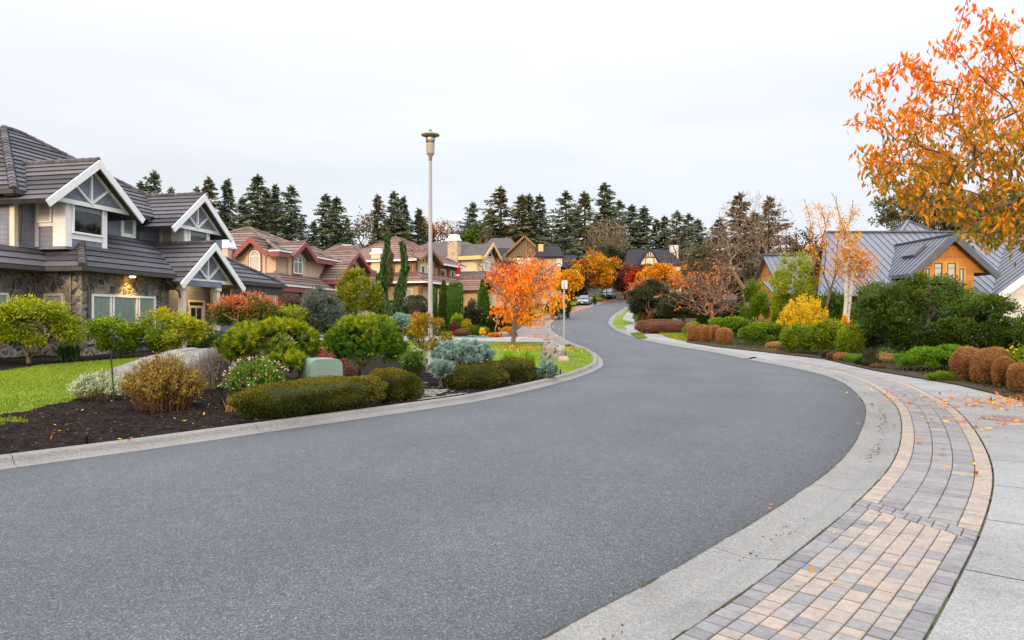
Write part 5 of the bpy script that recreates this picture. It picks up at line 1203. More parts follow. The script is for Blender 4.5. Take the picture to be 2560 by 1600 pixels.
# ------------------------------------------------------------------ houses only partly seen behind
def simple_house(label, px0, px1, ridge, eave, d, depth, wall_m, roof_m, inset=.3, chim=None, gab=None, base=None):
    xa, xb, zr, ze = XP(px0, d), XP(px1, d), ZP(ridge, d + depth / 2), ZP(eave, d); g = zt(d)
    h = thing('house', label, 'house', ((xa + xb) / 2, d, g)); wd = xb - xa; o_ = .5
    mb = MB(); mb.box8([(xa + o_, d + o_, g - 1), (xb - o_, d + o_, g - 1), (xb - o_, d + depth - o_, g - 1), (xa + o_, d + depth - o_, g - 1), (xa + o_, d + o_, ze), (xb - o_, d + o_, ze), (xb - o_, d + depth - o_, ze), (xa + o_, d + depth - o_, ze)]); mk('wall', mb, wall_m, h)
    rf = MB(); i_ = wd * inset; ym = d + depth / 2; e = [(xa, d, ze), (xb, d, ze), (xb, d + depth, ze), (xa, d + depth, ze)]; a, b = (xa + i_, ym, zr), (xb - i_, ym, zr)
    for p in ([e[0], e[1], b, a], [e[2], e[3], a, b], [e[3], e[0], a], [e[1], e[2], b]): slab(rf, p, .2)
    mk('roof', rf, roof_m, h)
    if chim:
        cx, cw, ct, cm = chim; mb = MB(); x = XP(cx, d + depth * .4); y = d + depth * .4; zb = ze; ztop = ZP(ct, y)
        mb.box8([(x - cw, y, zb), (x + cw, y, zb), (x + cw, y + 1, zb), (x - cw, y + 1, zb), (x - cw, y, ztop), (x + cw, y, ztop), (x + cw, y + 1, ztop), (x - cw, y + 1, ztop)])
        mb.box8([(x - cw - .1, y - .1, ztop + .002), (x + cw + .1, y - .1, ztop + .002), (x + cw + .1, y + 1.1, ztop + .002), (x - cw - .1, y + 1.1, ztop + .002), (x - cw - .1, y - .1, ztop + .2), (x + cw + .1, y - .1, ztop + .2), (x + cw + .1, y + 1.1, ztop + .2), (x - cw - .1, y + 1.1, ztop + .2)]); mk('chimney', mb, cm, h)
    if gab:
        pl, pr, pt, pb, mats = gab; dd = d - .6; xl, xr, zp, zb = XP(pl, dd), XP(pr, dd), ZP(pt, dd), ZP(pb, dd); xm = (xl + xr) / 2
        mb = MB(); F_ = [(xl, zb), (xr, zb), (xm + (xr - xl) * .1, zp), (xm - (xr - xl) * .1, zp)]
        A1 = [(x, dd, z) for x, z in F_]; B1 = [(x, dd + 4, z) for x, z in F_]; mb.poly(A1); mb.poly(B1)
        for i in range(4): j = (i + 1) % 4; mb.poly([A1[i], A1[j], B1[j], B1[i]])
        gw = mk('gable_wall', mb, mats[0], h); mb = MB(); zm = zb + (zp - zb) * .55; k_ = .45 * .5 * (xr - xl)
        mb.beam((xl + (xr - xl) * .2, dd - .04, zm), (xr - (xr - xl) * .2, dd - .04, zm), .12, .16)
        for t_ in (-.18, -.06, .06, .18): mb.beam((xm + t_ * (xr - xl), dd - .04, zm), (xm + t_ * .8 * (xr - xl), dd - .04, zb + (zp - zb) * (.93 if abs(t_) < .1 else .72)), .1, .1, (0, 1, 0))
        for t_ in (-.22, .22): mb.beam((xm + t_ * (xr - xl), dd - .04, zb), (xm + t_ * (xr - xl), dd - .04, zm), .1, .1, (0, 1, 0))
        mk('timber', mb, mats[1], gw)
        rf = MB(); ov = .5
        for s, xx in ((-1, xl), (1, xr)): slab(rf, [(xm + s * (xr - xl) * .1, dd - .4, zp + .15), (xx + s * ov, dd - .4, zb - .2), (xx + s * ov, dd + 5, zb - .2), (xm + s * (xr - xl) * .1, dd + 5, zp + .15)], .15)
        slab(rf, [(xm - (xr - xl) * .1, dd - .4, zp + .15), (xm + (xr - xl) * .1, dd - .4, zp + .15), (xm + (xr - xl) * .1, dd + 5, zp + .16), (xm - (xr - xl) * .1, dd + 5, zp + .16)], .15)
        mk('gable_roof', rf, roof_m, h)
    return h
simple_house('far house with a nearly black roof and small half timbered cream gable', 1562, 1712, 624, 662, 124, 12, M_cream2, M_shingd, .14, (1686, .75, 616, M_white), (1600, 1648, 628, 661, (M_cream2, M_dkbr)))
simple_house('house with a plain brown hip roof above the cream house', 1202, 1300, 595, 622, 122, 12, M_cream2, M_shing, .25)
simple_house('low house with dark blue grey roof between the cream and brown houses', 1222, 1300, 620, 650, 112, 9, M_tan2, M_shingd, .1)
simple_house('house with low grey roof and white chimney between peach and tan houses', 795, 900, 612, 634, 100, 10, M_cream2, M_shing, .2, (867, .6, 615, M_white))
simple_house('grey roofed house glimpsed over the roofs beside the stone chimney', 1040, 1125, 606, 640, 118, 12, M_cream2, M_shing, .2)
simple_house('long low house with flat grey roof line below the firs', 1360, 1490, 603, 614, 165, 10, M_tan2, M_shing, .06)
simple_house('small grey roofed house glimpsed beyond the trussed gable', 520, 590, 588, 600, 90, 9, M_cream2, M_shing, .15)

# ------------------------------------------------------------------ cedar and metal roof house
g = zt(40); H = Fr(0, 0, 90)   # u = +X, v = -Y : facade facing the camera
def Q(x, y, z): return (x, y, z)
hr = thing('house', 'cedar house with grey standing seam metal roofs and a glowing dormer window', 'house', (25, 41, g))
rf = MB(); SM = lambda mb, p: seams(mb, p, .46)
RY, EY = 46.0, 39.1; RZ, EZ = 7.5, 3.0
SM(rf, [(17.6, EY, EZ), (38, EY, EZ), (38, RY, RZ), (21.2, RY, RZ)]); SM(rf, [(21.6, 51.4, EZ), (38, 51.4, EZ), (38, RY, RZ), (21.2, RY, RZ)])
ap = (XP(2271, 50), 50, ZP(552, 50)); b0 = 5.6
for p, q in (((-1, -1), (1, -1)), ((1, -1), (1, 1)), ((1, 1), (-1, 1)), ((-1, 1), (-1, -1))):
    SM(rf, [(ap[0] + p[0] * b0, ap[1] + p[1] * b0, ap[2] - 4.4), (ap[0] + q[0] * b0, ap[1] + q[1] * b0, ap[2] - 4.4), ap])
dx = XP(2373, 39); dz_p = ZP(588, 39); dz_e = ZP(684, 39); hw = 2.34
for s in (-1, 1): SM(rf, [(dx + s * hw, 38.6, dz_e), (dx + s * hw, 44.5, dz_e), (dx, 44.5, dz_p), (dx, 38.6, dz_p)])
# white wing gable
WX, WZ, WY = XP(2484, 38.4), ZP(750, 38.4), 38.4
SM(rf, [(WX, WY, WZ), (WX + 5, WY, WZ + 3.75), (WX + 5, 44, WZ + 3.75), (WX, 44, WZ)])
# small wing at the far end and its lean-to
SM(rf, [(20.2, 52.2, 4.5), (24, 52.2, 4.5), (24, 55, 6.8), (20.2, 55, 6.8)]); SM(rf, [(20.2, 57.8, 4.5), (24, 57.8, 4.5), (24, 55, 6.8), (20.2, 55, 6.8)])
SM(rf, [(19.3, 50.4, 3.6), (23, 50.4, 3.6), (23, 52.6, 4.6), (19.3, 52.6, 4.6)])
for a, b in (((21.1, RY, RZ + .06), (38, RY, RZ + .06)), ((20.1, 55, 6.86), (24, 55, 6.86))): rf.beam(a, b, .25, .08)
for s in (-1, 1):
    for t_ in (-1, 1): rf.beam((ap[0] + s * b0, ap[1] + t_ * b0, ap[2] - 4.36), (ap[0], ap[1], ap[2] + .05), .18, .08)
rf.beam((dx, 38.55, dz_p + .05), (dx, 44.5, dz_p + .05), .2, .06)
mk('roof', rf, M_metal, hr)
mb = MB(); mb.box8([(21.6, 41.2, g - .5), (37.5, 41.2, g - .5), (37.5, 50.8, g - .5), (21.6, 50.8, g - .5), (21.6, 41.2, EZ + .3), (37.5, 41.2, EZ + .3), (37.5, 50.8, EZ + .3), (21.6, 50.8, EZ + .3)])
mb.poly([(18.3, 39.9, g), (21.55, RY, g), (21.55, RY, RZ - .15), (18.3, 39.9, EZ + .25)]); mb.poly([(21.55, RY, g), (22.0, 50.9, g), (22.0, 50.9, EZ + .3), (21.55, RY, RZ - .15)]); mb.poly([(18.3, 39.9, g), (21.6, 41.2, g), (21.6, 41.2, EZ + .3), (18.3, 39.9, EZ + .2)])
mb.box8([(20.6, 52.6, g), (23.8, 52.6, g), (23.8, 57.4, g), (20.6, 57.4, g), (20.6, 52.6, 4.6), (23.8, 52.6, 4.6), (23.8, 57.4, 4.6), (20.6, 57.4, 4.6)]); mb.poly([(20.58, 52.5, 4.55), (20.58, 57.5, 4.55), (20.58, 55, 6.65)])
wy = 39.0; dw = 1.72
mb.box8([(dx - 2.0, wy, 2.6), (dx + 1.42, wy, 2.6), (dx + 1.42, 43, 2.6), (dx - 2.0, 43, 2.6), (dx - 2.0, wy, dz_e + .3), (dx + 1.42, wy, dz_e + .3), (dx + 1.42, 43, dz_e + .3), (dx - 2.0, 43, dz_e + .3)])
mb.poly([(dx - 2.2, wy - .01, dz_e + .05), (dx + 2.2, wy - .01, dz_e + .05), (dx, wy - .01, dz_p - .16)])
mk('wall', mb, M_cedar, hr)
mb = MB(); barge(mb, H, dx, hw + .12, dz_e - .05, dz_p, -38.55, .08, .34); mb.beam((dx - hw, 38.6, dz_e - .12), (dx - hw, 41, dz_e - .12), .1, .2)
mb.beam((17.55, EY, EZ - .1), (21.15, RY, RZ - .1), .08, .3); mb.beam((21.55, 51.4, EZ - .1), (21.15, RY, RZ - .1), .08, .3)
mk('bargeboard', mb, M_fasc, hr)
sc = 39 / F; zb = ZP(718, 39)
def xz(zx, zy): return dx + (zx - 1225) / 3.2875 * sc, EYE + (800 - (540 + zy / 3.2875)) * sc
mb = MB()
def trim_(x0, x1, y0, y1, pr=.06):
    a, zt_ = xz(x0, y0); b, zb_ = xz(x1, y1); mb.box8([(a, wy - pr, zb_), (b, wy - pr, zb_), (b, wy, zb_), (a, wy, zb_), (a, wy - pr, zt_), (b, wy - pr, zt_), (b, wy, zt_), (a, wy, zt_)])
trim_(1078, 1095, 372, 600); trim_(1166, 1206, 386, 600, .055); trim_(1276, 1298, 372, 600); trim_(1096, 1275, 372, 385, .05); trim_(1012, 1030, 418, 600, .05); trim_(1062, 1077, 418, 600, .045); trim_(1299, 1306, 418, 600, .045); trim_(1341, 1358, 418, 600, .05); trim_(1031, 1061, 418, 430, .045); trim_(1307, 1340, 418, 430, .045)
mk('trim', mb, M_cedar2, hr)
for zx0, zx1, zy0, zy1, tr in ((1031, 1061, 431, 575, None), (1096, 1165, 386, 575, 428), (1207, 1275, 386, 575, 428), (1307, 1340, 431, 575, None)):
    a, zt_ = xz(zx0, zy0); b, zb_ = xz(zx1, zy1); tr_ = [(xz(0, tr)[1], a + .05, b - .05)] if tr else ()
    window(hr, H, 'f', a, b, zb_, zt_, -wy, M_gutm, M_cglass, fw=.045, dep=.045, trans=tr_)
mb = MB(); y0, y1 = 40.2, 41.5; sx = lambda z: dx - hw * (dz_p - z) / (dz_p - dz_e)
za, zb2 = dz_p - .5, dz_p - 1.15
mb.box8([(sx(za), y0, za + .03), (sx(zb2), y0, zb2 + .03), (sx(zb2), y1, zb2 + .03), (sx(za), y1, za + .03), (sx(za) - .1, y0, za + .16), (sx(zb2) - .1, y0, zb2 + .16), (sx(zb2) - .1, y1, zb2 + .16), (sx(za) - .1, y1, za + .16)]); mk('skylight', mb, M_fasc, hr)
mb = MB(); mb.beam((WX - .1, WY - .05, WZ - .16), (WX + 5, WY - .05, WZ + 3.66), .36, .1, (0, 1, 0)); mk('bargeboard', mb, M_white, hr)
mb = MB(); mb.poly([(WX + .5, WY + .35, g), (WX + 8, WY + .35, g), (WX + 8, WY + .35, WZ + 3.4), (WX + 4.6, WY + .35, WZ + 3.4), (WX + .5, WY + .35, WZ + .3)]); mb.poly([(WX + .5, WY + .35, g), (WX + .5, WY + .35, WZ + .3), (WX + .5, WY + 2, WZ + .3), (WX + .5, WY + 2, g)]); w_ = mk('wall', mb, M_wsid, hr); w_['label'] = 'white board wall of the wing'
# ------------------------------------------------------------------ street furniture
M_galv = surf('galvanised_steel', [(.30, .315, .335), (.40, .415, .43)], 6, 6, .5, .5, metal=.2, stretch=(1, 1, .3))
M_lampb = surf('beige_lamp_housing', [(.34, .31, .25), (.40, .37, .31)], 3, 4, .55, .35)
M_lens = glassm('lamp_lens', (.86, .86, .86), .18, .25)
M_bulb = surf('frosted_lamp_core', [(.75, .70, .62), (.8, .76, .7)], 3, 2, .5, .3)
lp = G(1076, 921); lx, ly, lz = lp
L_ = thing('street_lamp', 'tall octagonal galvanised street lamp with a wide shallow hat', 'street lamp', lp)
H_ = ZP(340, ly)
mb = MB(); mb.tube([(lx, ly, lz + .02), (lx, ly, ZP(398, ly))], [.088, .048], 8); mk('pole', mb, M_galv, L_)
mb = MB(); mb.box8([(lx - .16, ly - .16, lz), (lx + .16, ly - .16, lz), (lx + .16, ly + .16, lz), (lx - .16, ly + .16, lz), (lx - .16, ly - .16, lz + .14), (lx + .16, ly - .16, lz + .14), (lx + .16, ly + .16, lz + .14), (lx - .16, ly + .16, lz + .14)]); mk('base', mb, M_galv, L_)
z1, z2, z3, z4 = ZP(398, ly), ZP(382, ly), ZP(358, ly), ZP(338, ly)
mb = MB(); mb.lathe((lx, ly, 0), [(.052, z1 - .05), (.055, z1 + .08), (.075, z1 + .09), (.075, z1 + .13), (.12, z1 + .15), (.125, z2 + .0), (.135, z3 - .02), (.135, z3)], 20); mk('housing', mb, M_lampb, L_, True)
mb = MB(); mb.lathe((lx, ly, 0), [(.128, z3 + .002), (.165, z4 - .02)], 20); mk('lens', mb, M_lens, L_, True)
mb = MB(); mb.lathe((lx, ly, 0), [(.07, z3 + .003), (.085, z3 + .1), (.085, z4 - .08), (.05, z4 - .04)], 14); mk('bulb', mb, M_bulb, L_, True)
mb = MB(); mb.lathe((lx, ly, 0), [(.16, z4 - .035), (.285, z4 - .01), (.292, z4 + .02), (.22, z4 + .06), (.1, z4 + .10), (.03, z4 + .11)], 28); mk('hat', mb, M_lampb, L_, True)
M_green = surf('green_photocell', [(.03, .10, .07), (.04, .13, .09)], 3, 2, .5, .3)
mb = MB(); mb.lathe((lx, ly, 0), [(.04, z4 + .10), (.04, z4 + .17), (.02, z4 + .18)], 12); mk('photocell', mb, M_green, L_, True)

sp_ = G(1410, 870, .05); sx_, sy_, sz_ = sp_
S_ = thing('street_sign', 'back of a small white rectangular sign on a thin galvanised post', 'sign', sp_)
mb = MB(); mb.tube([(sx_, sy_, sz_ - .1), (sx_, sy_, ZP(703, sy_))], .032, 8); mk('post', mb, M_galv, S_)
zt_, zb_ = ZP(701, sy_), ZP(722, sy_); w_ = .135
mb = MB(); c = []
for y in (sy_ - .046, sy_ - .042):
    ring = []
    for cx, cz, a0 in ((w_ - .03, zt_ - .03, 0), (-w_ + .03, zt_ - .03, 90), (-w_ + .03, zb_ + .03, 180), (w_ - .03, zb_ + .03, 270)):
        for k in range(4): a = R(a0 + k * 30); ring.append((sx_ + .02 + cx + .03 * math.cos(a), y, cz + .03 * math.sin(a)))
    c.append(ring); 
mb.poly(c[0]); mb.poly(c[1])
for i in range(16): j = (i + 1) % 16; mb.poly([c[0][i], c[0][j], c[1][j], c[1][i]])
M_signw = surf('bare_sign_metal', [(.48, .50, .53), (.56, .58, .60)], 3, 3, .5, .4)
mk('sign_plate', mb, M_signw, S_)
mb = MB(); mb.box8([(sx_ - .03, sy_ - .075, zb_ + .05), (sx_ + .05, sy_ - .075, zb_ + .05), (sx_ + .05, sy_ - .0465, zb_ + .05), (sx_ - .03, sy_ - .0465, zb_ + .05), (sx_ - .03, sy_ - .075, zt_ - .06), (sx_ + .05, sy_ - .075, zt_ - .06), (sx_ + .05, sy_ - .0465, zt_ - .06), (sx_ - .03, sy_ - .0465, zt_ - .06)]); mk('bracket', mb, M_galv, S_)

# utility pedestal: box with big rounded top edges
M_ped = surf('sage_green_cabinet', [(.155, .235, .205), (.19, .275, .24)], 1.6, 5, .5, .35, .05, 30)
pd = 13.2; px0, px1 = XP(768, pd), XP(846, pd); pz1 = ZP(896, pd); g = zt(pd) + .1
Pd = thing('utility_cabinet', 'sage green metal utility cabinet with a rounded lid between the pines', 'utility cabinet', ((px0 + px1) / 2, pd, g))
def rbox(x0, x1, y0, y1, z0, z1, r, n=6):
    mb = MB(); prof = [(x0, z0)] + [(x0 + r - r * math.cos(R(90 * k / n)), z1 - r + r * math.sin(R(90 * k / n))) for k in range(n + 1)] + [(x1 - r + r * math.sin(R(90 * k / n)), z1 - r + r * math.cos(R(90 * k / n))) for k in range(n + 1)] + [(x1, z0)]
    fr_ = [(x, y0, z) for x, z in prof]; bk = [(x, y1, z) for x, z in prof]; mb.poly(fr_); mb.poly(list(reversed(bk)))
    for i in range(len(prof)): j = (i + 1) % len(prof); mb.poly([fr_[i], bk[i], bk[j], fr_[j]])
    return mb
def rot(o, deg, about):
    Mx = Matrix.Translation(about) @ Matrix.Rotation(R(deg), 4, 'Z') @ Matrix.Translation(-Vector(about)); o.data.transform(Mx)
zc = g + .32
lid = rbox(px0, px1, pd - .3, pd + .35, zc, pz1, .13); o1 = mk('lid', lid, M_ped, Pd, bevel=.025)
lo = rbox(px0 + .02, px1 - .02, pd - .27, pd + .32, g - .1, zc - .003, .001, 1); o2 = mk('base', lo, M_ped, Pd, bevel=.01)
for o_ in (o1, o2): rot(o_, 30, (0, 0, 0))
mb = MB(); cx_ = (px0 + px1) / 2; mb.box8([(cx_ - .06, pd - .06, pz1 - .005), (cx_ + .06, pd - .06, pz1 - .005), (cx_ + .06, pd + .02, pz1 - .005), (cx_ - .06, pd + .02, pz1 - .005), (cx_ - .05, pd - .05, pz1 + .02), (cx_ + .05, pd - .05, pz1 + .02), (cx_ + .05, pd + .01, pz1 + .02), (cx_ - .05, pd + .01, pz1 + .02)]); mk('latch', mb, M_ped, Pd)

# irrigation risers
M_blk = surf('black_plastic', [(.012, .012, .013), (.025, .025, .027)], 5, 3, .5, .4)
for i, (a, b, lab) in enumerate((((277, 878), (287, 1031), 'thin black garden riser standing in the bare mulch before the lawn'), ((491, 858), (489, 925), 'thin black garden riser behind the golden brown shrub'))):
    p = G(b[0], b[1], .1); top = Vector((XP(a[0], p.y), p.y, ZP(a[1], p.y)))
    t = thing('sprinkler_riser', lab, 'sprinkler', p, 'black garden risers in the front bed')
    mb = MB(); mb.tube([p, top], .011, 8); mk('pipe', mb, M_blk, t)
    mb = MB(); d = (top - p).normalized(); mb.tube([top - d * .03, top + d * .02], [.018, .016], 10); mb.tube([p + (top - p) * .27, p + (top - p) * .3], .015, 10); mk('cap', mb, M_blk, t)
for i, (px, py, lab) in enumerate(((217, 1110, 'tiny black sprinkler head poking from the mulch near the kerb'), (1401, 936, 'tiny black sprinkler head at the corner of the rounded lawn'))):
    p = G(px, py, .1); mb = MB(); mb.lathe(p, [(.014, -.05), (.014, .09), (.02, .09), (.02, .13), (.01, .14)], 10); o = mk('lawn_sprinkler', mb, M_blk, None, True, p); tag(o, lab, 'sprinkler')

# manhole cover in the pavement
p = G(2522, 1046, .045); M_mh = surf('rusty_iron_cover', [(.16, .10, .085), (.25, .17, .15), (.20, .19, .18)], 9, 5, .7, .3, .5, 60)
mb = MB(); mb.lathe(p, [(.36, -.03), (.36, .004), (.33, .007), (.31, .003), (.0, .003)], 32)
for k in range(-4, 5):
    for j in range(-4, 5):
        if k * k + j * j < 17: x, y = p.x + k * .062, p.y + j * .062; mb.box8([(x - .018, y - .018, p.z + .0032), (x + .018, y - .018, p.z + .0032), (x + .018, y + .018, p.z + .0032), (x - .018, y + .018, p.z + .0032), (x - .014, y - .014, p.z + .008), (x + .014, y - .014, p.z + .008), (x + .014, y + .014, p.z + .008), (x - .014, y + .014, p.z + .008)])
o = mk('manhole_cover', mb, M_mh, None, False, p); tag(o, 'round rusty manhole cover set in the pavement among fallen leaves', 'manhole cover')

# ------------------------------------------------------------------ boulders
M_rock = surf('grey_boulder', [(.09, .087, .083), (.19, .186, .175), (.27, .263, .25)], 4, 10, .9, .15, 1.0, 14, fine=(30, .45))
def lichen():
    m = surf('lichen_rock', [(.16, .155, .145), (.27, .26, .23), (.36, .34, .30)], 2.2, 8, .9, .15, .9, 12, fine=(18, .4))
    nt = m.node_tree; b = nt.nodes['Principled BSDF']; src = b.inputs['Base Color'].links[0].from_socket; tc = nt.nodes['Texture Coordinate']
    n = N(nt, 'ShaderNodeTexNoise'); n.inputs['Scale'].default_value = 9; n.inputs['Detail'].default_value = 6; nt.links.new(tc.outputs['Object'], n.inputs['Vector'])
    rp = ramp(nt, [(.52, (0, 0, 0)), (.60, (.8, .8, .8))]); nt.links.new(n.outputs['Fac'], rp.inputs[0])
    mx = N(nt, 'ShaderNodeMix', data_type='RGBA'); nt.links.new(rp.outputs[0], mx.inputs[0]); nt.links.new(src, mx.inputs[6]); mx.inputs[7].default_value = (.03, .03, .03, 1); nt.links.new(mx.outputs[2], b.inputs['Base Color']); return m
M_lich = lichen()
M_tanrock = surf('tan_rock', [(.20, .155, .12), (.32, .26, .20), (.38, .32, .26)], 3, 8, .9, .15, .8, 12)
from mathutils import noise as mnoise
def rock(name, label, c, r, seed, mat, power=3.0, amp=.16, rotz=0, tilt=(0, 0), sub=4):
    bm = bmesh.new(); bmesh.ops.create_icosphere(bm, subdivisions=sub, radius=1)
    rm = Matrix.Rotation(R(rotz), 3, 'Z') @ Matrix.Rotation(R(tilt[0]), 3, 'X') @ Matrix.Rotation(R(tilt[1]), 3, 'Y'); off = Vector((seed * 7.3, seed * 3.1, seed * 1.7))
    for v in bm.verts:
        d = v.co.normalized(); k = (abs(d.x) ** power + abs(d.y) ** power + abs(d.z) ** power) ** (-1 / power); p = d * k
        n = mnoise.fractal(d * 1.3 + off, 1.0, 2.0, 6) ; n2 = mnoise.noise(d * 5 + off)
        p = p * (1 + amp * n + amp * .18 * n2); p = Vector((p.x * r[0], p.y * r[1], p.z * r[2])); v.co = rm @ p
    me = bpy.data.meshes.new(name); bm.to_mesh(me); bm.free(); me.materials.append(mat)
    o = bpy.data.objects.new(name, me); link(o); o.location = c; WL[o] = Vector(c); tag(o, label, 'boulder')
    me.polygons.foreach_set('use_smooth', [True] * len(me.polygons)); return o
d = 16.4; rock('boulder', 'long flat grey boulder lying behind the golden brown shrub', (XP(422, d), d, zt(d) + .26), (1.45, .75, .52), 1, M_rock, 3.2, .14, 12, (0, -11))
d = 24.2; rock('boulder', 'pale boulder blotched with black lichen on the corner lawn', (XP(1384, d), d, zt(d) + .30), (.44, .36, .40), 4, M_lich, 3.0, .12, 0, (0, 16))
d = 23.2; rock('boulder', 'small smooth tan boulder leaning on the lichen covered one', (XP(1408, d), d, zt(d) + .12), (.22, .18, .17), 6, M_tanrock, 2.2, .12)
d = 118; rock('boulder', 'big pale boulder at the bend behind the parked minivan', (XP(1568, d), d, zt(d) + .5), (1.3, .9, .9), 9, M_tanrock, 3, .2)
for i, (px, d, r_, lab) in enumerate(((1256, 40.4, .25, 'small grey rock by the orange brown shrub beyond the driveway'),)):
    rock('boulder', lab, (XP(px, d), d, zt(d) + .2), (r_ * 1.4, r_, r_ * .8), 12 + i, M_rock, 3, .2, sub=3)
# low stone wall behind the cars
M_lowst = voro_stone('garden_wall_stone', [(.13, .12, .105), (.20, .185, .16), (.26, .24, .21)], (.09, .085, .075), 1.6, .6, .06, 1.6)
d = 126; x0, x1 = XP(1470, d), XP(1560, d); z0, z1 = zt(d) - .3, ZP(722, d); mb = MB(); n = 14
for i in range(n):
    a = x0 + (x1 - x0) * i / n; b = x0 + (x1 - x0) * (i + 1) / n; h = z1 + .12 * math.sin(i * 2.1); mb.box8([(a, d, z0), (b - .001, d, z0), (b - .001, d + .6, z0), (a, d + .6, z0), (a, d, h), (b - .001, d, h), (b - .001, d + .6, h), (a, d + .6, h)])
o = mk('garden_wall', mb, M_lowst, None, False, (x0, d, z0)); tag(o, 'low grey stone retaining wall behind the parked cars', 'wall')

# ------------------------------------------------------------------ cars
def carpaint(name, c, metal=.5, rough=.3):
    m, nt, nd, L = nodes(name); out = N(nt, 'ShaderNodeOutputMaterial'); b = N(nt, 'ShaderNodeBsdfPrincipled'); b.inputs['Base Color'].default_value = (*c, 1); b.inputs['Metallic'].default_value = metal; b.inputs['Roughness'].default_value = rough; b.inputs['Coat Weight'].default_value = .5; b.inputs['Coat Roughness'].default_value = .05
    tc = N(nt, 'ShaderNodeTexCoord'); n = N(nt, 'ShaderNodeTexNoise'); n.inputs['Scale'].default_value = 1.5; L.new(tc.outputs['Object'], n.inputs['Vector']); mr = N(nt, 'ShaderNodeMapRange'); mr.inputs['To Min'].default_value = rough - .08; mr.inputs['To Max'].default_value = rough + .1; L.new(n.outputs['Fac'], mr.inputs[0]); L.new(mr.outputs[0], b.inputs['Roughness']); L.new(b.outputs[0], out.inputs[0]); return m
M_silv = carpaint('silver_paint', (.30, .33, .40)); M_grey = carpaint('slate_grey_paint', (.085, .10, .14))
M_tyre = surf('tyre_rubber', [(.012, .012, .012), (.022, .022, .022)], 8, 3, .85, .2); M_rim = surf('alloy_rim', [(.35, .35, .36), (.45, .45, .46)], 8, 3, .35, .5, metal=.7)
M_cgl = darkglass('car_glass', (.03, .05, .055), .03, .9); M_head = darkglass('headlight_glass', (.55, .56, .58), .1, .8); M_plate = surf('number_plate', [(.62, .60, .56), (.7, .68, .65)], 9, 2, .5, .3); M_tail = darkglass('tail_light_glass', (.25, .01, .01), .1, .6)
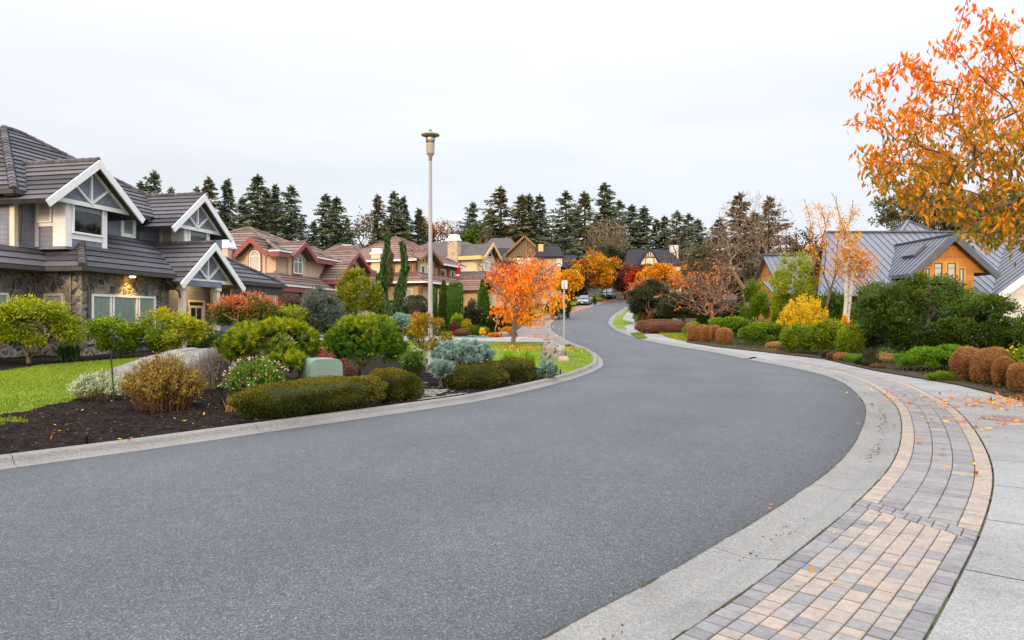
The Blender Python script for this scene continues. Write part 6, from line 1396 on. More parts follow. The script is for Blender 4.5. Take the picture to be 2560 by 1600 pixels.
def car(label, c, head, paint, body, cab, W, wheels, wr, cat, tall, roofp=None):
    """body: (x from front, top z, half width); cab: (x, z, half width) upper outline windscreen foot .. rear foot"""
    g = zt(c[1]) + .03; t = thing('parked_car', label, cat, (c[0], c[1], g)); a = R(head)
    bx = Vector((math.sin(a), math.cos(a), 0)); by = Vector((math.cos(a), -math.sin(a), 0)); L0 = -body[-1][0] / 2; O = Vector((c[0], c[1], g))
    sl = (zt(c[1] + 2) - zt(c[1] - 2)) / 4 * math.cos(a)
    def P(x, y, z): return O + bx * (x + L0) + by * y + Vector((0, 0, z + (x + L0) * sl))
    mb = MB(); rows = []
    for x, zt_, hw in body:
        zb = .22 if 0 < x < body[-1][0] else .32
        r = [(-hw * .90, zb), (-hw * .985, zb + .12), (-hw, (zb + zt_) * .52), (-hw * .965, zt_ - .10), (-hw * .88, zt_ - .015), (-hw * .45, zt_ + .012), (0, zt_ + .02)]
        r = r + [(-y, z) for y, z in reversed(r[:-1])]; rows.append([P(x, y, z) for y, z in r])
    n = len(rows[0]); b0 = len(mb.v); mb.v += [tuple(p) for r in rows for p in r]
    for i in range(len(rows) - 1):
        for k in range(n - 1): mb.f.append((b0 + i * n + k, b0 + i * n + k + 1, b0 + (i + 1) * n + k + 1, b0 + (i + 1) * n + k)); mb.t.append(.5)
        mb.f.append((b0 + i * n + n - 1, b0 + i * n, b0 + (i + 1) * n, b0 + (i + 1) * n + n - 1)); mb.t.append(.5)
    mb.f.append(tuple(b0 + k for k in range(n))); mb.t.append(.5); e = b0 + (len(rows) - 1) * n; mb.f.append(tuple(e + k for k in reversed(range(n)))); mb.t.append(.5)
    # cabin shell
    rows = []
    for x, z, hb, ht, zb in cab: rows.append([P(x, -hb, zb), P(x, -ht, z), P(x, -ht * .5, z + .03), P(x, ht * .5, z + .03), P(x, ht, z), P(x, hb, zb)])
    b0 = len(mb.v); mb.v += [tuple(p) for r in rows for p in r]
    for i in range(len(rows) - 1):
        for k in range(5): mb.f.append((b0 + i * 6 + k, b0 + i * 6 + k + 1, b0 + (i + 1) * 6 + k + 1, b0 + (i + 1) * 6 + k)); mb.t.append(.5)
    body_o = mk('body', mb, paint, t, True)
    # glass: windscreen, side strips, rear window, each a little proud of the shell
    def pane(name, pts, par=t):
        m2 = MB(); m2.poly(pts); return mk(name, m2, M_cgl, par)
    (x0, z0, hb0, ht0, zb0), (x1, z1, hb1, ht1, zb1) = cab[0], cab[1]
    lift = lambda p, q: (Vector(p) + q)
    up = (bx * -.03 + Vector((0, 0, .025)))
    pane('windscreen', [P(x0 + .05, -ht0 * .95, z0 + .03) + up, P(x1 - .06, -ht1 * .92, z1 - .01) + up, P(x1 - .06, ht1 * .92, z1 - .01) + up, P(x0 + .05, ht0 * .95, z0 + .03) + up])
    for s in (-1, 1):
        pts_t, pts_b = [], []
        for x, z, hb, ht, zb in cab[1:-1]:
            f = .88; yb, yt = hb * .995 * s, ht * s; pts_t.append(P(x, s * (ht + (hb - ht) * .14 + .012), zb + (z - zb) * f)); pts_b.append(P(x, s * (hb * .99 + .012), zb + .03))
        x, z, hb, ht, zb = cab[0]; first = P(x + .28, s * (hb * .985 + .012), zb + .03)
        pane('side_window', [first] + pts_b[0:] + list(reversed(pts_t)))
    x9, z9, hb9, ht9, zb9 = cab[-1]; x8, z8, hb8, ht8, zb8 = cab[-2]; upr = bx * .03 + Vector((0, 0, .02))
    pane('rear_window', [P(x9 - .04, -ht9 * .9, z9 + .04) + upr, P(x8 + .05, -ht8 * .9, z8 - .03) + upr, P(x8 + .05, ht8 * .9, z8 - .03) + upr, P(x9 - .04, ht9 * .9, z9 + .04) + upr])
    for x in wheels:
        for s in (-1, 1):
            m2 = MB(); cy0, cy1 = P(x, s * (W - .23), wr), P(x, s * (W + .012), wr); m2.tube([cy0, cy1], wr, 20); wo = mk('wheel', m2, M_tyre, t)
            m2 = MB(); c0 = P(x, s * (W + .014), wr)
            m2.tube([c0, P(x, s * (W + .02), wr)], wr * .62, 16)
            mk('rim', m2, M_rim, wo)
    f0 = body[0]; zf = body[2][1]
    for s in (-1, 1):
        m2 = MB(); m2.poly([P(-.02, s * f0[2] * .55, zf * .72), P(.10, s * f0[2] * 1.02, zf * .74), P(.34, s * f0[2] * 1.075, zf * .90), P(.02, s * f0[2] * .6, zf * .83)]); mk('headlight', m2, M_head, t)
        m2 = MB(); bx_ = P(body[-1][0] + .01, s * body[-1][2] * .75, .9); m2.box8([P(body[-1][0] - .01, s * body[-1][2] * .5, .78), P(body[-1][0] + .015, s * body[-1][2] * .5, .78), P(body[-1][0] + .015, s * body[-1][2] * .95, .78), P(body[-1][0] - .01, s * body[-1][2] * .95, .78), P(body[-1][0] - .01, s * body[-1][2] * .5, .92), P(body[-1][0] + .015, s * body[-1][2] * .5, .92), P(body[-1][0] + .015, s * body[-1][2] * .95, .92), P(body[-1][0] - .01, s * body[-1][2] * .95, .92)]); mk('tail_light', m2, M_tail, t)
        m2 = MB(); xm = cab[0][0] + .45; m2.box8([P(xm, s * (W - .05), cab[0][4] + .06), P(xm + .12, s * (W - .05), cab[0][4] + .06), P(xm + .12, s * (W + .16), cab[0][4] + .06), P(xm, s * (W + .16), cab[0][4] + .06), P(xm, s * (W - .05), cab[0][4] + .18), P(xm + .12, s * (W - .05), cab[0][4] + .18), P(xm + .12, s * (W + .16), cab[0][4] + .2), P(xm, s * (W + .16), cab[0][4] + .2)]); mk('mirror', m2, paint, t)
    m2 = MB(); m2.poly([P(-.025, -f0[2] * .5, zf * .58), P(-.025, f0[2] * .5, zf * .58), P(-.012, f0[2] * .46, zf * .78), P(-.012, -f0[2] * .46, zf * .78)]); mk('grille', m2, M_blk, t)
    m2 = MB(); m2.box8([P(-.03, -f0[2] * .92, .3), P(.0, -f0[2] * .92, .3), P(.0, f0[2] * .92, .3), P(-.03, f0[2] * .92, .3), P(-.03, -f0[2] * .86, .44), P(0, -f0[2] * .86, .44), P(0, f0[2] * .86, .44), P(-.03, f0[2] * .86, .44)]); mk('air_intake', m2, M_blk, t)
    m2 = MB(); m2.box8([P(-.05, -.15, zf * .5), P(-.032, -.15, zf * .5), P(-.032, .15, zf * .5), P(-.05, .15, zf * .5), P(-.05, -.15, zf * .5 + .13), P(-.032, -.15, zf * .5 + .13), P(-.032, .15, zf * .5 + .13), P(-.05, .15, zf * .5 + .13)]); mk('number_plate', m2, M_plate, t)
    if roofp:
        for s in (-1, 1): m2 = MB(); m2.beam(P(2.0, s * .6, roofp), P(4.4, s * .6, roofp), .05, .05); mk('roof_rail', m2, M_blk, t)
cp = G(1459, 763.5, .03)
car('silver four door saloon car parked on the paved bay', (cp.x + .35, cp.y + 2.3), 14, M_silv,
    [(0, .62, .72), (.12, .70, .84), (.45, .80, .90), (1.2, .92, .93), (1.6, .97, .93), (2.6, .98, .94), (3.8, 1.0, .93), (4.4, 1.02, .90), (4.72, .96, .84), (4.8, .8, .78)],
    [(1.35, .98, .86, .70, .93), (2.25, 1.38, .86, .60, .95), (3.0, 1.40, .86, .60, .96), (3.6, 1.33, .85, .58, .98), (4.35, 1.04, .82, .66, .98)], .93, (.95, 3.85), .34, 'car', False)
cp = G(1517, 747, .03)
car('slate grey minivan with roof rails parked at the top of the bend', (cp.x + .7, cp.y + 2.4), 20, M_grey,
    [(0, .72, .78), (.12, .82, .90), (.45, .95, .96), (1.0, 1.06, .98), (1.4, 1.1, .98), (2.6, 1.1, .99), (4.0, 1.1, .98), (4.9, 1.1, .96), (5.1, 1.0, .92)],
    [(.95, 1.08, .92, .78, 1.02), (1.95, 1.70, .93, .68, 1.05), (3.0, 1.76, .93, .68, 1.06), (4.4, 1.72, .92, .66, 1.06), (5.02, 1.15, .9, .74, 1.06)], .98, (.98, 3.95), .35, 'minivan', True, 1.80)
# ------------------------------------------------------------------ plant colours
LM = {}
def lm(k, *cols, **kw): LM[k] = leafm(k, list(cols), **kw)
lm('pieris_yellow', (.06, .10, .012), (.15, .21, .018), (.34, .36, .03), (.50, .46, .07))
lm('pieris_green', (.04, .09, .012), (.10, .18, .018), (.24, .32, .03), (.42, .44, .05))
lm('pieris_red', (.03, .055, .012), (.055, .10, .02), (.09, .13, .03), (.32, .15, .06), (.55, .20, .12))
lm('pieris_mixed', (.05, .075, .012), (.12, .16, .02), (.22, .22, .03), (.42, .26, .05), (.50, .20, .10))
lm('golden_brown', (.10, .06, .018), (.20, .125, .04), (.29, .20, .065), (.34, .29, .085))
lm('silver', (.15, .21, .11), (.29, .35, .20), (.46, .50, .33), (.62, .62, .44))
lm('lavender', (.12, .15, .10), (.20, .22, .17), (.28, .25, .28), (.32, .28, .34))
lm('salvia', (.04, .09, .02), (.09, .17, .03), (.16, .26, .05))
lm('petal_pink', (.75, .62, .58), (.80, .74, .70), (.72, .25, .28))
lm('petal_red', (.60, .02, .04), (.70, .05, .08))
lm('petal_white', (.70, .70, .62), (.80, .80, .72))
lm('petal_blue', (.20, .28, .62), (.28, .36, .72))
lm('petal_yellow', (.75, .48, .03), (.80, .60, .06))
lm('mugo_yellow', (.03, .06, .008), (.10, .155, .012), (.27, .31, .018), (.45, .43, .035))
lm('mugo_green', (.02, .06, .010), (.065, .14, .016), (.17, .25, .02), (.38, .38, .03))
lm('boxwood', (.012, .022, .006), (.036, .05, .010), (.09, .092, .016), (.22, .17, .035))
lm('clipped_green', (.02, .035, .008), (.045, .07, .012), (.08, .11, .02))
lm('thuja', (.03, .075, .012), (.06, .14, .015), (.11, .21, .025))
lm('euphorbia', (.10, .17, .15), (.17, .26, .23), (.27, .37, .33), (.36, .45, .40))
lm('olive_grey', (.05, .07, .055), (.10, .125, .10), (.17, .19, .155))
lm('brown_ball', (.07, .045, .035), (.12, .075, .055), (.17, .11, .08))
lm('yellow_green', (.06, .09, .010), (.16, .19, .015), (.32, .31, .025))
lm('weeping', (.02, .05, .02), (.045, .09, .03), (.08, .14, .04))
lm('weeping_brown', (.06, .05, .02), (.11, .08, .035), (.12, .13, .04))
lm('dark_green', (.014, .026, .010), (.028, .048, .016), (.05, .075, .022))
lm('dark_brown_green', (.02, .022, .012), (.04, .04, .02), (.065, .055, .03))
lm('dark_pine', (.016, .022, .010), (.032, .042, .016), (.055, .066, .024))
lm('mid_green', (.03, .065, .012), (.065, .12, .02), (.11, .18, .03))
lm('golden', (.14, .13, .012), (.28, .24, .02), (.42, .34, .03))
lm('dark_red', (.07, .015, .02), (.13, .03, .035), (.18, .05, .05))
lm('red_twig', (.16, .04, .03), (.32, .08, .06), (.42, .15, .10), (.30, .10, .10))
lm('rust', (.14, .055, .02), (.30, .12, .03), (.45, .20, .04))
lm('orange_shrub', (.35, .12, .02), (.55, .22, .03), (.62, .32, .05))
lm('heather', (.09, .045, .03), (.17, .085, .055), (.24, .13, .085))
lm('fern', (.10, .22, .02), (.20, .36, .03), (.30, .45, .06))
lm('brown_clip', (.14, .07, .03), (.31, .165, .075), (.46, .27, .135))
lm('tan_mound', (.20, .12, .05), (.34, .21, .09), (.44, .29, .14))
lm('juniper', (.045, .095, .015), (.10, .17, .022), (.19, .27, .035))
lm('juniper_bright', (.05, .12, .010), (.11, .22, .014), (.20, .32, .025))
lm('juniper_yellow', (.08, .14, .012), (.17, .24, .02), (.30, .34, .03))
lm('laurel', (.04, .075, .010), (.09, .145, .014), (.18, .235, .022), (.28, .31, .035))
lm('yellow_shrub', (.35, .25, .015), (.60, .42, .02), (.75, .56, .04))
lm('lime', (.12, .165, .012), (.22, .27, .018), (.38, .38, .035))
lm('ceanothus', (.018, .036, .008), (.042, .074, .014), (.075, .118, .02), (.115, .165, .03))
lm('strap', (.02, .05, .02), (.05, .10, .04), (.12, .19, .09))
lm('ornamental_grass', (.10, .16, .03), (.20, .27, .06), (.32, .36, .12))
lm('cherry_orange', (.60, .13, .012), (.74, .21, .012), (.80, .30, .015), (.82, .42, .02))
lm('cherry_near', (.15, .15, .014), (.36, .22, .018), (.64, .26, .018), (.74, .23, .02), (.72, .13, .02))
lm('far_orange', (.30, .10, .012), (.52, .21, .015), (.62, .33, .02))
lm('far_brown_orange', (.20, .075, .015), (.36, .15, .02), (.48, .23, .03), (.52, .32, .03))
lm('far_yellow', (.45, .18, .012), (.62, .31, .015), (.68, .42, .02))
lm('far_red', (.22, .03, .02), (.40, .055, .03), (.48, .10, .05))
lm('far_maroon', (.10, .035, .03), (.17, .06, .045), (.26, .10, .06))
lm('far_pink', (.26, .09, .05), (.42, .15, .07), (.5, .24, .12))
lm('birch_orange', (.42, .15, .06), (.56, .24, .06), (.66, .40, .05))
lm('feather_yellow', (.55, .22, .015), (.70, .36, .02), (.72, .46, .04))
lm('fir', (.042, .060, .042), (.075, .098, .064), (.112, .136, .086), (.15, .168, .105), trans=.1)
lm('fir_olive', (.065, .07, .042), (.108, .112, .064), (.158, .156, .085), trans=.1)
lm('fir_brown', (.055, .04, .02), (.10, .068, .034), (.15, .10, .05), trans=.1)
lm('thicket', (.07, .045, .025), (.12, .075, .04), (.17, .11, .06))
lm('fallen', (.32, .055, .015), (.58, .18, .02), (.68, .34, .03), (.72, .46, .04))
M_bark = surf('grey_brown_bark', [(.07, .05, .04), (.13, .10, .08), (.18, .145, .12)], 7, 7, .9, .15, .7, 25, stretch=(1, 1, .35))
M_barkd = surf('dark_bark', [(.03, .022, .018), (.06, .045, .038)], 7, 7, .9, .15, .5, 25, stretch=(1, 1, .35))
M_barkp = surf('pale_bark', [(.36, .33, .29), (.50, .47, .43), (.25, .21, .18)], 5, 6, .85, .2, .3, 25)
M_barkg = surf('pale_grey_twigs', [(.20, .165, .13), (.28, .235, .19)], 4, 5, .9, .15)
M_twig = surf('brown_twigs', [(.10, .06, .045), (.16, .10, .075)], 4, 5, .9, .15)
M_olivetwig = surf('olive_twigs', [(.17, .13, .09), (.25, .20, .14)], 4, 5, .9, .15)
M_pinktwig = surf('pinkish_twigs', [(.17, .10, .08), (.26, .165, .13)], 4, 5, .9, .15)
M_redtwig = surf('reddish_twigs', [(.13, .05, .04), (.19, .085, .06)], 4, 5, .9, .15)
SEED = [100]
def RNG(): SEED[0] += 1; return np.random.default_rng(SEED[0])
def geo(px0, px1, ytop, d, zo=.1, ybot=None):
    x = XP((px0 + px1) / 2, d); hw = (px1 - px0) / 2 / F * d; g = zt(d) + zo; top = ZP(ytop, d)
    b = g if ybot is None else ZP(ybot, d)
    return x, hw, g, top, b
def put(name, label, cat, base, crown, mat, stem=None, smat=None, group=None, extra=()):
    """plant thing: crown (+ stem); single mesh if there is no stem"""
    if stem is None and not extra:
        o = mkq(name, crown, LM[mat], None, base); tag(o, label, cat, group); return o
    t = thing(name, label, cat, base, group)
    mkq('foliage', crown, LM[mat], t)
    if stem is not None: mkq('stem', stem, smat or M_bark, t)
    for nm, q, m in extra: mkq(nm, q, LM[m], t)
    return t
def stems(rng, base, P, n=8, rt=.05, rise=.25, **kw):
    P = np.asarray(P); i = rng.choice(len(P), min(n, len(P)), replace=False)
    b = np.array(base, float); f = b + [0, 0, rise]
    Q, *_ = skel(rng, b, f, P[i], rt=rt, nt_=2, wob=.004, **kw); return QM().add(Q)
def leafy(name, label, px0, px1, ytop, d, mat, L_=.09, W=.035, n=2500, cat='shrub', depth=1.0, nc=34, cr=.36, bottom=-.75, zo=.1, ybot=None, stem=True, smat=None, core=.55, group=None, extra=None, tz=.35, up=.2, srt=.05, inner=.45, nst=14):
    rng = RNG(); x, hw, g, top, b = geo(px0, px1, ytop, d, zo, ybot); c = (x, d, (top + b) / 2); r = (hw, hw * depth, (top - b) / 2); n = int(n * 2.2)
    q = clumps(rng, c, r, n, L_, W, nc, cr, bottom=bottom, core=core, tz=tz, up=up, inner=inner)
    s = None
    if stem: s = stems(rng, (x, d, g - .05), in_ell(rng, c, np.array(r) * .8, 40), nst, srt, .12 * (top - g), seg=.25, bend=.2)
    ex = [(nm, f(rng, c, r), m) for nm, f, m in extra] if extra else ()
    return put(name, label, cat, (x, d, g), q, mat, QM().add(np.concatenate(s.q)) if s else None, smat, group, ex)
def on_kerb(px, off):
    P = LE.off(-off); P = P[(P[:, 1] > 6) & (P[:, 1] < 22)]; i = int(np.argmin(np.abs(1280 + P[:, 0] / P[:, 1] * F - px))); return float(P[i, 0]), float(P[i, 1])
def clip_(name, label, px0, px1, ytop, d, mat, L_=.035, W=.018, n=9000, cat='shrub', depth=1.0, power=2.6, zo=.08, group=None, lump=.06, cut=-.7, ybot=None, sink=.1, up=.3, jit=.9, tz=.3, extra=None, kerb=None):
    rng = RNG()
    if kerb: kx, kd = on_kerb((px0 + px1) / 2, kerb[0]); d = kd
    x, hw, g, top, b = geo(px0, px1, ytop, d, zo, ybot); b -= sink * (top - b)
    if kerb: hw = kerb[1]
    c = (x, d, (top + b) / 2); r = (hw, hw * depth, (top - b) / 2)
    q = mound(rng, c, r, n, L_, W, power, cut, lump, up, tz, jit=jit)
    if kerb: rotq(q, c, kerb[2])
    ex = [(nm, f(rng, c, r), m) for nm, f, m in extra] if extra else ()
    return put(name, label, cat, (x, d, g), q, mat, None, None, group, ex)
def flowers(n, size, bot=-.2):
    def f(rng, c, r):
        D = rdir(rng, n * 3); D = D[D[:, 2] > bot][:n]; P = np.asarray(c) + D * np.asarray(r) * (.92 + .15 * rng.random((len(D), 1)))
        k = np.repeat(np.arange(len(P)), 3); return QM().add(leaves(P[k], D[k] + .8 * rdir(rng, len(k)), size, size * .7, rng), rng.random(len(k)))
    return f
def needle(name, label, px0, px1, ytop, d, mat, nt_=500, ne=14, L_=.09, W=.014, cat='shrub', depth=1.0, bottom=-.35, zo=.1, ybot=None, nc=26, cr=.34, trunk=None, trunk_px=None, tz=.45, core=.5, spread=.7, srt=.06, power=None, up=.5, smat=None, tufr=1.0):
    """pine or spurge: needle tufts over clumped crown, branches below"""
    rng = RNG(); x, hw, g, top, b = geo(px0, px1, ytop, d, zo, ybot); c = np.array((x, d, (top + b) / 2)); r = np.array((hw, hw * depth, (top - b) / 2))
    D = rdir(rng, nc * 4); D = D[D[:, 2] > bottom][:nc]; cc = D * (.62 + .12 * rng.random((len(D), 1))); tk = rng.random(len(D))
    k = rng.integers(0, len(D), nt_); l = rdir(rng, nt_); l = unit(l + .7 * unit(cc[k])); p = cc[k] + l * cr * (.75 + .3 * rng.random((nt_, 1)))
    t0 = np.clip(.42 + .35 * (tk[k] - .5) + tz * p[:, 2] * .7 + .6 * (rng.random(nt_) - .5), 0, 1)
    A = l + np.array([0, 0, up]); Q, t = tufts(rng, c + p * r, A, ne, L_, W, spread, t0); q = QM().add(Q, t)
    if core:
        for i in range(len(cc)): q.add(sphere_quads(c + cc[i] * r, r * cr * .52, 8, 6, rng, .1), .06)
    bx = XP(trunk_px, d) if trunk_px else x
    s = stems(rng, (bx, d, g - .05), c + cc * r * .9, len(cc), srt, .12 * (top - g), seg=.18, bend=.22, bal=.5)
    return put(name, label, cat, (bx, d, g), q, mat, s, smat or M_bark)
def spiky(name, label, px0, px1, ytop, d, mat, n=400, L_=.6, W=.02, cat='plant', zo=.1, droop=.5, tmax=1, extra=None, group=None, fan=.9):
    """tuft of long blades from the ground, each bent over its length"""
    rng = RNG(); x, hw, g, top, b = geo(px0, px1, ytop, d, zo); h = top - g
    a = rng.random(n) * 2 * np.pi; e = rng.random(n) ** .7 * fan; A = np.stack([np.cos(a) * e, np.sin(a) * e, np.ones(n)], 1); A = unit(A)
    P0 = np.stack([x + .25 * hw * rng.normal(size=n), d + .25 * hw * rng.normal(size=n), np.full(n, g)], 1); Ls = (h * (.7 + .4 * rng.random(n)))[:, None]
    out = np.stack([A[:, 0], A[:, 1], np.zeros(n)], 1); k = hw / max(h, .1)
    p1 = P0 + A * Ls * .5 * np.array([k, k, 1]); p2 = p1 + (A * .45 + out * droop * .5 - np.array([0, 0, droop * .2])) * Ls * np.array([k, k, 1]); S = unit(np.cross(A, rdir(rng, n))) * W * .5; t = rng.random(n)
    q = QM().add(np.stack([P0 - S, P0 + S, p1 + S, p1 - S], 1), t).add(np.stack([p1 - S, p1 + S, p2 + S * .2, p2 - S * .2], 1), t)
    c = (x, d, (top + b) / 2); ex = [(nm, f(rng, c, (hw, hw, h / 2)), m) for nm, f, m in extra] if extra else ()
    return put(name, label, cat, (x, d, g), q, mat, None, None, group, ex)
def wispy(name, label, px0, px1, ytop, d, mat, n=5000, L_=.04, W=.018, ns=160, cat='shrub', zo=.1, smat=None, extra=None, spread=1.0, sr=.004, low=0.0, up=.4, group=None):
    """many thin upright stems carrying small leaves along them"""
    rng = RNG(); x, hw, g, top, b = geo(px0, px1, ytop, d, zo); h = top - g
    a = rng.random(ns) * 2 * np.pi; e = np.sqrt(rng.random(ns)); T = np.stack([x + np.cos(a) * e * hw, d + np.sin(a) * e * hw * spread, g + h * np.sqrt(np.maximum(.04, 1 - e ** 2 * .85)) * (.75 + .3 * rng.random(ns))], 1)
    B0 = np.stack([x + .62 * hw * np.cos(a) * e, d + .62 * hw * np.sin(a) * e, np.full(ns, g)], 1)
    k = rng.integers(0, ns, n); s = low + (1 - low) * rng.random(n) ** .6; bow = np.array([0, 0, 1]) * (h * .12); P = B0[k] * (1 - s[:, None]) + T[k] * s[:, None] + bow * np.sin(np.pi * s)[:, None] + rng.normal(size=(n, 3)) * .025 * max(1, hw * 1.6)
    A = unit(T - B0)[k] * .5 + rdir(rng, n) * .9 + np.array([0, 0, up]); t = np.clip(.2 + .5 * s + .6 * (rng.random(n) - .5) + .2 * (rng.random(ns)[k] - .5), 0, 1)
    q = QM().add(leaves(P, A, L_, W, rng), t); st = []
    for j in range(4):
        s0, s1 = j / 4, (j + 1) / 4; p0 = B0 * (1 - s0) + T * s0 + bow * math.sin(math.pi * s0); p1 = B0 * (1 - s1) + T * s1 + bow * math.sin(math.pi * s1)
        for o1, o2 in (((1, 0, 0), (0, 1, 0)),):
            for o in (o1, o2): o = np.array(o) * sr; st.append(np.stack([p0 - o, p0 + o, p1 + o, p1 - o], 1))
    c = (x, d, (top + b) / 2); ex = [(nm, f(rng, c, (hw, hw * spread, h / 2)), m) for nm, f, m in extra] if extra else ()
    return put(name, label, cat, (x, d, g), q, mat, QM().add(np.concatenate(st)), smat or M_twig, group, ex)

# ------------------------------------------------------------------ front bed on the near side
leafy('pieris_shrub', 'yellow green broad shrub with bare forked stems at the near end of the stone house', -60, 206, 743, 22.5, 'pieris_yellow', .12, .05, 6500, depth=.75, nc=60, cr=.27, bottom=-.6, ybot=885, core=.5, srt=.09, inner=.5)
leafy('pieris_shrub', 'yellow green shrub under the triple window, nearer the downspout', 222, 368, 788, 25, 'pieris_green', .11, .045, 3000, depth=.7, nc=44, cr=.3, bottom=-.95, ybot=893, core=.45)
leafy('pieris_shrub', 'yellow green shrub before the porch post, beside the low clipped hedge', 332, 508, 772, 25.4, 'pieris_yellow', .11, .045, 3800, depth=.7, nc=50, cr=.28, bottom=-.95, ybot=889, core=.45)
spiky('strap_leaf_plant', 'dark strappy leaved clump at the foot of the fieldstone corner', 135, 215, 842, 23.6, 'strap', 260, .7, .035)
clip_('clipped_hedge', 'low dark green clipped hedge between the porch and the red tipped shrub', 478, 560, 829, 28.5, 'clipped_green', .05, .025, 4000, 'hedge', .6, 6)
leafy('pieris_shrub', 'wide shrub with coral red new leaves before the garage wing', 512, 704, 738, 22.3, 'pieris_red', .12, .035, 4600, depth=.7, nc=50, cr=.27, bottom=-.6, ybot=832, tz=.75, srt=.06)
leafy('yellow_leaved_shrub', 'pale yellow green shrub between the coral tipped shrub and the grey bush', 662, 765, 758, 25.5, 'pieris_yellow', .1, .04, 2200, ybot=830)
wispy('silver_leaved_plant', 'silvery white low plant at the lawn edge beside a thin riser', 176, 318, 932, 12.6, 'silver', 5200, .045, .02, 170, 'plant', extra=None, spread=.8, low=.25)
wispy('golden_brown_shrub', 'golden brown twiggy shrub in the bare mulch before the flat boulder', 308, 512, 886, 11.4, 'golden_brown', 11000, .042, .022, 260, spread=.9, smat=M_twig, low=.03)
wispy('lavender', 'grey mauve lavender bush against the flat boulder', 476, 588, 866, 14.4, 'lavender', 3800, .05, .012, 420, 'plant', smat=M_olivetwig, low=.1, up=.8, sr=.003)
wispy('salvia_shrub', 'flowering shrub dotted with red and white petals before the spreading pine', 556, 720, 895, 12.3, 'salvia', 6500, .05, .025, 240, extra=[('blossom', flowers(105, .03, -.3), 'petal_pink'), ('red_blossom', flowers(26, .03, -.4), 'petal_red')])
spiky('dry_stalk_tuft', 'small tuft of cut dry stalks in the mulch beside the flowering shrub', 548, 610, 972, 11.0, 'tan_mound', 40, .3, .01, droop=.0)
needle('mugo_pine', 'wide flat topped yellow green mountain pine above the flowering shrub', 548, 803, 796, 14.2, 'mugo_yellow', 1150, 15, .1, .016, nc=54, cr=.26, bottom=-.55, ybot=932, trunk_px=735, depth=.8, tz=.35)
needle('mugo_pine', 'low yellow green pine branch growing beside the green cabinet', 668, 768, 885, 13.2, 'mugo_yellow', 260, 14, .1, .016, nc=14, cr=.32, ybot=945, trunk_px=755, tz=.2)
needle('mugo_pine', 'dome shaped green mountain pine with bare lower stems beside the cabinet', 815, 1018, 783, 14.6, 'mugo_green', 1250, 15, .095, .016, nc=56, cr=.26, bottom=-.6, ybot=924, trunk_px=903, depth=.85, tz=.55)
clip_('clipped_boxwood', 'longest clipped olive green shrub along the kerb before the cabinet', 622, 950, 950, 10.75, 'boxwood', .028, .015, 40000, 'shrub', .40, 4.0, lump=.11, cut=-1, kerb=(.85, 1.26, 55))
clip_('clipped_boxwood', 'rounded clipped olive shrub beside the flagstone path', 905, 1060, 926, 11.8, 'boxwood', .028, .015, 24000, 'shrub', .85, 2.9, lump=.12, cut=-1, kerb=(.95, .53, 55))
clip_('clipped_boxwood', 'broad clipped olive shrub on the far side of the flagstone path', 1110, 1275, 908, 14.2, 'boxwood', .03, .016, 20000, 'shrub', .62, 3.0, lump=.12, cut=-1, kerb=(1.0, .80, 55))
clip_('clipped_boxwood', 'smaller clipped olive shrub touching the small blue spurge', 1225, 1341, 898, 16.0, 'boxwood', .032, .017, 13000, 'shrub', .8, 3.0, lump=.12, cut=-1, kerb=(.95, .58, 55))
wispy('red_twiggy_shrub', 'loose reddish shrub seen behind the green cabinet', 768, 876, 862, 17.5, 'red_twig', 2600, .05, .022, 160, smat=M_redtwig)
wispy('dry_grass_plant', 'dry mauve brown low plant behind the domed pine', 855, 905, 910, 16.5, 'heather', 900, .05, .012, 120, 'plant')
leafy('grey_green_bush', 'tall rounded grey green bush behind the two pines', 738, 864, 716, 26.5, 'olive_grey', .075, .022, 6500, nc=60, cr=.27, ybot=835, core=.6, tz=.2, inner=.4)
rng = RNG()
def topiary(label, px0, px1, ytop, ybot, d, mat):
    rng = RNG(); x, hw, g, top, b = geo(px0, px1, ytop, d, .1, ybot); q = mound(rng, (x, d, (top + b) / 2), (hw, hw, (top - b) / 2), 3000, .06, .03, 2.1, -1)
    s = QM().add(skel(rng, (x, d, g), (x, d, g + (b - g) * .6), [(x + hw * .5 * math.cos(k), d + hw * .5 * math.sin(k), b + .15) for k in range(6)], rt=.06, seg=.3)[0]); put('topiary_tree', label, 'tree', (x, d, g), q, mat, s)
topiary('small brown ball headed tree before the peach house', 698, 749, 736, 776, 31, 'brown_ball')
leafy('layered_shrub', 'tall layered yellow green shrub before the tan house', 828, 966, 672, 31, 'yellow_green', .13, .05, 4200, nc=46, cr=.24, bottom=-.8, ybot=805, core=.35, depth=.8, inner=.35)
def weeping(label, pts, d, w0, w1, mat1):
    """drooping column conifer following a leaning leader"""
    rng = RNG(); P = np.array([(XP(px, d), d, ZP(py, d)) for px, py in pts]); s = np.linspace(0, 1, len(P)); n = 2600
    u = rng.random(n) ** .8; c = np.stack([np.interp(u, s, P[:, i]) for i in range(3)], 1); wd = (w0 + (w1 - w0) * u) * (.75 + .4 * np.sin(u * 19) * .5)
    a = rng.random(n) * 6.283; e = np.sqrt(rng.random(n)); p = c + np.stack([np.cos(a) * e * wd, np.sin(a) * e * wd, np.zeros(n)], 1)
    A = np.stack([np.cos(a) * .35, np.sin(a) * .35, -np.ones(n)], 1) + .25 * rdir(rng, n)
    q = QM().add(leaves(p, A, .28, .06, rng), np.clip(rng.random(n), 0, 1)); st = QM()
    mbq = []
    for i in range(len(P) - 1):
        for o in ((.05, 0, 0), (0, .05, 0)): o = np.array(o); mbq.append([P[i] - o, P[i] + o, P[i + 1] + o, P[i + 1] - o])
    st.add(np.array(mbq)); b = (P[0][0], d, zt(d) + .05); put('weeping_conifer', label, 'tree', b, q, mat1, st, M_bark)
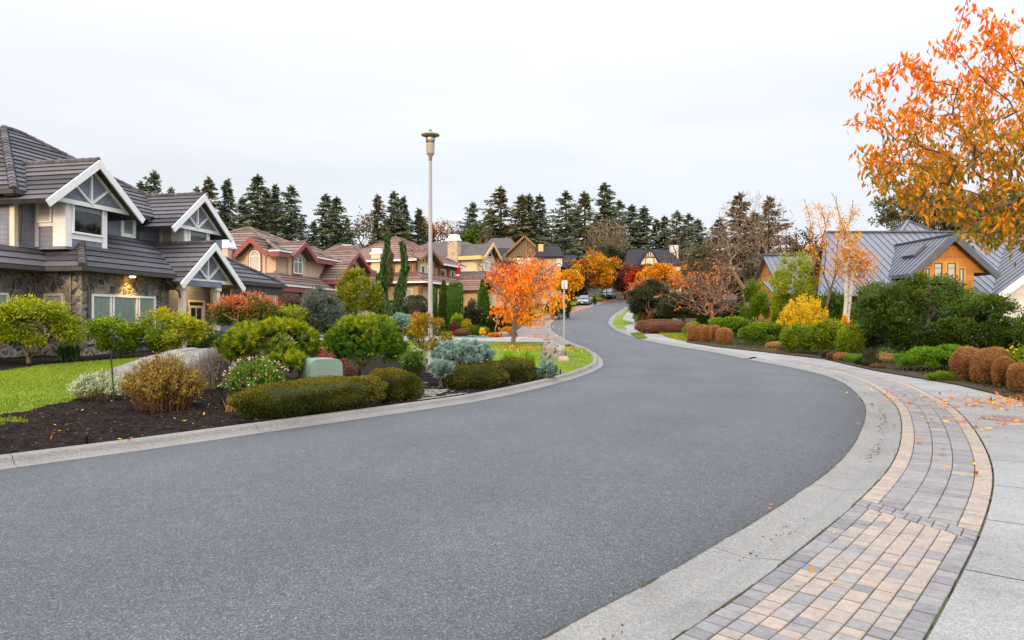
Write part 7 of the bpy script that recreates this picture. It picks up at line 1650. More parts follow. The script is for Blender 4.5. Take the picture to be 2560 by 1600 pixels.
weeping('tall drooping conifer with a brown tip, the taller of two weeping columns', [(948, 800), (955, 720), (957, 680), (966, 640), (969, 575)], 38, .62, .10, 'weeping')
weeping('thin curved green weeping conifer nearer the lamp post', [(990, 800), (994, 760), (1004, 700), (1013, 660), (1006, 600)], 36.5, .42, .13, 'weeping')
weeping('brown hanging strand of conifer beside the taller weeping column', [(972, 700), (976, 680), (974, 650), (978, 628)], 37.6, .13, .05, 'weeping_brown')
clip_('clipped_hedge', 'brownish dark hedge before the tan house beside the lamp post', 1010, 1070, 742, 44, 'dark_brown_green', .1, .05, 4000, 'hedge', .9, 3.5)
clip_('clipped_hedge', 'dark green hedge at the feet of the weeping conifers', 955, 1014, 755, 43.5, 'clipped_green', .1, .05, 3500, 'hedge', .9, 3.5)
needle('blue_pine', 'small blue green dwarf conifer behind the domed pine', 978, 1030, 788, 30, 'euphorbia', 160, 12, .13, .025, ybot=825)
leafy('pieris_shrub', 'leggy shrub with orange and coral leaves growing round the lamp post', 1006, 1130, 780, 18.9, 'pieris_mixed', .105, .034, 1150, depth=.8, nc=40, cr=.22, bottom=-.9, ybot=885, core=0, tz=.45, srt=.035, inner=.55, nst=24, smat=M_barkg)
wispy('white_flowering_shrub', 'green shrub sprinkled with tiny white flowers at the foot of the lamp post', 1000, 1064, 868, 17.8, 'salvia', 2800, .055, .025, 120, extra=[('blossom', flowers(70, .03, -.3), 'petal_white')])
needle('euphorbia', 'large mound of blue green spurge on the corner lawn', 1076, 1240, 853, 15.6, 'euphorbia', 520, 22, .10, .026, 'plant', .75, ybot=935, nc=40, cr=.25, bottom=-.2, core=.6, spread=.85, up=.9, tz=.3)
needle('euphorbia', 'small round blue green spurge at the tip of the flower bed', 1341, 1390, 904, 17.3, 'euphorbia', 120, 20, .08, .022, 'plant', .9, ybot=950, nc=14, cr=.34, bottom=-.4, spread=.9, up=.5, tz=.3)
needle('euphorbia', 'partly dried blue green spurge at the near edge of the big mound', 1072, 1135, 905, 14.9, 'euphorbia', 110, 20, .09, .026, 'plant', .9, ybot=948, nc=14, cr=.34, bottom=-.4, spread=.9, up=.5)
for i, (a, b, t_, d, lab) in enumerate(((1246, 1296, 879, 20.0, 'bright green feathery plant on the corner lawn, beside the olive shrub'), (1292, 1342, 876, 20.6, 'bright green feathery plant on the corner lawn, nearer the boulder'))):
    wispy('fern_plant', lab, a, b, t_, d, 'fern', 1100, .07, .02, 60, 'plant', group='feathery plants on the corner lawn')
# ------------------------------------------------------------------ rock garden beyond the driveway
clip_('columnar_thuja', 'bright green flat topped column of clipped conifer before the tan house porch', 1121, 1156, 708, 45, 'thuja', .09, .04, 6000, 'tree', 1, 4.5, sink=.02, cut=-1)
clip_('columnar_thuja', 'bright green clipped column half hidden by the lamp post', 1078, 1092, 722, 45.5, 'thuja', .09, .04, 2500, 'tree', 1, 4, sink=.02, cut=-1)
def cone(label, px0, px1, ytop, d, mat, name='conical_thuja', n=4500, zo=.05):
    rng = RNG(); x, hw, g, top, b = geo(px0, px1, ytop, d, zo); h = top - g; u = rng.random(n) ** 1.25; a = rng.random(n) * 6.283; rr_ = hw * np.minimum(1, (1 - u) ** .7 * 1.05) * (.88 + .2 * rng.random(n)); D = np.stack([np.cos(a), np.sin(a), np.zeros(n)], 1)
    P = np.stack([x + np.cos(a) * rr_, d + np.sin(a) * rr_, g + u * h], 1); q = QM().add(leaves(P, D * .7 + [0, 0, .8] + .5 * rdir(rng, n), .13, .05, rng), rng.random(n))
    m = 10; us = np.linspace(0, 1, 7)
    for i in range(6):
        for k in range(m):
            c = [(x + math.cos(6.283 * kk / m) * hw * .9 * (1 - uu) ** .7, d + math.sin(6.283 * kk / m) * hw * .9 * (1 - uu) ** .7, g + uu * h) for kk, uu in ((k, us[i]), (k + 1, us[i]), (k + 1, us[i + 1]), (k, us[i + 1]))]; q.add(np.array([c]), .2)
    put(name, label, 'tree', (x, d, g), q, mat)
cone('bright green conical conifer beside the orange cherry tree', 1188, 1232, 712, 46, 'thuja')
cone('taller bright green conical conifer behind the one by the cherry tree', 1190, 1222, 701, 51, 'thuja')
cone('loose mid green conifer between the two clipped columns', 1092, 1126, 703, 47, 'mid_green', 'conifer_shrub', 3000)
leafy('dark_shrub', 'big dark green shrub behind the rock garden before the conical conifer', 1158, 1218, 752, 43.5, 'dark_brown_green', .16, .06, 3200, nc=40, cr=.3, core=.7)
leafy('dark_shrub', 'second big dark shrub behind the rock garden, close to the cherry trunk', 1205, 1262, 768, 42.8, 'dark_green', .16, .06, 3200, nc=40, cr=.3, core=.7)
leafy('dark_shrub', 'dark green low shrub under the orange crown beside the driveway', 1240, 1275, 790, 43.0, 'dark_green', .13, .05, 1500, core=.7)
leafy('golden_shrub', 'golden green rounded shrub behind the cherry trunk', 1253, 1292, 772, 47, 'golden', .12, .06, 1600, core=.7, nc=24)
clip_('round_bush', 'dark green ball shaped bush at the edge of the parking bay', 1292, 1322, 777, 56, 'clipped_green', .1, .05, 3500, 'shrub', 1, 2.1, sink=.02, zo=.04)
clip_('dark_red_bush', 'dark red rounded bush in the rock garden behind the lamp post', 1124, 1145, 807, 41.6, 'dark_red', .07, .035, 1500, 'shrub', 1, 2.1)
clip_('brown_mound_shrub', 'dark reddish brown low mound in the rock garden', 1137, 1178, 823, 40.6, 'heather', .07, .03, 1900, 'shrub', .9, 2.2)
clip_('green_mound_shrub', 'mid green rounded mound in the rock garden', 1175, 1203, 815, 40.8, 'mid_green', .07, .03, 1700, 'shrub', 1, 2.1)
leafy('green_mound_shrub', 'olive green mound beside the yellow flowers in the rock garden', 1195, 1225, 817, 41.2, 'yellow_green', .07, .03, 900, core=.75)
wispy('yellow_flower_plant', 'small plant with bright yellow flowers in the rock garden', 1199, 1213, 820, 40.2, 'petal_yellow', 260, .09, .06, 24, 'plant')
clip_('golden_mound_shrub', 'golden orange low mound nearest the cherry trunk', 1218, 1251, 833, 39.9, 'orange_shrub', .06, .03, 2200, 'shrub', .8, 2.2)
leafy('orange_brown_shrub', 'orange brown loose shrub beside the cherry trunk', 1250, 1280, 817, 41.5, 'orange_shrub', .09, .04, 900, core=.5)
leafy('golden_shrub', 'yellow green low shrub below the big dark shrubs', 1152, 1180, 798, 42.2, 'golden', .09, .05, 1000, core=.7)
leafy('yellow_leaved_shrub', 'pale green leafy shrub between the clipped column and dark shrubs', 1128, 1166, 780, 43.2, 'pieris_green', .12, .05, 1200, core=.6)
for i, (a, b, t_, lab) in enumerate(((1146, 1168, 843, 'tiny silver green mound beside the driveway, nearest the lamp post'), (1168, 1192, 840, 'low blue green mound beside the driveway, between two others'), (1190, 1230, 841, 'widest low blue green mound beside the driveway'))):
    clip_('blue_mound_plant', lab, a, b, t_, 39.9, 'euphorbia', .06, .03, 900, 'plant', .9, 2.2, group='low blue green mounds along the driveway')
leafy('dark_shrub', 'dark bush along the house side of the driveway', 1020, 1085, 800, 41, 'dark_green', .12, .05, 1500, core=.7)
leafy('green_shrub', 'mixed green shrub by the driveway behind the grey bush', 860, 950, 790, 38, 'mid_green', .12, .05, 1800, core=.6)
leafy('green_shrub', 'dark green filler shrub before the peach house windows', 740, 850, 775, 40, 'dark_green', .14, .05, 2000, core=.7)
leafy('dark_shrub', 'dark foliage between the porch and the coral shrub', 590, 640, 770, 33, 'dark_green', .12, .05, 1300, core=.7)
# along the far side of the left bay
leafy('dark_shrub', 'spreading dark green juniper on the lawn beyond the orange tree', 1365, 1432, 745, 66, 'dark_green', .2, .08, 2000, cat='shrub', core=.6, zo=.05)
leafy('dark_shrub', 'dark low shrub under the orange crown near the ball shaped bush', 1300, 1332, 765, 62, 'dark_brown_green', .16, .07, 1000, core=.6, zo=.05)
wispy('small_conifer', 'little dark conifer standing behind the silver car', 1482, 1492, 740, 100, 'dark_green', 300, .25, .1, 20, 'shrub', zo=.03)
# ------------------------------------------------------------------ far bend planting on the other pavement
leafy('dark_pine_shrub', 'dark spreading pine leaning towards the road at the bend', 1566, 1676, 702, 58, 'dark_pine', .22, .06, 6500, 'pine', nc=60, cr=.24, bottom=-.6, ybot=798, core=.5, zo=.05, srt=.14)
leafy('dark_pine_shrub', 'second dark pine, lower, under the nearly bare cherry', 1636, 1790, 728, 50.5, 'dark_pine', .2, .06, 8000, 'pine', nc=70, cr=.24, bottom=-.6, ybot=806, core=.55, zo=.05, srt=.12)
clip_('heather_mound', 'long reddish brown heather mound along the far pavement', 1590, 1712, 800, 45.5, 'heather', .09, .035, 6000, 'shrub', .5, 2.4, zo=.04)
spiky('grass_tuft', 'pale green ornamental grass tuft by the dark pine', 1580, 1612, 763, 61, 'ornamental_grass', 420, 1.2, .05, zo=.04)
clip_('rust_shrub', 'small rust red shrub beside the ornamental grass', 1607, 1632, 780, 60, 'rust', .12, .06, 900, 'shrub', 1, 2.1, zo=.04)
clip_('silver_mound', 'pale blue grey mound behind the heather', 1672, 1702, 798, 49, 'euphorbia', .09, .04, 900, 'plant', .8, 2.1, zo=.04)
bc = 'row of clipped brown shrubs at the far bend'
for a, b, t_, d, lab in ((1719, 1748, 813, 37.2, 'widest of the far row of clipped brown shrubs, nearest the bend'), (1746, 1766, 814, 38.6, 'clipped brown shrub tucked behind its two wider neighbours in the far row'), (1756, 1776, 816, 36.2, 'middle clipped brown shrub of the far row'), (1774, 1797, 815, 37.4, 'tall reddish clipped brown shrub of the far row beside the golden one'), (1793, 1829, 821, 34.8, 'golden brown clipped shrub closing the far row')):
    clip_('clipped_brown_shrub', lab, a, b, t_, d, 'brown_clip', .07, .024, 4500, 'shrub', .95, 2.7, zo=.03, group=bc, sink=.05, cut=-1)
leafy('juniper', 'yellow green low juniper behind the far brown row', 1708, 1766, 805, 40.5, 'juniper_yellow', .12, .04, 2200, core=.8, zo=.04, stem=False, nc=26)
leafy('juniper', 'tall light green juniper mound behind the far brown row', 1768, 1884, 787, 39.5, 'juniper', .13, .045, 6500, core=.8, zo=.04, stem=False, nc=60, cr=.26, inner=.55)
leafy('juniper', 'wide blue green juniper mound beside the far brown row', 1848, 1974, 808, 34.2, 'juniper', .12, .04, 6500, core=.8, zo=.04, stem=False, nc=60, cr=.26, inner=.55, depth=.7)
clip_('tan_mound_shrub', 'pale tan dried mound by the pavement before the blue green juniper', 1918, 1972, 855, 30.8, 'tan_mound', .06, .022, 3200, 'shrub', .9, 2.4, zo=.03, cut=-1)
clip_('green_mound_shrub', 'little olive tuft at the foot of the tan mound', 1914, 1940, 874, 30.2, 'golden', .05, .02, 800, 'plant', .9, 2.2, zo=.03)
wispy('tan_flower_shrub', 'small twiggy shrub with pale tan seed heads behind the junipers', 1878, 1920, 786, 41, 'tan_mound', 900, .09, .05, 50)
leafy('laurel_shrub', 'dense glossy green shrub beside the tan mound', 1962, 2028, 805, 28.6, 'laurel', .11, .045, 3600, core=.75, zo=.04, nc=44, cr=.28, stem=False)
leafy('laurel_shrub', 'larger dense glossy green shrub before the yellow bush', 2010, 2108, 797, 27.6, 'laurel', .11, .045, 6000, core=.75, zo=.04, nc=54, cr=.26, stem=False, inner=.55)
wispy('yellow_shrub', 'bright yellow feathery shrub behind the glossy green shrubs', 1944, 2078, 737, 33.5, 'yellow_shrub', 8500, .1, .042, 200, zo=.04, low=.3)
wispy('yellow_shrub', 'small orange yellow shrub by the pale trunk', 2092, 2134, 786, 30.5, 'feather_yellow', 1600, .09, .04, 60, zo=.04, low=.45)
leafy('lime_shrub', 'tall lime green shrub before the cedar house wing', 1912, 2056, 640, 42, 'lime', .15, .06, 6200, nc=60, cr=.22, core=.45, zo=.04, inner=.45, bottom=-.9)
leafy('green_shrub', 'mid green conifer shrub beside the big bare tree', 1850, 1932, 706, 46, 'juniper', .15, .05, 4200, nc=40, cr=.28, core=.65, zo=.04)
cone('upright pale green conifer shrub between the junipers and lime shrub', 1925, 1985, 726, 43, 'juniper', 'conifer_shrub', 3200)
leafy('green_shrub', 'low leafy green shrub between the brown row and the cedar wing', 1740, 1790, 780, 50, 'mid_green', .14, .05, 1600, core=.7, zo=.04)
leafy('green_shrub', 'broad dark green hedge like shrub below the cedar wing', 1980, 2120, 775, 40, 'mid_green', .14, .05, 4200, core=.75, zo=.04)
cea = 'dark evergreen shrubs before the cedar house'
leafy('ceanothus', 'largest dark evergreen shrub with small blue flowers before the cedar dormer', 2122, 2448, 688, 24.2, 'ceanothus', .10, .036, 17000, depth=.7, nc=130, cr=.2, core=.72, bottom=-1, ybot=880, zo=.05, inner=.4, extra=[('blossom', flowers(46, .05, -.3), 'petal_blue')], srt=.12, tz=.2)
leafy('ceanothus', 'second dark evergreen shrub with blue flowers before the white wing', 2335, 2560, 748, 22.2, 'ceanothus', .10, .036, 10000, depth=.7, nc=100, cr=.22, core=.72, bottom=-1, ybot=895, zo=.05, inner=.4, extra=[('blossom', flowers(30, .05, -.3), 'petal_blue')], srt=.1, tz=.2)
leafy('evergreen_shrub', 'dense dark shrub at the frame edge behind the brown clipped row', 2535, 2680, 740, 20.5, 'ceanothus', .09, .036, 5000, core=.75, zo=.05, nc=50)
leafy('lime_shrub', 'small yellow green shrub against the pale trunk', 2094, 2160, 812, 25.2, 'juniper_yellow', .08, .03, 2800, core=.7, zo=.04, nc=40, stem=False)
for a, b, t_, d, m, lab in ((2056, 2086, 880, 25.4, 'dark_brown_green', 'low brown green mound nearest the glossy shrubs by the pavement'), (2070, 2104, 881, 24.6, 'heather', 'low mauve brown mound beside the pavement'), (2088, 2128, 883, 24.0, 'brown_clip', 'low brown mound touching the bright green dwarf mound'), (2112, 2160, 886, 23.2, 'juniper_bright', 'bright yellow green dwarf mound by the pavement')):
    clip_('dwarf_mound', lab, a, b, t_, d, m, .05, .02, 1800, 'shrub', .9, 2.2, zo=.04, group='low mounds edging the pavement')
for a, b, t_, d, m, lab in ((2140, 2170, 898, 22.3, 'dark_green', 'tiny dark green mound by the pavement edge'), (2160, 2200, 900, 21.6, 'dark_brown_green', 'dark olive mound under the spiky twigs'), (2182, 2246, 885, 23.0, 'tan_mound', 'pinkish tan dried mound behind the pavement'), (2178, 2212, 912, 20.8, 'heather', 'small reddish heather by the pavement, nearest the bright juniper')):
    clip_('dwarf_mound', lab, a, b, t_, d, m, .05, .02, 1700, 'shrub', .9, 2.2, zo=.04, group='low mounds edging the pavement')
spiky('twiggy_plant', 'dark bare twiggy plant among the low mounds', 2145, 2205, 862, 22.6, 'dark_brown_green', 120, .6, .02, zo=.04, droop=.1)
leafy('juniper', 'bright green spreading juniper beside the big brown clipped shrubs', 2236, 2428, 862, 20.0, 'juniper_bright', .075, .022, 14000, core=.82, zo=.04, stem=False, nc=100, cr=.2, inner=.62, depth=.7, bottom=-.2, ybot=945)
leafy('juniper', 'small dark green creeping conifer at the pavement edge', 2314, 2394, 926, 17.1, 'juniper', .05, .018, 3200, core=.8, zo=.03, stem=False, nc=40, cr=.26, depth=.7, ybot=962)
bn = 'big clipped brown shrubs beside the pavement'
for a, b, t_, d, lab in ((2387, 2464, 872, 17.0, 'big clipped brown shrub next to the bright juniper'), (2437, 2526, 870, 16.2, 'largest clipped brown shrub with a rounded crown by the leafy pavement'), (2490, 2535, 895, 15.3, 'narrow clipped brown shrub between two wider ones'), (2533, 2605, 908, 14.4, 'clipped brown shrub cut by the frame edge')):
    clip_('clipped_brown_shrub', lab, a, b, t_, d, 'brown_clip', .05, .016, 12000, 'shrub', .9, 2.7, zo=.04, group=bn, sink=.05, cut=-1, jit=1.2)
wispy('yellow_flower_shrub', 'green shrub with yellow flowers at the frame edge above the brown row', 2520, 2610, 862, 15.6, 'juniper_yellow', 1600, .07, .025, 60, zo=.3, extra=[('blossom', flowers(22, .06, -.2), 'petal_yellow')])

for a, b, t_, d, m, lab in ((1745, 1812, 768, 57, 'dark_green', 'dark shrub filling under the nearly bare cherry'), (1800, 1885, 760, 56, 'dark_green', 'dark shrub between the bare cherry and the junipers'), (1620, 1705, 782, 66, 'dark_green', 'dark shrub behind the leaning pine at the bend'), (1690, 1760, 775, 68, 'dark_brown_green', 'brownish dark shrub behind the second dark pine'), (2120, 2240, 792, 30, 'dark_green', 'dark understorey shrub behind the pale trunks'), (2220, 2340, 800, 28, 'dark_green', 'dark understorey shrub beneath the largest blue flowered shrub'), (2320, 2430, 805, 26.5, 'dark_green', 'dark understorey shrub between the two blue flowered shrubs'), (2420, 2560, 800, 25.5, 'dark_green', 'dark understorey shrub below the white wing'), (2030, 2130, 722, 38.5, 'mid_green', 'green shrub against the cedar wall behind the pale trunks'), (2265, 2425, 706, 29.5, 'dark_green', 'dark understorey shrub against the dormer foot'), (2120, 2230, 728, 38.8, 'mid_green', 'green shrub below the eave of the metal roof')):
    leafy('dark_shrub', lab, a, b, t_, d, m, .13 * d / 40 + .03, .05 * d / 40 + .01, 2400, core=.7, zo=.03, stem=False, nc=44, depth=.6)

rng = RNG(); n = 90000; P = np.stack([rng.uniform(8, 34, n), rng.uniform(8, 50, n)], 1)
_bp = [G(px, py, .05)[:2] for px, py in [(2700, 1040), (2600, 1005), (2517, 986), (2395, 956), (2182, 920), (2053, 891), (1916, 876), (1791, 863), (1725, 852)]]
P = P[inpoly(P, [(8.6, 6)] + [tuple(p) for p in _bp] + [(12, 46), (40, 48), (40, 6)])]; pat = np.sin(P[:, 0] * 1.9 + np.sin(P[:, 1] * 1.3)) * np.sin(P[:, 1] * 1.6 + P[:, 0] * .5); k = pat + .8 * (rng.random(len(P)) - .5) > -.45; P = P[k]; n = len(P)
q = QM().add(leaves(np.column_stack([P, zta(P[:, 1]) + .08 + .10 * rng.random(n)]), rdir(rng, n) + [0, 0, .7], .07, .035, rng), rng.random(n))
o = mkq('ground_cover', q, LM['clipped_green'], None, (14, 25, zt(25))); tag(o, 'low dark green ground cover between the shrubs along the pavement', kind='stuff')

n = 14000; P = np.stack([rng.uniform(8, 20, n), rng.uniform(8, 34, n)], 1); P = P[inpoly(P, [(8.6, 6)] + [tuple(p) for p in _bp] + [(12, 46), (40, 48), (40, 6)])]; n = len(P); A = rdir(rng, n); A[:, 2] *= .35
o = mkq('bark_chips', QM().add(leaves(np.column_stack([P, zta(P[:, 1]) + .085 + .02 * rng.random(n)]), A, .07, .026, rng), rng.random(n) ** 1.4), M_chip); tag(o, 'bark chips and dry bits on the soil along the pavement', kind='stuff')
for i, pts in enumerate(([(1390, 770), (1320, 800), (1250, 880), (1210, 930), (1220, 960), (1390, 1010), (1230, 1070), (1290, 1132), (1150, 1130), (1060, 1060), (1040, 1010), (1100, 910), (1200, 850), (1290, 790)], [(1350, 1213), (1490, 1205), (1560, 1235), (1640, 1292), (1480, 1282), (1410, 1250)], [(1840, 1208), (2200, 1212), (2330, 1225), (2330, 1340), (2210, 1318), (2020, 1280)])):
    o = mkq('verge_grass', blades([G(*p)[:2] for p in g3(pts)], 9000, .09, 50 + i, .05), M_blade); tag(o, ('short grass on the long verge at the bend', 'short grass on the small verge island', 'short grass on the verge by the brown row')[i], kind='stuff')
# ------------------------------------------------------------------ cherry trees
def hang(rng, P, n_each, Ln, W, spread=.12, droop=1.0):
    k = np.repeat(np.arange(len(P)), n_each); p = P[k] + rng.normal(size=(len(k), 3)) * spread
    A = rdir(rng, len(k)) * .75 + np.array([0, 0, -droop]); return p, A, k
def treething(name, label, cat, base, trunk_q, tm, crown_q, cm, cname='crown', tname='trunk', group=None):
    t = thing(name, label, cat, base, group); mkq(tname, trunk_q, tm, t)
    if crown_q is not None: mkq(cname, crown_q, cm, t)
    return t
# the big cherry leaning in from the frame edge
rng = RNG(); d0 = 10.6; bx = XP(2790, d0); base = (bx, d0, zt(d0)); c = np.array((XP(2620, d0), d0 + .4, 3.9))
T = in_ell(rng, c, (2.55, 2.2, 1.75), 620, .38)
# upright water shoots and outer sprays seen against the sky
sh = []
for px, py, dd in ((2415, 5, 9.9), (2445, 30, 10.2), (2400, 60, 10.0), (2270, 105, 10.4), (2240, 90, 10.6), (2370, 120, 10.1), (2350, 112, 10.5), (2172, 215, 10.7), (2150, 225, 10.9), (2135, 305, 10.7), (2155, 380, 10.6), (2190, 440, 10.8), (2185, 300, 10.4), (2200, 180, 10.2), (2260, 160, 10.2), (2310, 180, 10.2), (2290, 250, 10), (2230, 300, 10.1), (2230, 400, 10.4), (2250, 480, 10.6), (2270, 530, 10.5), (2330, 540, 10.2), (2400, 565, 10.0), (2470, 590, 9.9), (2520, 575, 9.8), (2545, 60, 10.4), (2500, 110, 10.2), (2480, 60, 10.4)):
    p = np.array((XP(px, dd), dd, ZP(py, dd))); sh.append(p)
    for _ in range(3): q_ = c + (p - c) * rng.uniform(.72, .97) + rng.normal(size=3) * .12; sh.append(q_)
T = np.concatenate([T[(T[:, 2] - ZP(600, d0)) > -.1], np.array(sh)])
px_ = 1280 + T[:, 0] / T[:, 1] * F; py_ = 800 - (T[:, 2] - EYE) / T[:, 1] * F
outline = [(2700, -60), (2440, -20), (2395, 0), (2385, 60), (2340, 95), (2330, 170), (2290, 150), (2250, 80), (2225, 120), (2190, 165), (2120, 210), (2120, 330), (2165, 420), (2195, 470), (2240, 505), (2300, 530), (2390, 555), (2480, 605), (2700, 640)]
T = T[inpoly(np.stack([px_, py_], 1), outline) | (px_ > 2570)]
fork = (bx - .15, d0, 2.15)
Qt, PP, par, rad = skel(rng, base, fork, T, bal=.3, seg=.22, bend=.16, bow=-.05, rt=.13, rmin=.004, sides=6, expo=.60)
tips = T; k_out = np.linalg.norm((tips - c) / np.array((2.55, 2.2, 1.75)), axis=1)
tw = PP[rad < .011]; tw = tw[rng.random(len(tw)) < .5]; L0 = np.concatenate([tips, tips, tw])
p, A, k = hang(rng, L0, 5, .1, .04, .08, 1.1)
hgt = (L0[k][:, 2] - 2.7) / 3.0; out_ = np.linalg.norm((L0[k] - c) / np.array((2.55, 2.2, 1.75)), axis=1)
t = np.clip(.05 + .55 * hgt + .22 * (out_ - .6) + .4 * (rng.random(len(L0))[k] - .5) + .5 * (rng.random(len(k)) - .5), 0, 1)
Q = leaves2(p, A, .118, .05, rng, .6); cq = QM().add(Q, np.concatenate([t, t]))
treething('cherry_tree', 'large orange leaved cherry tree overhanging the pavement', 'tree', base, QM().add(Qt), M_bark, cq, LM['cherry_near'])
# the orange cherry beside the driveway
rng = RNG(); d0 = 37.0; b = G(1281, 862, .1); d0 = b.y; c = np.array((XP(1312, d0), d0 + .7, ZP(722, d0)))
R3 = np.array((XP(1426, d0) - XP(1312, d0), 2.1, (ZP(632, d0) - ZP(812, d0)) / 2))
T = in_ell(rng, c, R3, 300, .45); T = T[T[:, 2] > ZP(808, d0)]
Qt, PP, par, rad = skel(rng, (b.x, b.y, b.z - .05), (XP(1290, d0), d0, ZP(778, d0)), T, bal=.3, seg=.3, bend=.15, bow=-.06, rt=.125, rmin=.006, sides=6, expo=.55)
# bare shoots up through the top
sh = [(XP(px, d0), d0 + rng.uniform(-.8, .8), ZP(py, d0)) for px, py in ((1222, 645), (1268, 632), (1240, 660), (1215, 700), (1330, 640), (1395, 660), (1440, 690), (1180, 655), (1205, 668), (1300, 650))]
Q2, PP2, *_ = skel(rng, (XP(1290, d0), d0, ZP(790, d0)), (XP(1290, d0), d0, ZP(770, d0)), sh, rt=.05, rmin=.007, seg=.3, bend=.1, bow=-.1)
keep = (np.sin(T[:, 0] * 2.3 + 1) + np.sin(T[:, 2] * 2.9 + T[:, 1]) > -.45); L0 = T[keep]; tw = PP[(rad < .016)]; tw = tw[rng.random(len(tw)) < .10]; L0 = np.concatenate([L0, tw])
p, A, k = hang(rng, L0, 14, .1, .04, .16, 1.2); t = np.clip(.52 + .35 * (rng.random(len(L0))[k] - .5) + .5 * (rng.random(len(k)) - .5) - .12 * (L0[k][:, 2] - c[2]) + .13 * (L0[k][:, 0] - c[0]), 0, 1)
cq = QM().add(leaves(p, A, .17, .075, rng), t)
treething('cherry_tree', 'small spreading cherry with bright orange leaves beside the driveway', 'tree', b, QM().add(Qt).add(Q2), M_bark, cq, LM['cherry_orange'])
# nearly bare cherry on the far pavement
rng = RNG(); d0 = 47.5; b = (XP(1781, d0), d0, zt(d0)); c = np.array((XP(1768, d0), d0, ZP(722, d0))); R3 = np.array((3.4, 2.8, (ZP(645, d0) - ZP(800, d0)) / 2))
T = in_ell(rng, c, R3, 1700, .5); T = T[T[:, 2] > ZP(790, d0)]; T = T[T[:, 2] > ZP(795, d0) + .5 * (np.abs(T[:, 0] - b[0]) - .6) * .5]
Qt, PP, par, rad = skel(rng, b, (XP(1780, d0), d0, ZP(785, d0)), T, bal=.25, seg=.35, bend=.12, bow=.02, rt=.17, rmin=.007, sides=5, expo=.52)
L0 = T[(rng.random(len(T)) < .05) | ((T[:, 0] < c[0] + .5) & (T[:, 2] > c[2] + .3) & (rng.random(len(T)) < .14))]; p, A, k = hang(rng, L0, 3, .1, .04, .12, .9)
treething('cherry_tree', 'wide nearly bare cherry with a few orange leaves at the far bend', 'tree', b, QM().add(Qt), M_pinktwig, QM().add(leaves(p, A, .15, .075, rng), rng.random(len(k))), LM['cherry_orange'])

# ------------------------------------------------------------------ other broadleaved trees
def bare(label, px_base, px0, px1, ytop, ybot, d, mat, n=420, rt=.22, rmin=.02, shape=(.5, 1.0), fork=None, name='bare_tree', up=-.12, seed=None, dep=1.0, bal=.22, leafm_=None, lf=0, ll=.3):
    rng = RNG(); b = (XP(px_base, d), d, zt(d)); top, bot = ZP(ytop, d), ZP(ybot, d); hw = XP(px1, d) / 1 - XP((px0 + px1) / 2, d); c = np.array((XP((px0 + px1) / 2, d), d, (top + bot) / 2))
    T = in_ell(rng, c, (hw, hw * dep, (top - bot) / 2), n, shape[0], -.75); fz = b[2] + (bot - b[2]) * .8 if fork is None else fork
    Qt, PP, par, rad = skel(rng, b, (b[0] + rng.normal() * .1, d, max(fz, b[2] + .4)), T, bal=bal, seg=max(.4, (top - bot) / 14), bend=.08, bow=up, rt=rt * .8, rmin=rmin * .62, sides=4, expo=.62)
    q = None
    if lf:
        L0 = T[rng.random(len(T)) < lf]; p, A, k = hang(rng, L0, 5, .1, .05, ll, .5); q = QM().add(leaves(p, A, ll, ll * .5, rng), rng.random(len(k)))
    return treething(name, label, 'tree', b, QM().add(Qt), mat, q, LM[leafm_] if leafm_ else None)
bare('largest bare tree, tall and finely twigged, behind the cedar wing', 1868, 1772, 1990, 472, 715, 76, M_olivetwig, 1700, .36, .024, bal=.3, up=-.08)
bare('broad pale bare tree with a dome of twigs before the firs', 1518, 1452, 1580, 540, 660, 132, M_olivetwig, 1500, .34, .045, up=-.1, bal=.5)
bare('thin bare tree beside the largest bare tree', 1800, 1745, 1850, 560, 720, 84, M_twig, 420, .2, .022)
bare('grey bare tree between the fir clumps behind the peach house', 915, 880, 955, 528, 610, 140, M_barkg, 300, .3, .04, leafm_='fir_brown', lf=.3, ll=.6)
bare('bare tree in front of the dark conifer beyond the pale dome', 1688, 1650, 1725, 560, 690, 110, M_twig, 300, .25, .035)
bare('slim bare tree above the cream house chimney', 1100, 1080, 1135, 548, 612, 150, M_twig, 220, .25, .045, leafm_='rust', lf=.35, ll=.6)
bare('brown bare tree above the stone chimney roof', 1150, 1118, 1172, 556, 620, 150, M_twig, 220, .25, .045, leafm_='fir_brown', lf=.3, ll=.6)
bare('brown twiggy tree standing left of the tall bushy fir', 1215, 1185, 1250, 560, 640, 135, M_olivetwig, 260, .25, .04)
bare('olive twigged tree between two firs and the brown gable', 1275, 1240, 1320, 545, 630, 138, M_twig, 320, .28, .04)
bare('bare tree behind the big brown gable', 1340, 1312, 1380, 575, 640, 140, M_twig, 240, .25, .04)
bare('reddish twigged tree before the brown gabled house', 1330, 1285, 1400, 640, 760, 84, M_redtwig, 520, .22, .022, leafm_='far_maroon', lf=.45, ll=.28)
bare('reddish bare tree beside the cream house', 1262, 1235, 1305, 640, 730, 80, M_redtwig, 280, .18, .022, leafm_='far_maroon', lf=.5, ll=.28)
bare('grey branched dead shrub before the conical conifers', 1236, 1212, 1285, 772, 796, 42, M_barkg, 40, .05, .012, dep=.6)
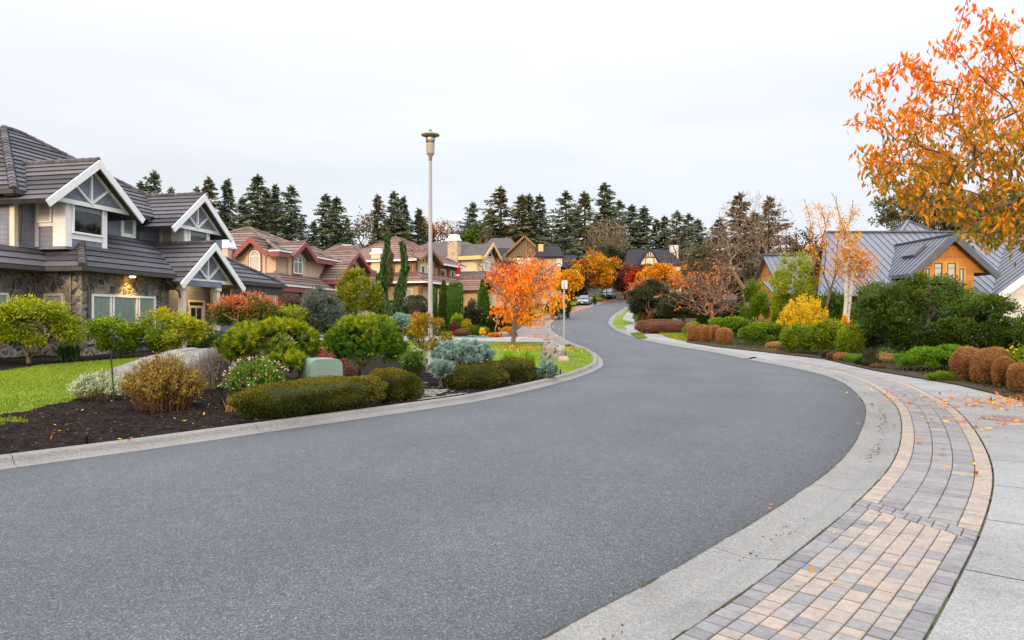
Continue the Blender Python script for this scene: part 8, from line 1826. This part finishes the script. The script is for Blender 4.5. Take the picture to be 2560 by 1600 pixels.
def leaftree(label, px_base, px0, px1, ytop, ybot, d, mat, n=2600, Ln=.35, W=.17, nc=46, cr=.26, tm=None, name='maple_tree', core=.4, rt=.18, inner=.4, bottom=-.7, group=None, dep=1.0, nt_=60):
    rng = RNG(); x, hw, g, top, bot = geo(px0, px1, ytop, d, 0, ybot); c = np.array((x, d, (top + bot) / 2)); r = np.array((hw, hw * dep, (top - bot) / 2)); b = (XP(px_base, d), d, g)
    q = clumps(rng, c, r, n, Ln, W, nc, cr, core=core, tz=.15, inner=inner, bottom=bottom, up=-.1, tc=.5)
    T = in_ell(rng, c, r * .92, nt_, .5)
    Qt, *_ = skel(rng, b, (b[0], d, max(g + .5, g + (bot - g) * .9)), T, rt=rt, rmin=.02, seg=.6, bal=.3, bow=-.08, sides=5)
    return treething(name, label, 'tree', b, QM().add(Qt), tm or M_barkd, q, LM[mat], group=group)
leaftree('bright yellow orange maple beyond the driveway cherry', 1420, 1388, 1452, 668, 738, 68, 'far_yellow', 3600, .3, .15, 50)
leaftree('wide rust orange tree on the lawn behind the silver car', 1462, 1412, 1545, 632, 728, 112, 'far_brown_orange', 7000, .5, .22, 80, .2, nt_=120)
leaftree('orange tree peeping over the rust orange one', 1490, 1455, 1512, 625, 690, 128, 'far_orange', 1800, .5, .22, 30)
leaftree('thin young yellow tree beside the minivan', 1517, 1498, 1534, 688, 716, 110, 'far_yellow', 380, .35, .16, 18, .35, core=0, rt=.06)
leaftree('dark maroon tree behind the minivan', 1562, 1530, 1602, 656, 738, 116, 'far_maroon', 3200, .55, .22, 46, .26, core=.5)
leaftree('long maroon leafed tree below the half timbered house', 1600, 1560, 1640, 660, 730, 117, 'far_maroon', 3000, .55, .22, 46, .26, core=.5)
leaftree('red tree between the maroon and bright orange trees', 1580, 1558, 1612, 676, 732, 110, 'far_red', 1700, .45, .2, 30)
leaftree('largest bright orange tree at the bend below the dark roofed house', 1655, 1598, 1715, 656, 738, 92, 'far_orange', 5600, .4, .18, 64, .22)
leaftree('pinkish brown tree behind the leaning dark pine', 1612, 1572, 1660, 690, 755, 84, 'far_pink', 2600, .35, .14, 44, .25, core=.3)
leaftree('green leafy shrub tree behind the rust orange tree', 1505, 1478, 1532, 622, 672, 138, 'yellow_green', 1300, .5, .22, 26, name='broadleaf_tree')
leaftree('dark rounded evergreen before the pale bare dome tree', 1530, 1500, 1562, 608, 690, 130, 'dark_green', 2600, .5, .2, 36, .3, core=.7, name='broadleaf_tree')
leaftree('broad green evergreen tree above the cream house', 1205, 1145, 1250, 562, 640, 140, 'mid_green', 4200, .7, .3, 50, .26, core=.6, name='broadleaf_tree')
leaftree('dark green evergreen tree beside the brown gable roof', 1240, 1205, 1282, 570, 640, 139, 'dark_green', 2600, .7, .3, 40, .28, core=.65, name='broadleaf_tree')
leaftree('rust leafed tree behind the lamp post', 1062, 1040, 1090, 545, 620, 150, 'rust', 1300, .7, .28, 26, .3, core=.3)
leaftree('olive green tree behind the bright orange tree', 1735, 1700, 1790, 600, 720, 96, 'fir_olive', 3800, .5, .18, 50, .24, core=.4, name='broadleaf_tree')
leaftree('dark green tree between the bare trees and cedar wing', 1905, 1850, 1960, 630, 745, 82, 'fir_olive', 3600, .5, .18, 50, .26, core=.5, name='broadleaf_tree')
leaftree('sparse brown tree beyond the cedar wing roof', 2010, 1955, 2055, 562, 690, 92, 'fir_brown', 1700, .45, .2, 60, .16, core=0, name='broadleaf_tree', inner=.3)
leaftree('tall dark evergreen behind the metal roofs under the big cherry', 2300, 2195, 2420, 470, 600, 62, 'fir_olive', 5600, .4, .16, 90, .16, core=.35, name='broadleaf_tree', inner=.35)
leaftree('brown leafed tree behind the metal roof at the frame edge', 2480, 2380, 2600, 480, 600, 64, 'fir_brown', 4200, .4, .16, 80, .17, core=.3, name='broadleaf_tree', inner=.35)
# slender trees by the cedar house
rng = RNG(); d0 = 33.0; t = thing('birch_tree', 'slender pale trunked young tree with orange red leaves before the metal roof', 'tree', (XP(2113, d0), d0, zt(d0)))
tr = QM(); cr_ = QM()
for px_b, px_t, yt, c0, c1, y0, y1 in ((2110, 2115, 680, 2085, 2165, 596, 705), (2117, 2133, 660, 2108, 2196, 600, 725)):
    c = np.array((XP((c0 + c1) / 2, d0), d0, ZP((y0 + y1) / 2, d0))); T = in_ell(rng, c, ((c1 - c0) / 2 / F * d0, .7, (y1 - y0) / 2 / F * d0), 60, .5)
    Q, PP, *_ = skel(rng, (XP(px_b, d0), d0, zt(d0)), (XP(px_t, d0), d0, ZP(yt, d0)), T, rt=.085, rmin=.009, seg=.25, nt_=8, sides=7, wob=.03, expo=.35); tr.add(Q)
    p, A, k = hang(rng, T, 17, .1, .04, .2, .5); cr_.add(leaves(p, A, .12, .055, rng), np.clip(.5 + .6 * (rng.random(len(T))[k] - .5) + .5 * (rng.random(len(k)) - .5), 0, 1))
mkq('trunk', tr, M_barkp, t); mkq('crown', cr_, LM['birch_orange'], t)
rng = RNG(); d0 = 36.5; b = (XP(2068, d0), d0, zt(d0)); sh = [(XP(px, d0), d0 + rng.uniform(-.7, .7), ZP(py, d0)) for px, py in ((2020, 492), (2035, 505), (2060, 505), (2088, 478), (2102, 483), (2118, 505), (2135, 530), (2050, 560), (2075, 530), (2095, 545), (2110, 560), (2040, 590), (2125, 575), (2150, 590), (2165, 580), (2030, 620), (2065, 600), (2085, 610), (2140, 620), (2155, 640), (2055, 640), (2100, 640))]
Q, PP, par, rad = skel(rng, b, (XP(2068, d0), d0, ZP(760, d0)), sh, rt=.07, rmin=.010, seg=.3, bend=.05, bow=-.12, bal=.9, sides=5, expo=.55)
tw = PP[rad < .06]; tw = tw[(tw[:, 2] < ZP(505, d0)) & (tw[:, 2] > ZP(700, d0))]; tw = tw[rng.random(len(tw)) < .7]; p, A, k = hang(rng, np.concatenate([tw, tw]), 14, .1, .04, .13, .3)
treething('columnar_tree', 'feathery upright tree with yellow orange leaves and bare shoots', 'tree', b, QM().add(Q), M_twig, QM().add(leaves(p, A, .12, .06, rng), rng.random(len(k))), LM['feather_yellow'])
bare('thin bare shoots standing above the lime shrub', 2040, 2012, 2058, 490, 690, 41, M_twig, 26, .05, .010, name='bare_sapling', up=-.2)

# ------------------------------------------------------------------ firs on the hill
def fir_mesh(seed, h=24, rbase=7.4, dens=1.0, gap=.25, droop=.28, top_sp=1.0, clear=.12, flat=0):
    rng = np.random.default_rng(seed); Qs, ts = [], []; n = int(h / .62); ph = rng.random(3) * 6.28
    for i in range(n):
        u = clear + (1 - clear) * (i / n); z = u * h; prof = (1 - u) ** .82 * 1.05 * (1 if not flat else (1.0 if u > .6 else .7)); L_ = rbase * max(.05, prof) * top_sp
        for k in range(int(4 + 3 * dens)):
            if rng.random() < gap * (1.25 - u): continue
            a = rng.random() * 6.283; l = L_ * rng.uniform(.45, 1.12) * max(.3, .85 + .33 * math.sin(a + z * .21 + ph[0]) + .25 * math.sin(z * 1.3 + ph[1]) * .6 + .2 * math.sin(2 * a + z * .5 + ph[2])); m = max(4, int(l / .38)); s = (np.arange(m) + .6) / m
            up0 = .28 * u; z_ = z + rng.uniform(-.3, .3) + l * (up0 * s - droop * s ** 1.7) + .22 * l * np.maximum(0, s - .75)
            p = np.stack([np.cos(a) * l * s, np.sin(a) * l * s, z_], 1); tk = rng.random()
            for side in (-1, 0, 1):
                A = np.stack([np.cos(a + side * .9) * np.ones(m), np.sin(a + side * .9) * np.ones(m), -.28 - .25 * rng.random(m)], 1) + .25 * rng.normal(size=(m, 3))
                Qs.append(leaves(p + rng.normal(size=(m, 3)) * .08, A, (.55 + .6 * (1 - s) * min(1, l / 2.5)), .30, rng, .15)); ts.append(np.clip(.35 + .5 * (tk - .5) + .35 * s + .35 * (rng.random(m) - .5), 0, 1))
    A = np.stack([rng.normal(size=8) * .3, rng.normal(size=8) * .3, np.ones(8)], 1); Qs.append(leaves(np.tile([0, 0, h - .5], (8, 1)), A, .9, .2, rng)); ts.append(np.full(8, .4))
    q = QM().add(np.concatenate(Qs), np.concatenate(ts)); tq = []
    for i in range(6):
        z0, z1 = h * i / 6, h * (i + 1) / 6; r0, r1 = .38 * (1 - i / 6) + .04, .38 * (1 - (i + 1) / 6) + .04
        for k in range(6):
            a0, a1 = k * 1.0472, (k + 1) * 1.0472; tq.append([(math.cos(a0) * r0, math.sin(a0) * r0, z0), (math.cos(a1) * r0, math.sin(a1) * r0, z0), (math.cos(a1) * r1, math.sin(a1) * r1, z1), (math.cos(a0) * r1, math.sin(a0) * r1, z1)])
    return q, QM().add(np.array(tq))
FIRS = {}
def fir_proto(key, mat, **kw):
    q, tq = fir_mesh(**kw); t = bpy.data.objects.new('fir_tree', None); t.location = (0, 0, 0); WL[t] = Vector((0, 0, 0)); C.objects.link(t)
    a = mkq('crown', q, LM[mat], t); b = mkq('trunk', tq, M_barkd, t); FIRS[key] = [t, a, b, kw.get('h', 24), False]
fir_proto('a', 'fir', seed=1, h=24, rbase=7.7, dens=1.1, gap=.12, clear=.05)
fir_proto('b', 'fir', seed=2, h=24, rbase=6.3, dens=1.0, gap=.2, clear=.1, droop=.35)
fir_proto('c', 'fir_olive', seed=3, h=24, rbase=8.0, dens=.9, gap=.22, clear=.08, droop=.22)
fir_proto('d', 'fir', seed=4, h=24, rbase=9.1, dens=.8, gap=.38, clear=.12, droop=.18)
fir_proto('e', 'fir_brown', seed=5, h=24, rbase=9.8, dens=.7, gap=.45, clear=.15, droop=.12)
fir_proto('f', 'fir_olive', seed=6, h=24, rbase=6.0, dens=1.1, gap=.15, clear=.04)
gfir = 'firs on the hill behind the houses'
def fir(key, px, ytop, d, wk, label, rotz=None):
    t0, a0, b0, h0, used = FIRS[key]; g = zt(d) - .3; top = ZP(ytop, d); s = (top - g) / h0
    if not used: t, a, b = t0, a0, b0; FIRS[key][4] = True
    else:
        t = t0.copy(); C.objects.link(t); a = a0.copy(); b = b0.copy()
        for o in (a, b): C.objects.link(o); o.parent = t
    t.location = (XP(px, d), d, g); t.scale = (s * wk * 1.5, s * wk * 1.5, s); t.rotation_euler = (0, 0, (px * 1.37) % 6.28 if rotz is None else rotz)
    tag(t, label, 'tree', gfir); return t
for spec in (
    ('d', 385, 430, 130, .9, 'spreading gappy fir over the grey house roof'), ('d', 352, 455, 133, .8, 'low ragged fir top just over the near roof ridge'), ('d', 428, 470, 138, .7, 'shorter fir beside the spreading gappy one'),
    ('c', 492, 468, 140, .8, 'olive fir nearest the second white gable'), ('c', 522, 444, 136, .95, 'broad olive fir over the second white gable'), ('b', 570, 449, 138, .9, 'narrow pointed fir beside the broad olive one'), ('a', 606, 492, 146, .9, 'shorter dark fir filling behind the pointed pair'),
    ('a', 645, 437, 135, 1.0, 'tallest dark fir above the peach house'), ('b', 690, 462, 138, .85, 'leaning topped fir beside the tallest dark one'), ('a', 668, 480, 148, 1.0, 'dense fir behind the tallest dark one'), ('d', 728, 466, 136, .95, 'open branched fir at the end of the peach house clump'), ('a', 755, 540, 150, .9, 'low dark fir at the foot of the open branched one'), ('a', 560, 520, 152, 1.2, 'wide dark fir low behind the pointed pair'), ('a', 620, 520, 155, 1.2, 'wide dark fir low behind the peach house chimney'), ('b', 700, 530, 156, 1.2, 'wide dark fir low behind the peach house ridge'),
    ('a', 815, 486, 140, 1.0, 'dark fir with a double top standing alone'), ('a', 842, 492, 138, 1.0, 'second top of the lone dark fir pair'), ('b', 785, 552, 146, 1.0, 'short fir at the foot of the lone pair'), ('b', 866, 545, 146, .9, 'short fir on the far foot of the lone pair'),
    ('f', 944, 487, 136, .85, 'slim fir behind the tan house hip'), ('a', 985, 479, 138, .9, 'tallest fir behind the tan house'), ('b', 1010, 492, 140, .9, 'fir nearest the lamp post on its house side'), ('b', 1045, 522, 138, 1.1, 'lower broad fir just behind the lamp post'), ('a', 968, 545, 150, 1.2, 'low dark fir between the tan house firs'), ('a', 1020, 560, 152, 1.2, 'low wide fir behind the lamp post foot of the clump'),
    ('d', 1182, 507, 142, .9, 'small open fir above the cream house'), ('c', 1252, 468, 138, 1.15, 'bushy tall fir above the dark evergreens'), ('c', 1228, 520, 150, 1.0, 'short fir in the shade of the bushy tall one'),
    ('f', 1304, 488, 136, 1.1, 'first of three close firs above the brown gable'), ('f', 1322, 486, 140, 1.0, 'middle of three close firs above the brown gable'), ('a', 1350, 487, 138, 1.0, 'last and fullest of three close firs above the brown gable'), ('c', 1330, 545, 150, 1.4, 'low wide fir behind the three close ones'),
    ('d', 1415, 479, 132, .95, 'open fir with a bare lower trunk beside the pale dome tree'), ('c', 1462, 480, 138, 1.1, 'fir between the open one and the tallest'), ('a', 1512, 458, 140, 1.05, 'tallest fir over the pale bare dome tree'), ('c', 1440, 530, 150, 1.3, 'low olive fir behind the open one'), ('d', 1548, 502, 156, 1.0, 'wind swept fir beyond the pale dome tree'), ('a', 1580, 512, 160, 1.0, 'dark fir beyond the wind swept one'), ('a', 1610, 516, 156, 1.1, 'dark fir over the half timbered house, nearer the dome tree'), ('b', 1640, 548, 160, 1.1, 'far blue green fir low over the dark roof'), ('b', 1662, 540, 160, 1.1, 'far fir above the dark roof gable'), ('d', 1692, 528, 155, 1.0, 'ragged fir above the white chimney'), ('d', 1722, 535, 156, 1.0, 'ragged fir beyond the white chimney'), ('a', 1745, 548, 160, 1.1, 'low fir behind the thin bare tree'), ('a', 1530, 560, 162, 1.3, 'low fir filling behind the dome tree'), ('a', 1590, 570, 166, 1.3, 'low fir right over the dark roof ridge'), ('b', 1490, 545, 160, 1.2, 'low fir between the tallest and the open one'),
    ('e', 1850, 484, 92, 1.0, 'brown tinged ragged conifer behind the largest bare tree'), ('e', 1922, 492, 95, .95, 'second brown tinged conifer behind the largest bare tree'), ('e', 1800, 545, 104, 1.0, 'lower brown conifer beside the thin bare tree'), ('e', 1885, 530, 108, 1.1, 'brown conifer filling between the two ragged ones'), ('d', 2480, 500, 80, .8, 'dark conifer glimpsed under the big cherry crown'),
): fir(*spec)
for k in list(FIRS):
    if not FIRS[k][4]:
        for o in FIRS[k][:3]: bpy.data.objects.remove(o)
# distant thicket closing the foot of the hill
rng = RNG(); q = QM(); n = 26000; px = rng.uniform(-500, 3200, n); d = rng.uniform(168, 200, n); hh = 5.5 + 2.5 * np.sin(px * .013) + 1.5 * np.sin(px * .041 + 1)
P = np.stack([(px - 1280) / F * d, d, zta(d) + rng.random(n) ** .8 * np.maximum(2, hh)], 1); q.add(leaves(P, rdir(rng, n) + [0, 0, .3], 1.6, .7, rng), np.clip(rng.random(n), 0, 1))
o = mkq('woodland', q, LM['fir_olive'], None, (0, 180, zt(180))); tag(o, 'dark woodland undergrowth along the foot of the far hill', kind='stuff')
rng = RNG(); q = QM(); n = 9000; px = rng.uniform(760, 2000, n); d = rng.uniform(140, 164, n); hh = 3.5 + 2 * np.sin(px * .019) + 1.2 * np.sin(px * .053 + 1)
P = np.stack([(px - 1280) / F * d, d, zta(d) + rng.random(n) ** .8 * np.maximum(1.5, hh)], 1); q.add(leaves(P, rdir(rng, n) + [0, 0, .3], 1.2, .4, rng), np.clip(rng.random(n), 0, 1))
o = mkq('undergrowth', q, LM['thicket'], None, (0, 150, zt(150))); tag(o, 'brown leafless undergrowth between the houses and the firs', kind='stuff')

# ------------------------------------------------------------------ fallen leaves
def litter(polys, seed, size, dzs, label):
    rng = np.random.default_rng(seed); PS, TS = [], []
    for (cx, cy, rx, ry, n, dz) in polys:
        p = np.stack([cx + rx * rng.normal(size=n), cy + ry * rng.normal(size=n)], 1); z = zta(p[:, 1]) + dz; PS.append(np.column_stack([p, z])); TS.append(rng.random(n))
    P = np.concatenate(PS); T = np.concatenate(TS); A = rdir(rng, len(P)); A[:, 2] = np.abs(A[:, 2]) * .18
    n = len(P); A = unit(A); S = unit(np.cross(A, np.array([0, 0, 1.]) + .35 * rng.normal(size=(n, 3)))); Ln = (size * (.6 + .8 * rng.random(n)))[:, None]; W = Ln * .5; m = P + A * Ln * .45 + [0, 0, .006]
    q = QM().add(np.stack([P, m + S * W * .5, P + A * Ln + [0, 0, .004], m - S * W * .5], 1), T)
    o = mkq('fallen_leaves', q, LM['fallen'], None, (float(P[:, 0].mean()), float(P[:, 1].mean()), 0)); tag(o, label, kind='stuff')
def gp(px, py): p = G(px, py, .05); return p.x, p.y
a = [(*gp(2490, 1010), .55, .45, 150, .056), (*gp(2540, 1000), .35, .5, 130, .056), (*gp(2440, 1000), .7, .6, 60, .05), (*gp(2330, 1000), .7, .9, 45, .04), (*gp(2230, 985), .5, .8, 26, .036), (*gp(2210, 1020), .3, .8, 20, .012), (*gp(2370, 1050), .5, .7, 30, .04), (*gp(2500, 1060), .5, .5, 30, .055), (*gp(2250, 1100), .4, 1.2, 12, .036)]
litter(a, 21, .085, None, 'yellow and orange fallen leaves strewn over the near pavement')
litter([(*gp(2100, 1300), .3, .4, 6, .034), (*gp(2040, 1420), .15, .3, 4, .034)], 22, .05, None, 'few small leaves and bits on the near pavers')
litter([(*gp(1265, 873), .9, .7, 170, .13), (*gp(1350, 873), .8, .6, 170, .13), (*gp(1300, 880), 1.0, .8, 60, .13), (*gp(1335, 843), 1.1, 1.6, 170, .03), (*gp(1300, 850), .8, 1, 80, .12), (*gp(1420, 880), .5, .8, 40, .12)], 23, .11, None, 'orange leaves fallen under the small cherry on lawn and bay')
litter([(*gp(1410, 772), 1.1, 3.5, 900, .06), (*gp(1500, 752), 1.5, 3, 500, .06), (*gp(1360, 778), 1.6, 3, 300, .1), (*gp(1345, 812), .8, 4, 120, .03)], 24, .2, None, 'drift of orange leaves along the far parking bay')
litter([(*gp(1712, 845), .7, 1.0, 130, .085), (*gp(1650, 838), .8, 1, 30, .07)], 25, .12, None, 'orange leaves on the little grass verge at the far bend')
rng = np.random.default_rng(77); pts = []
for i in range(60): pts.append((*gp(rng.uniform(60, 620), rng.uniform(1000, 1120)), .02, .02, 1, .132))
litter(pts, 26, .055, None, 'few orange leaves lying on the dark mulch')
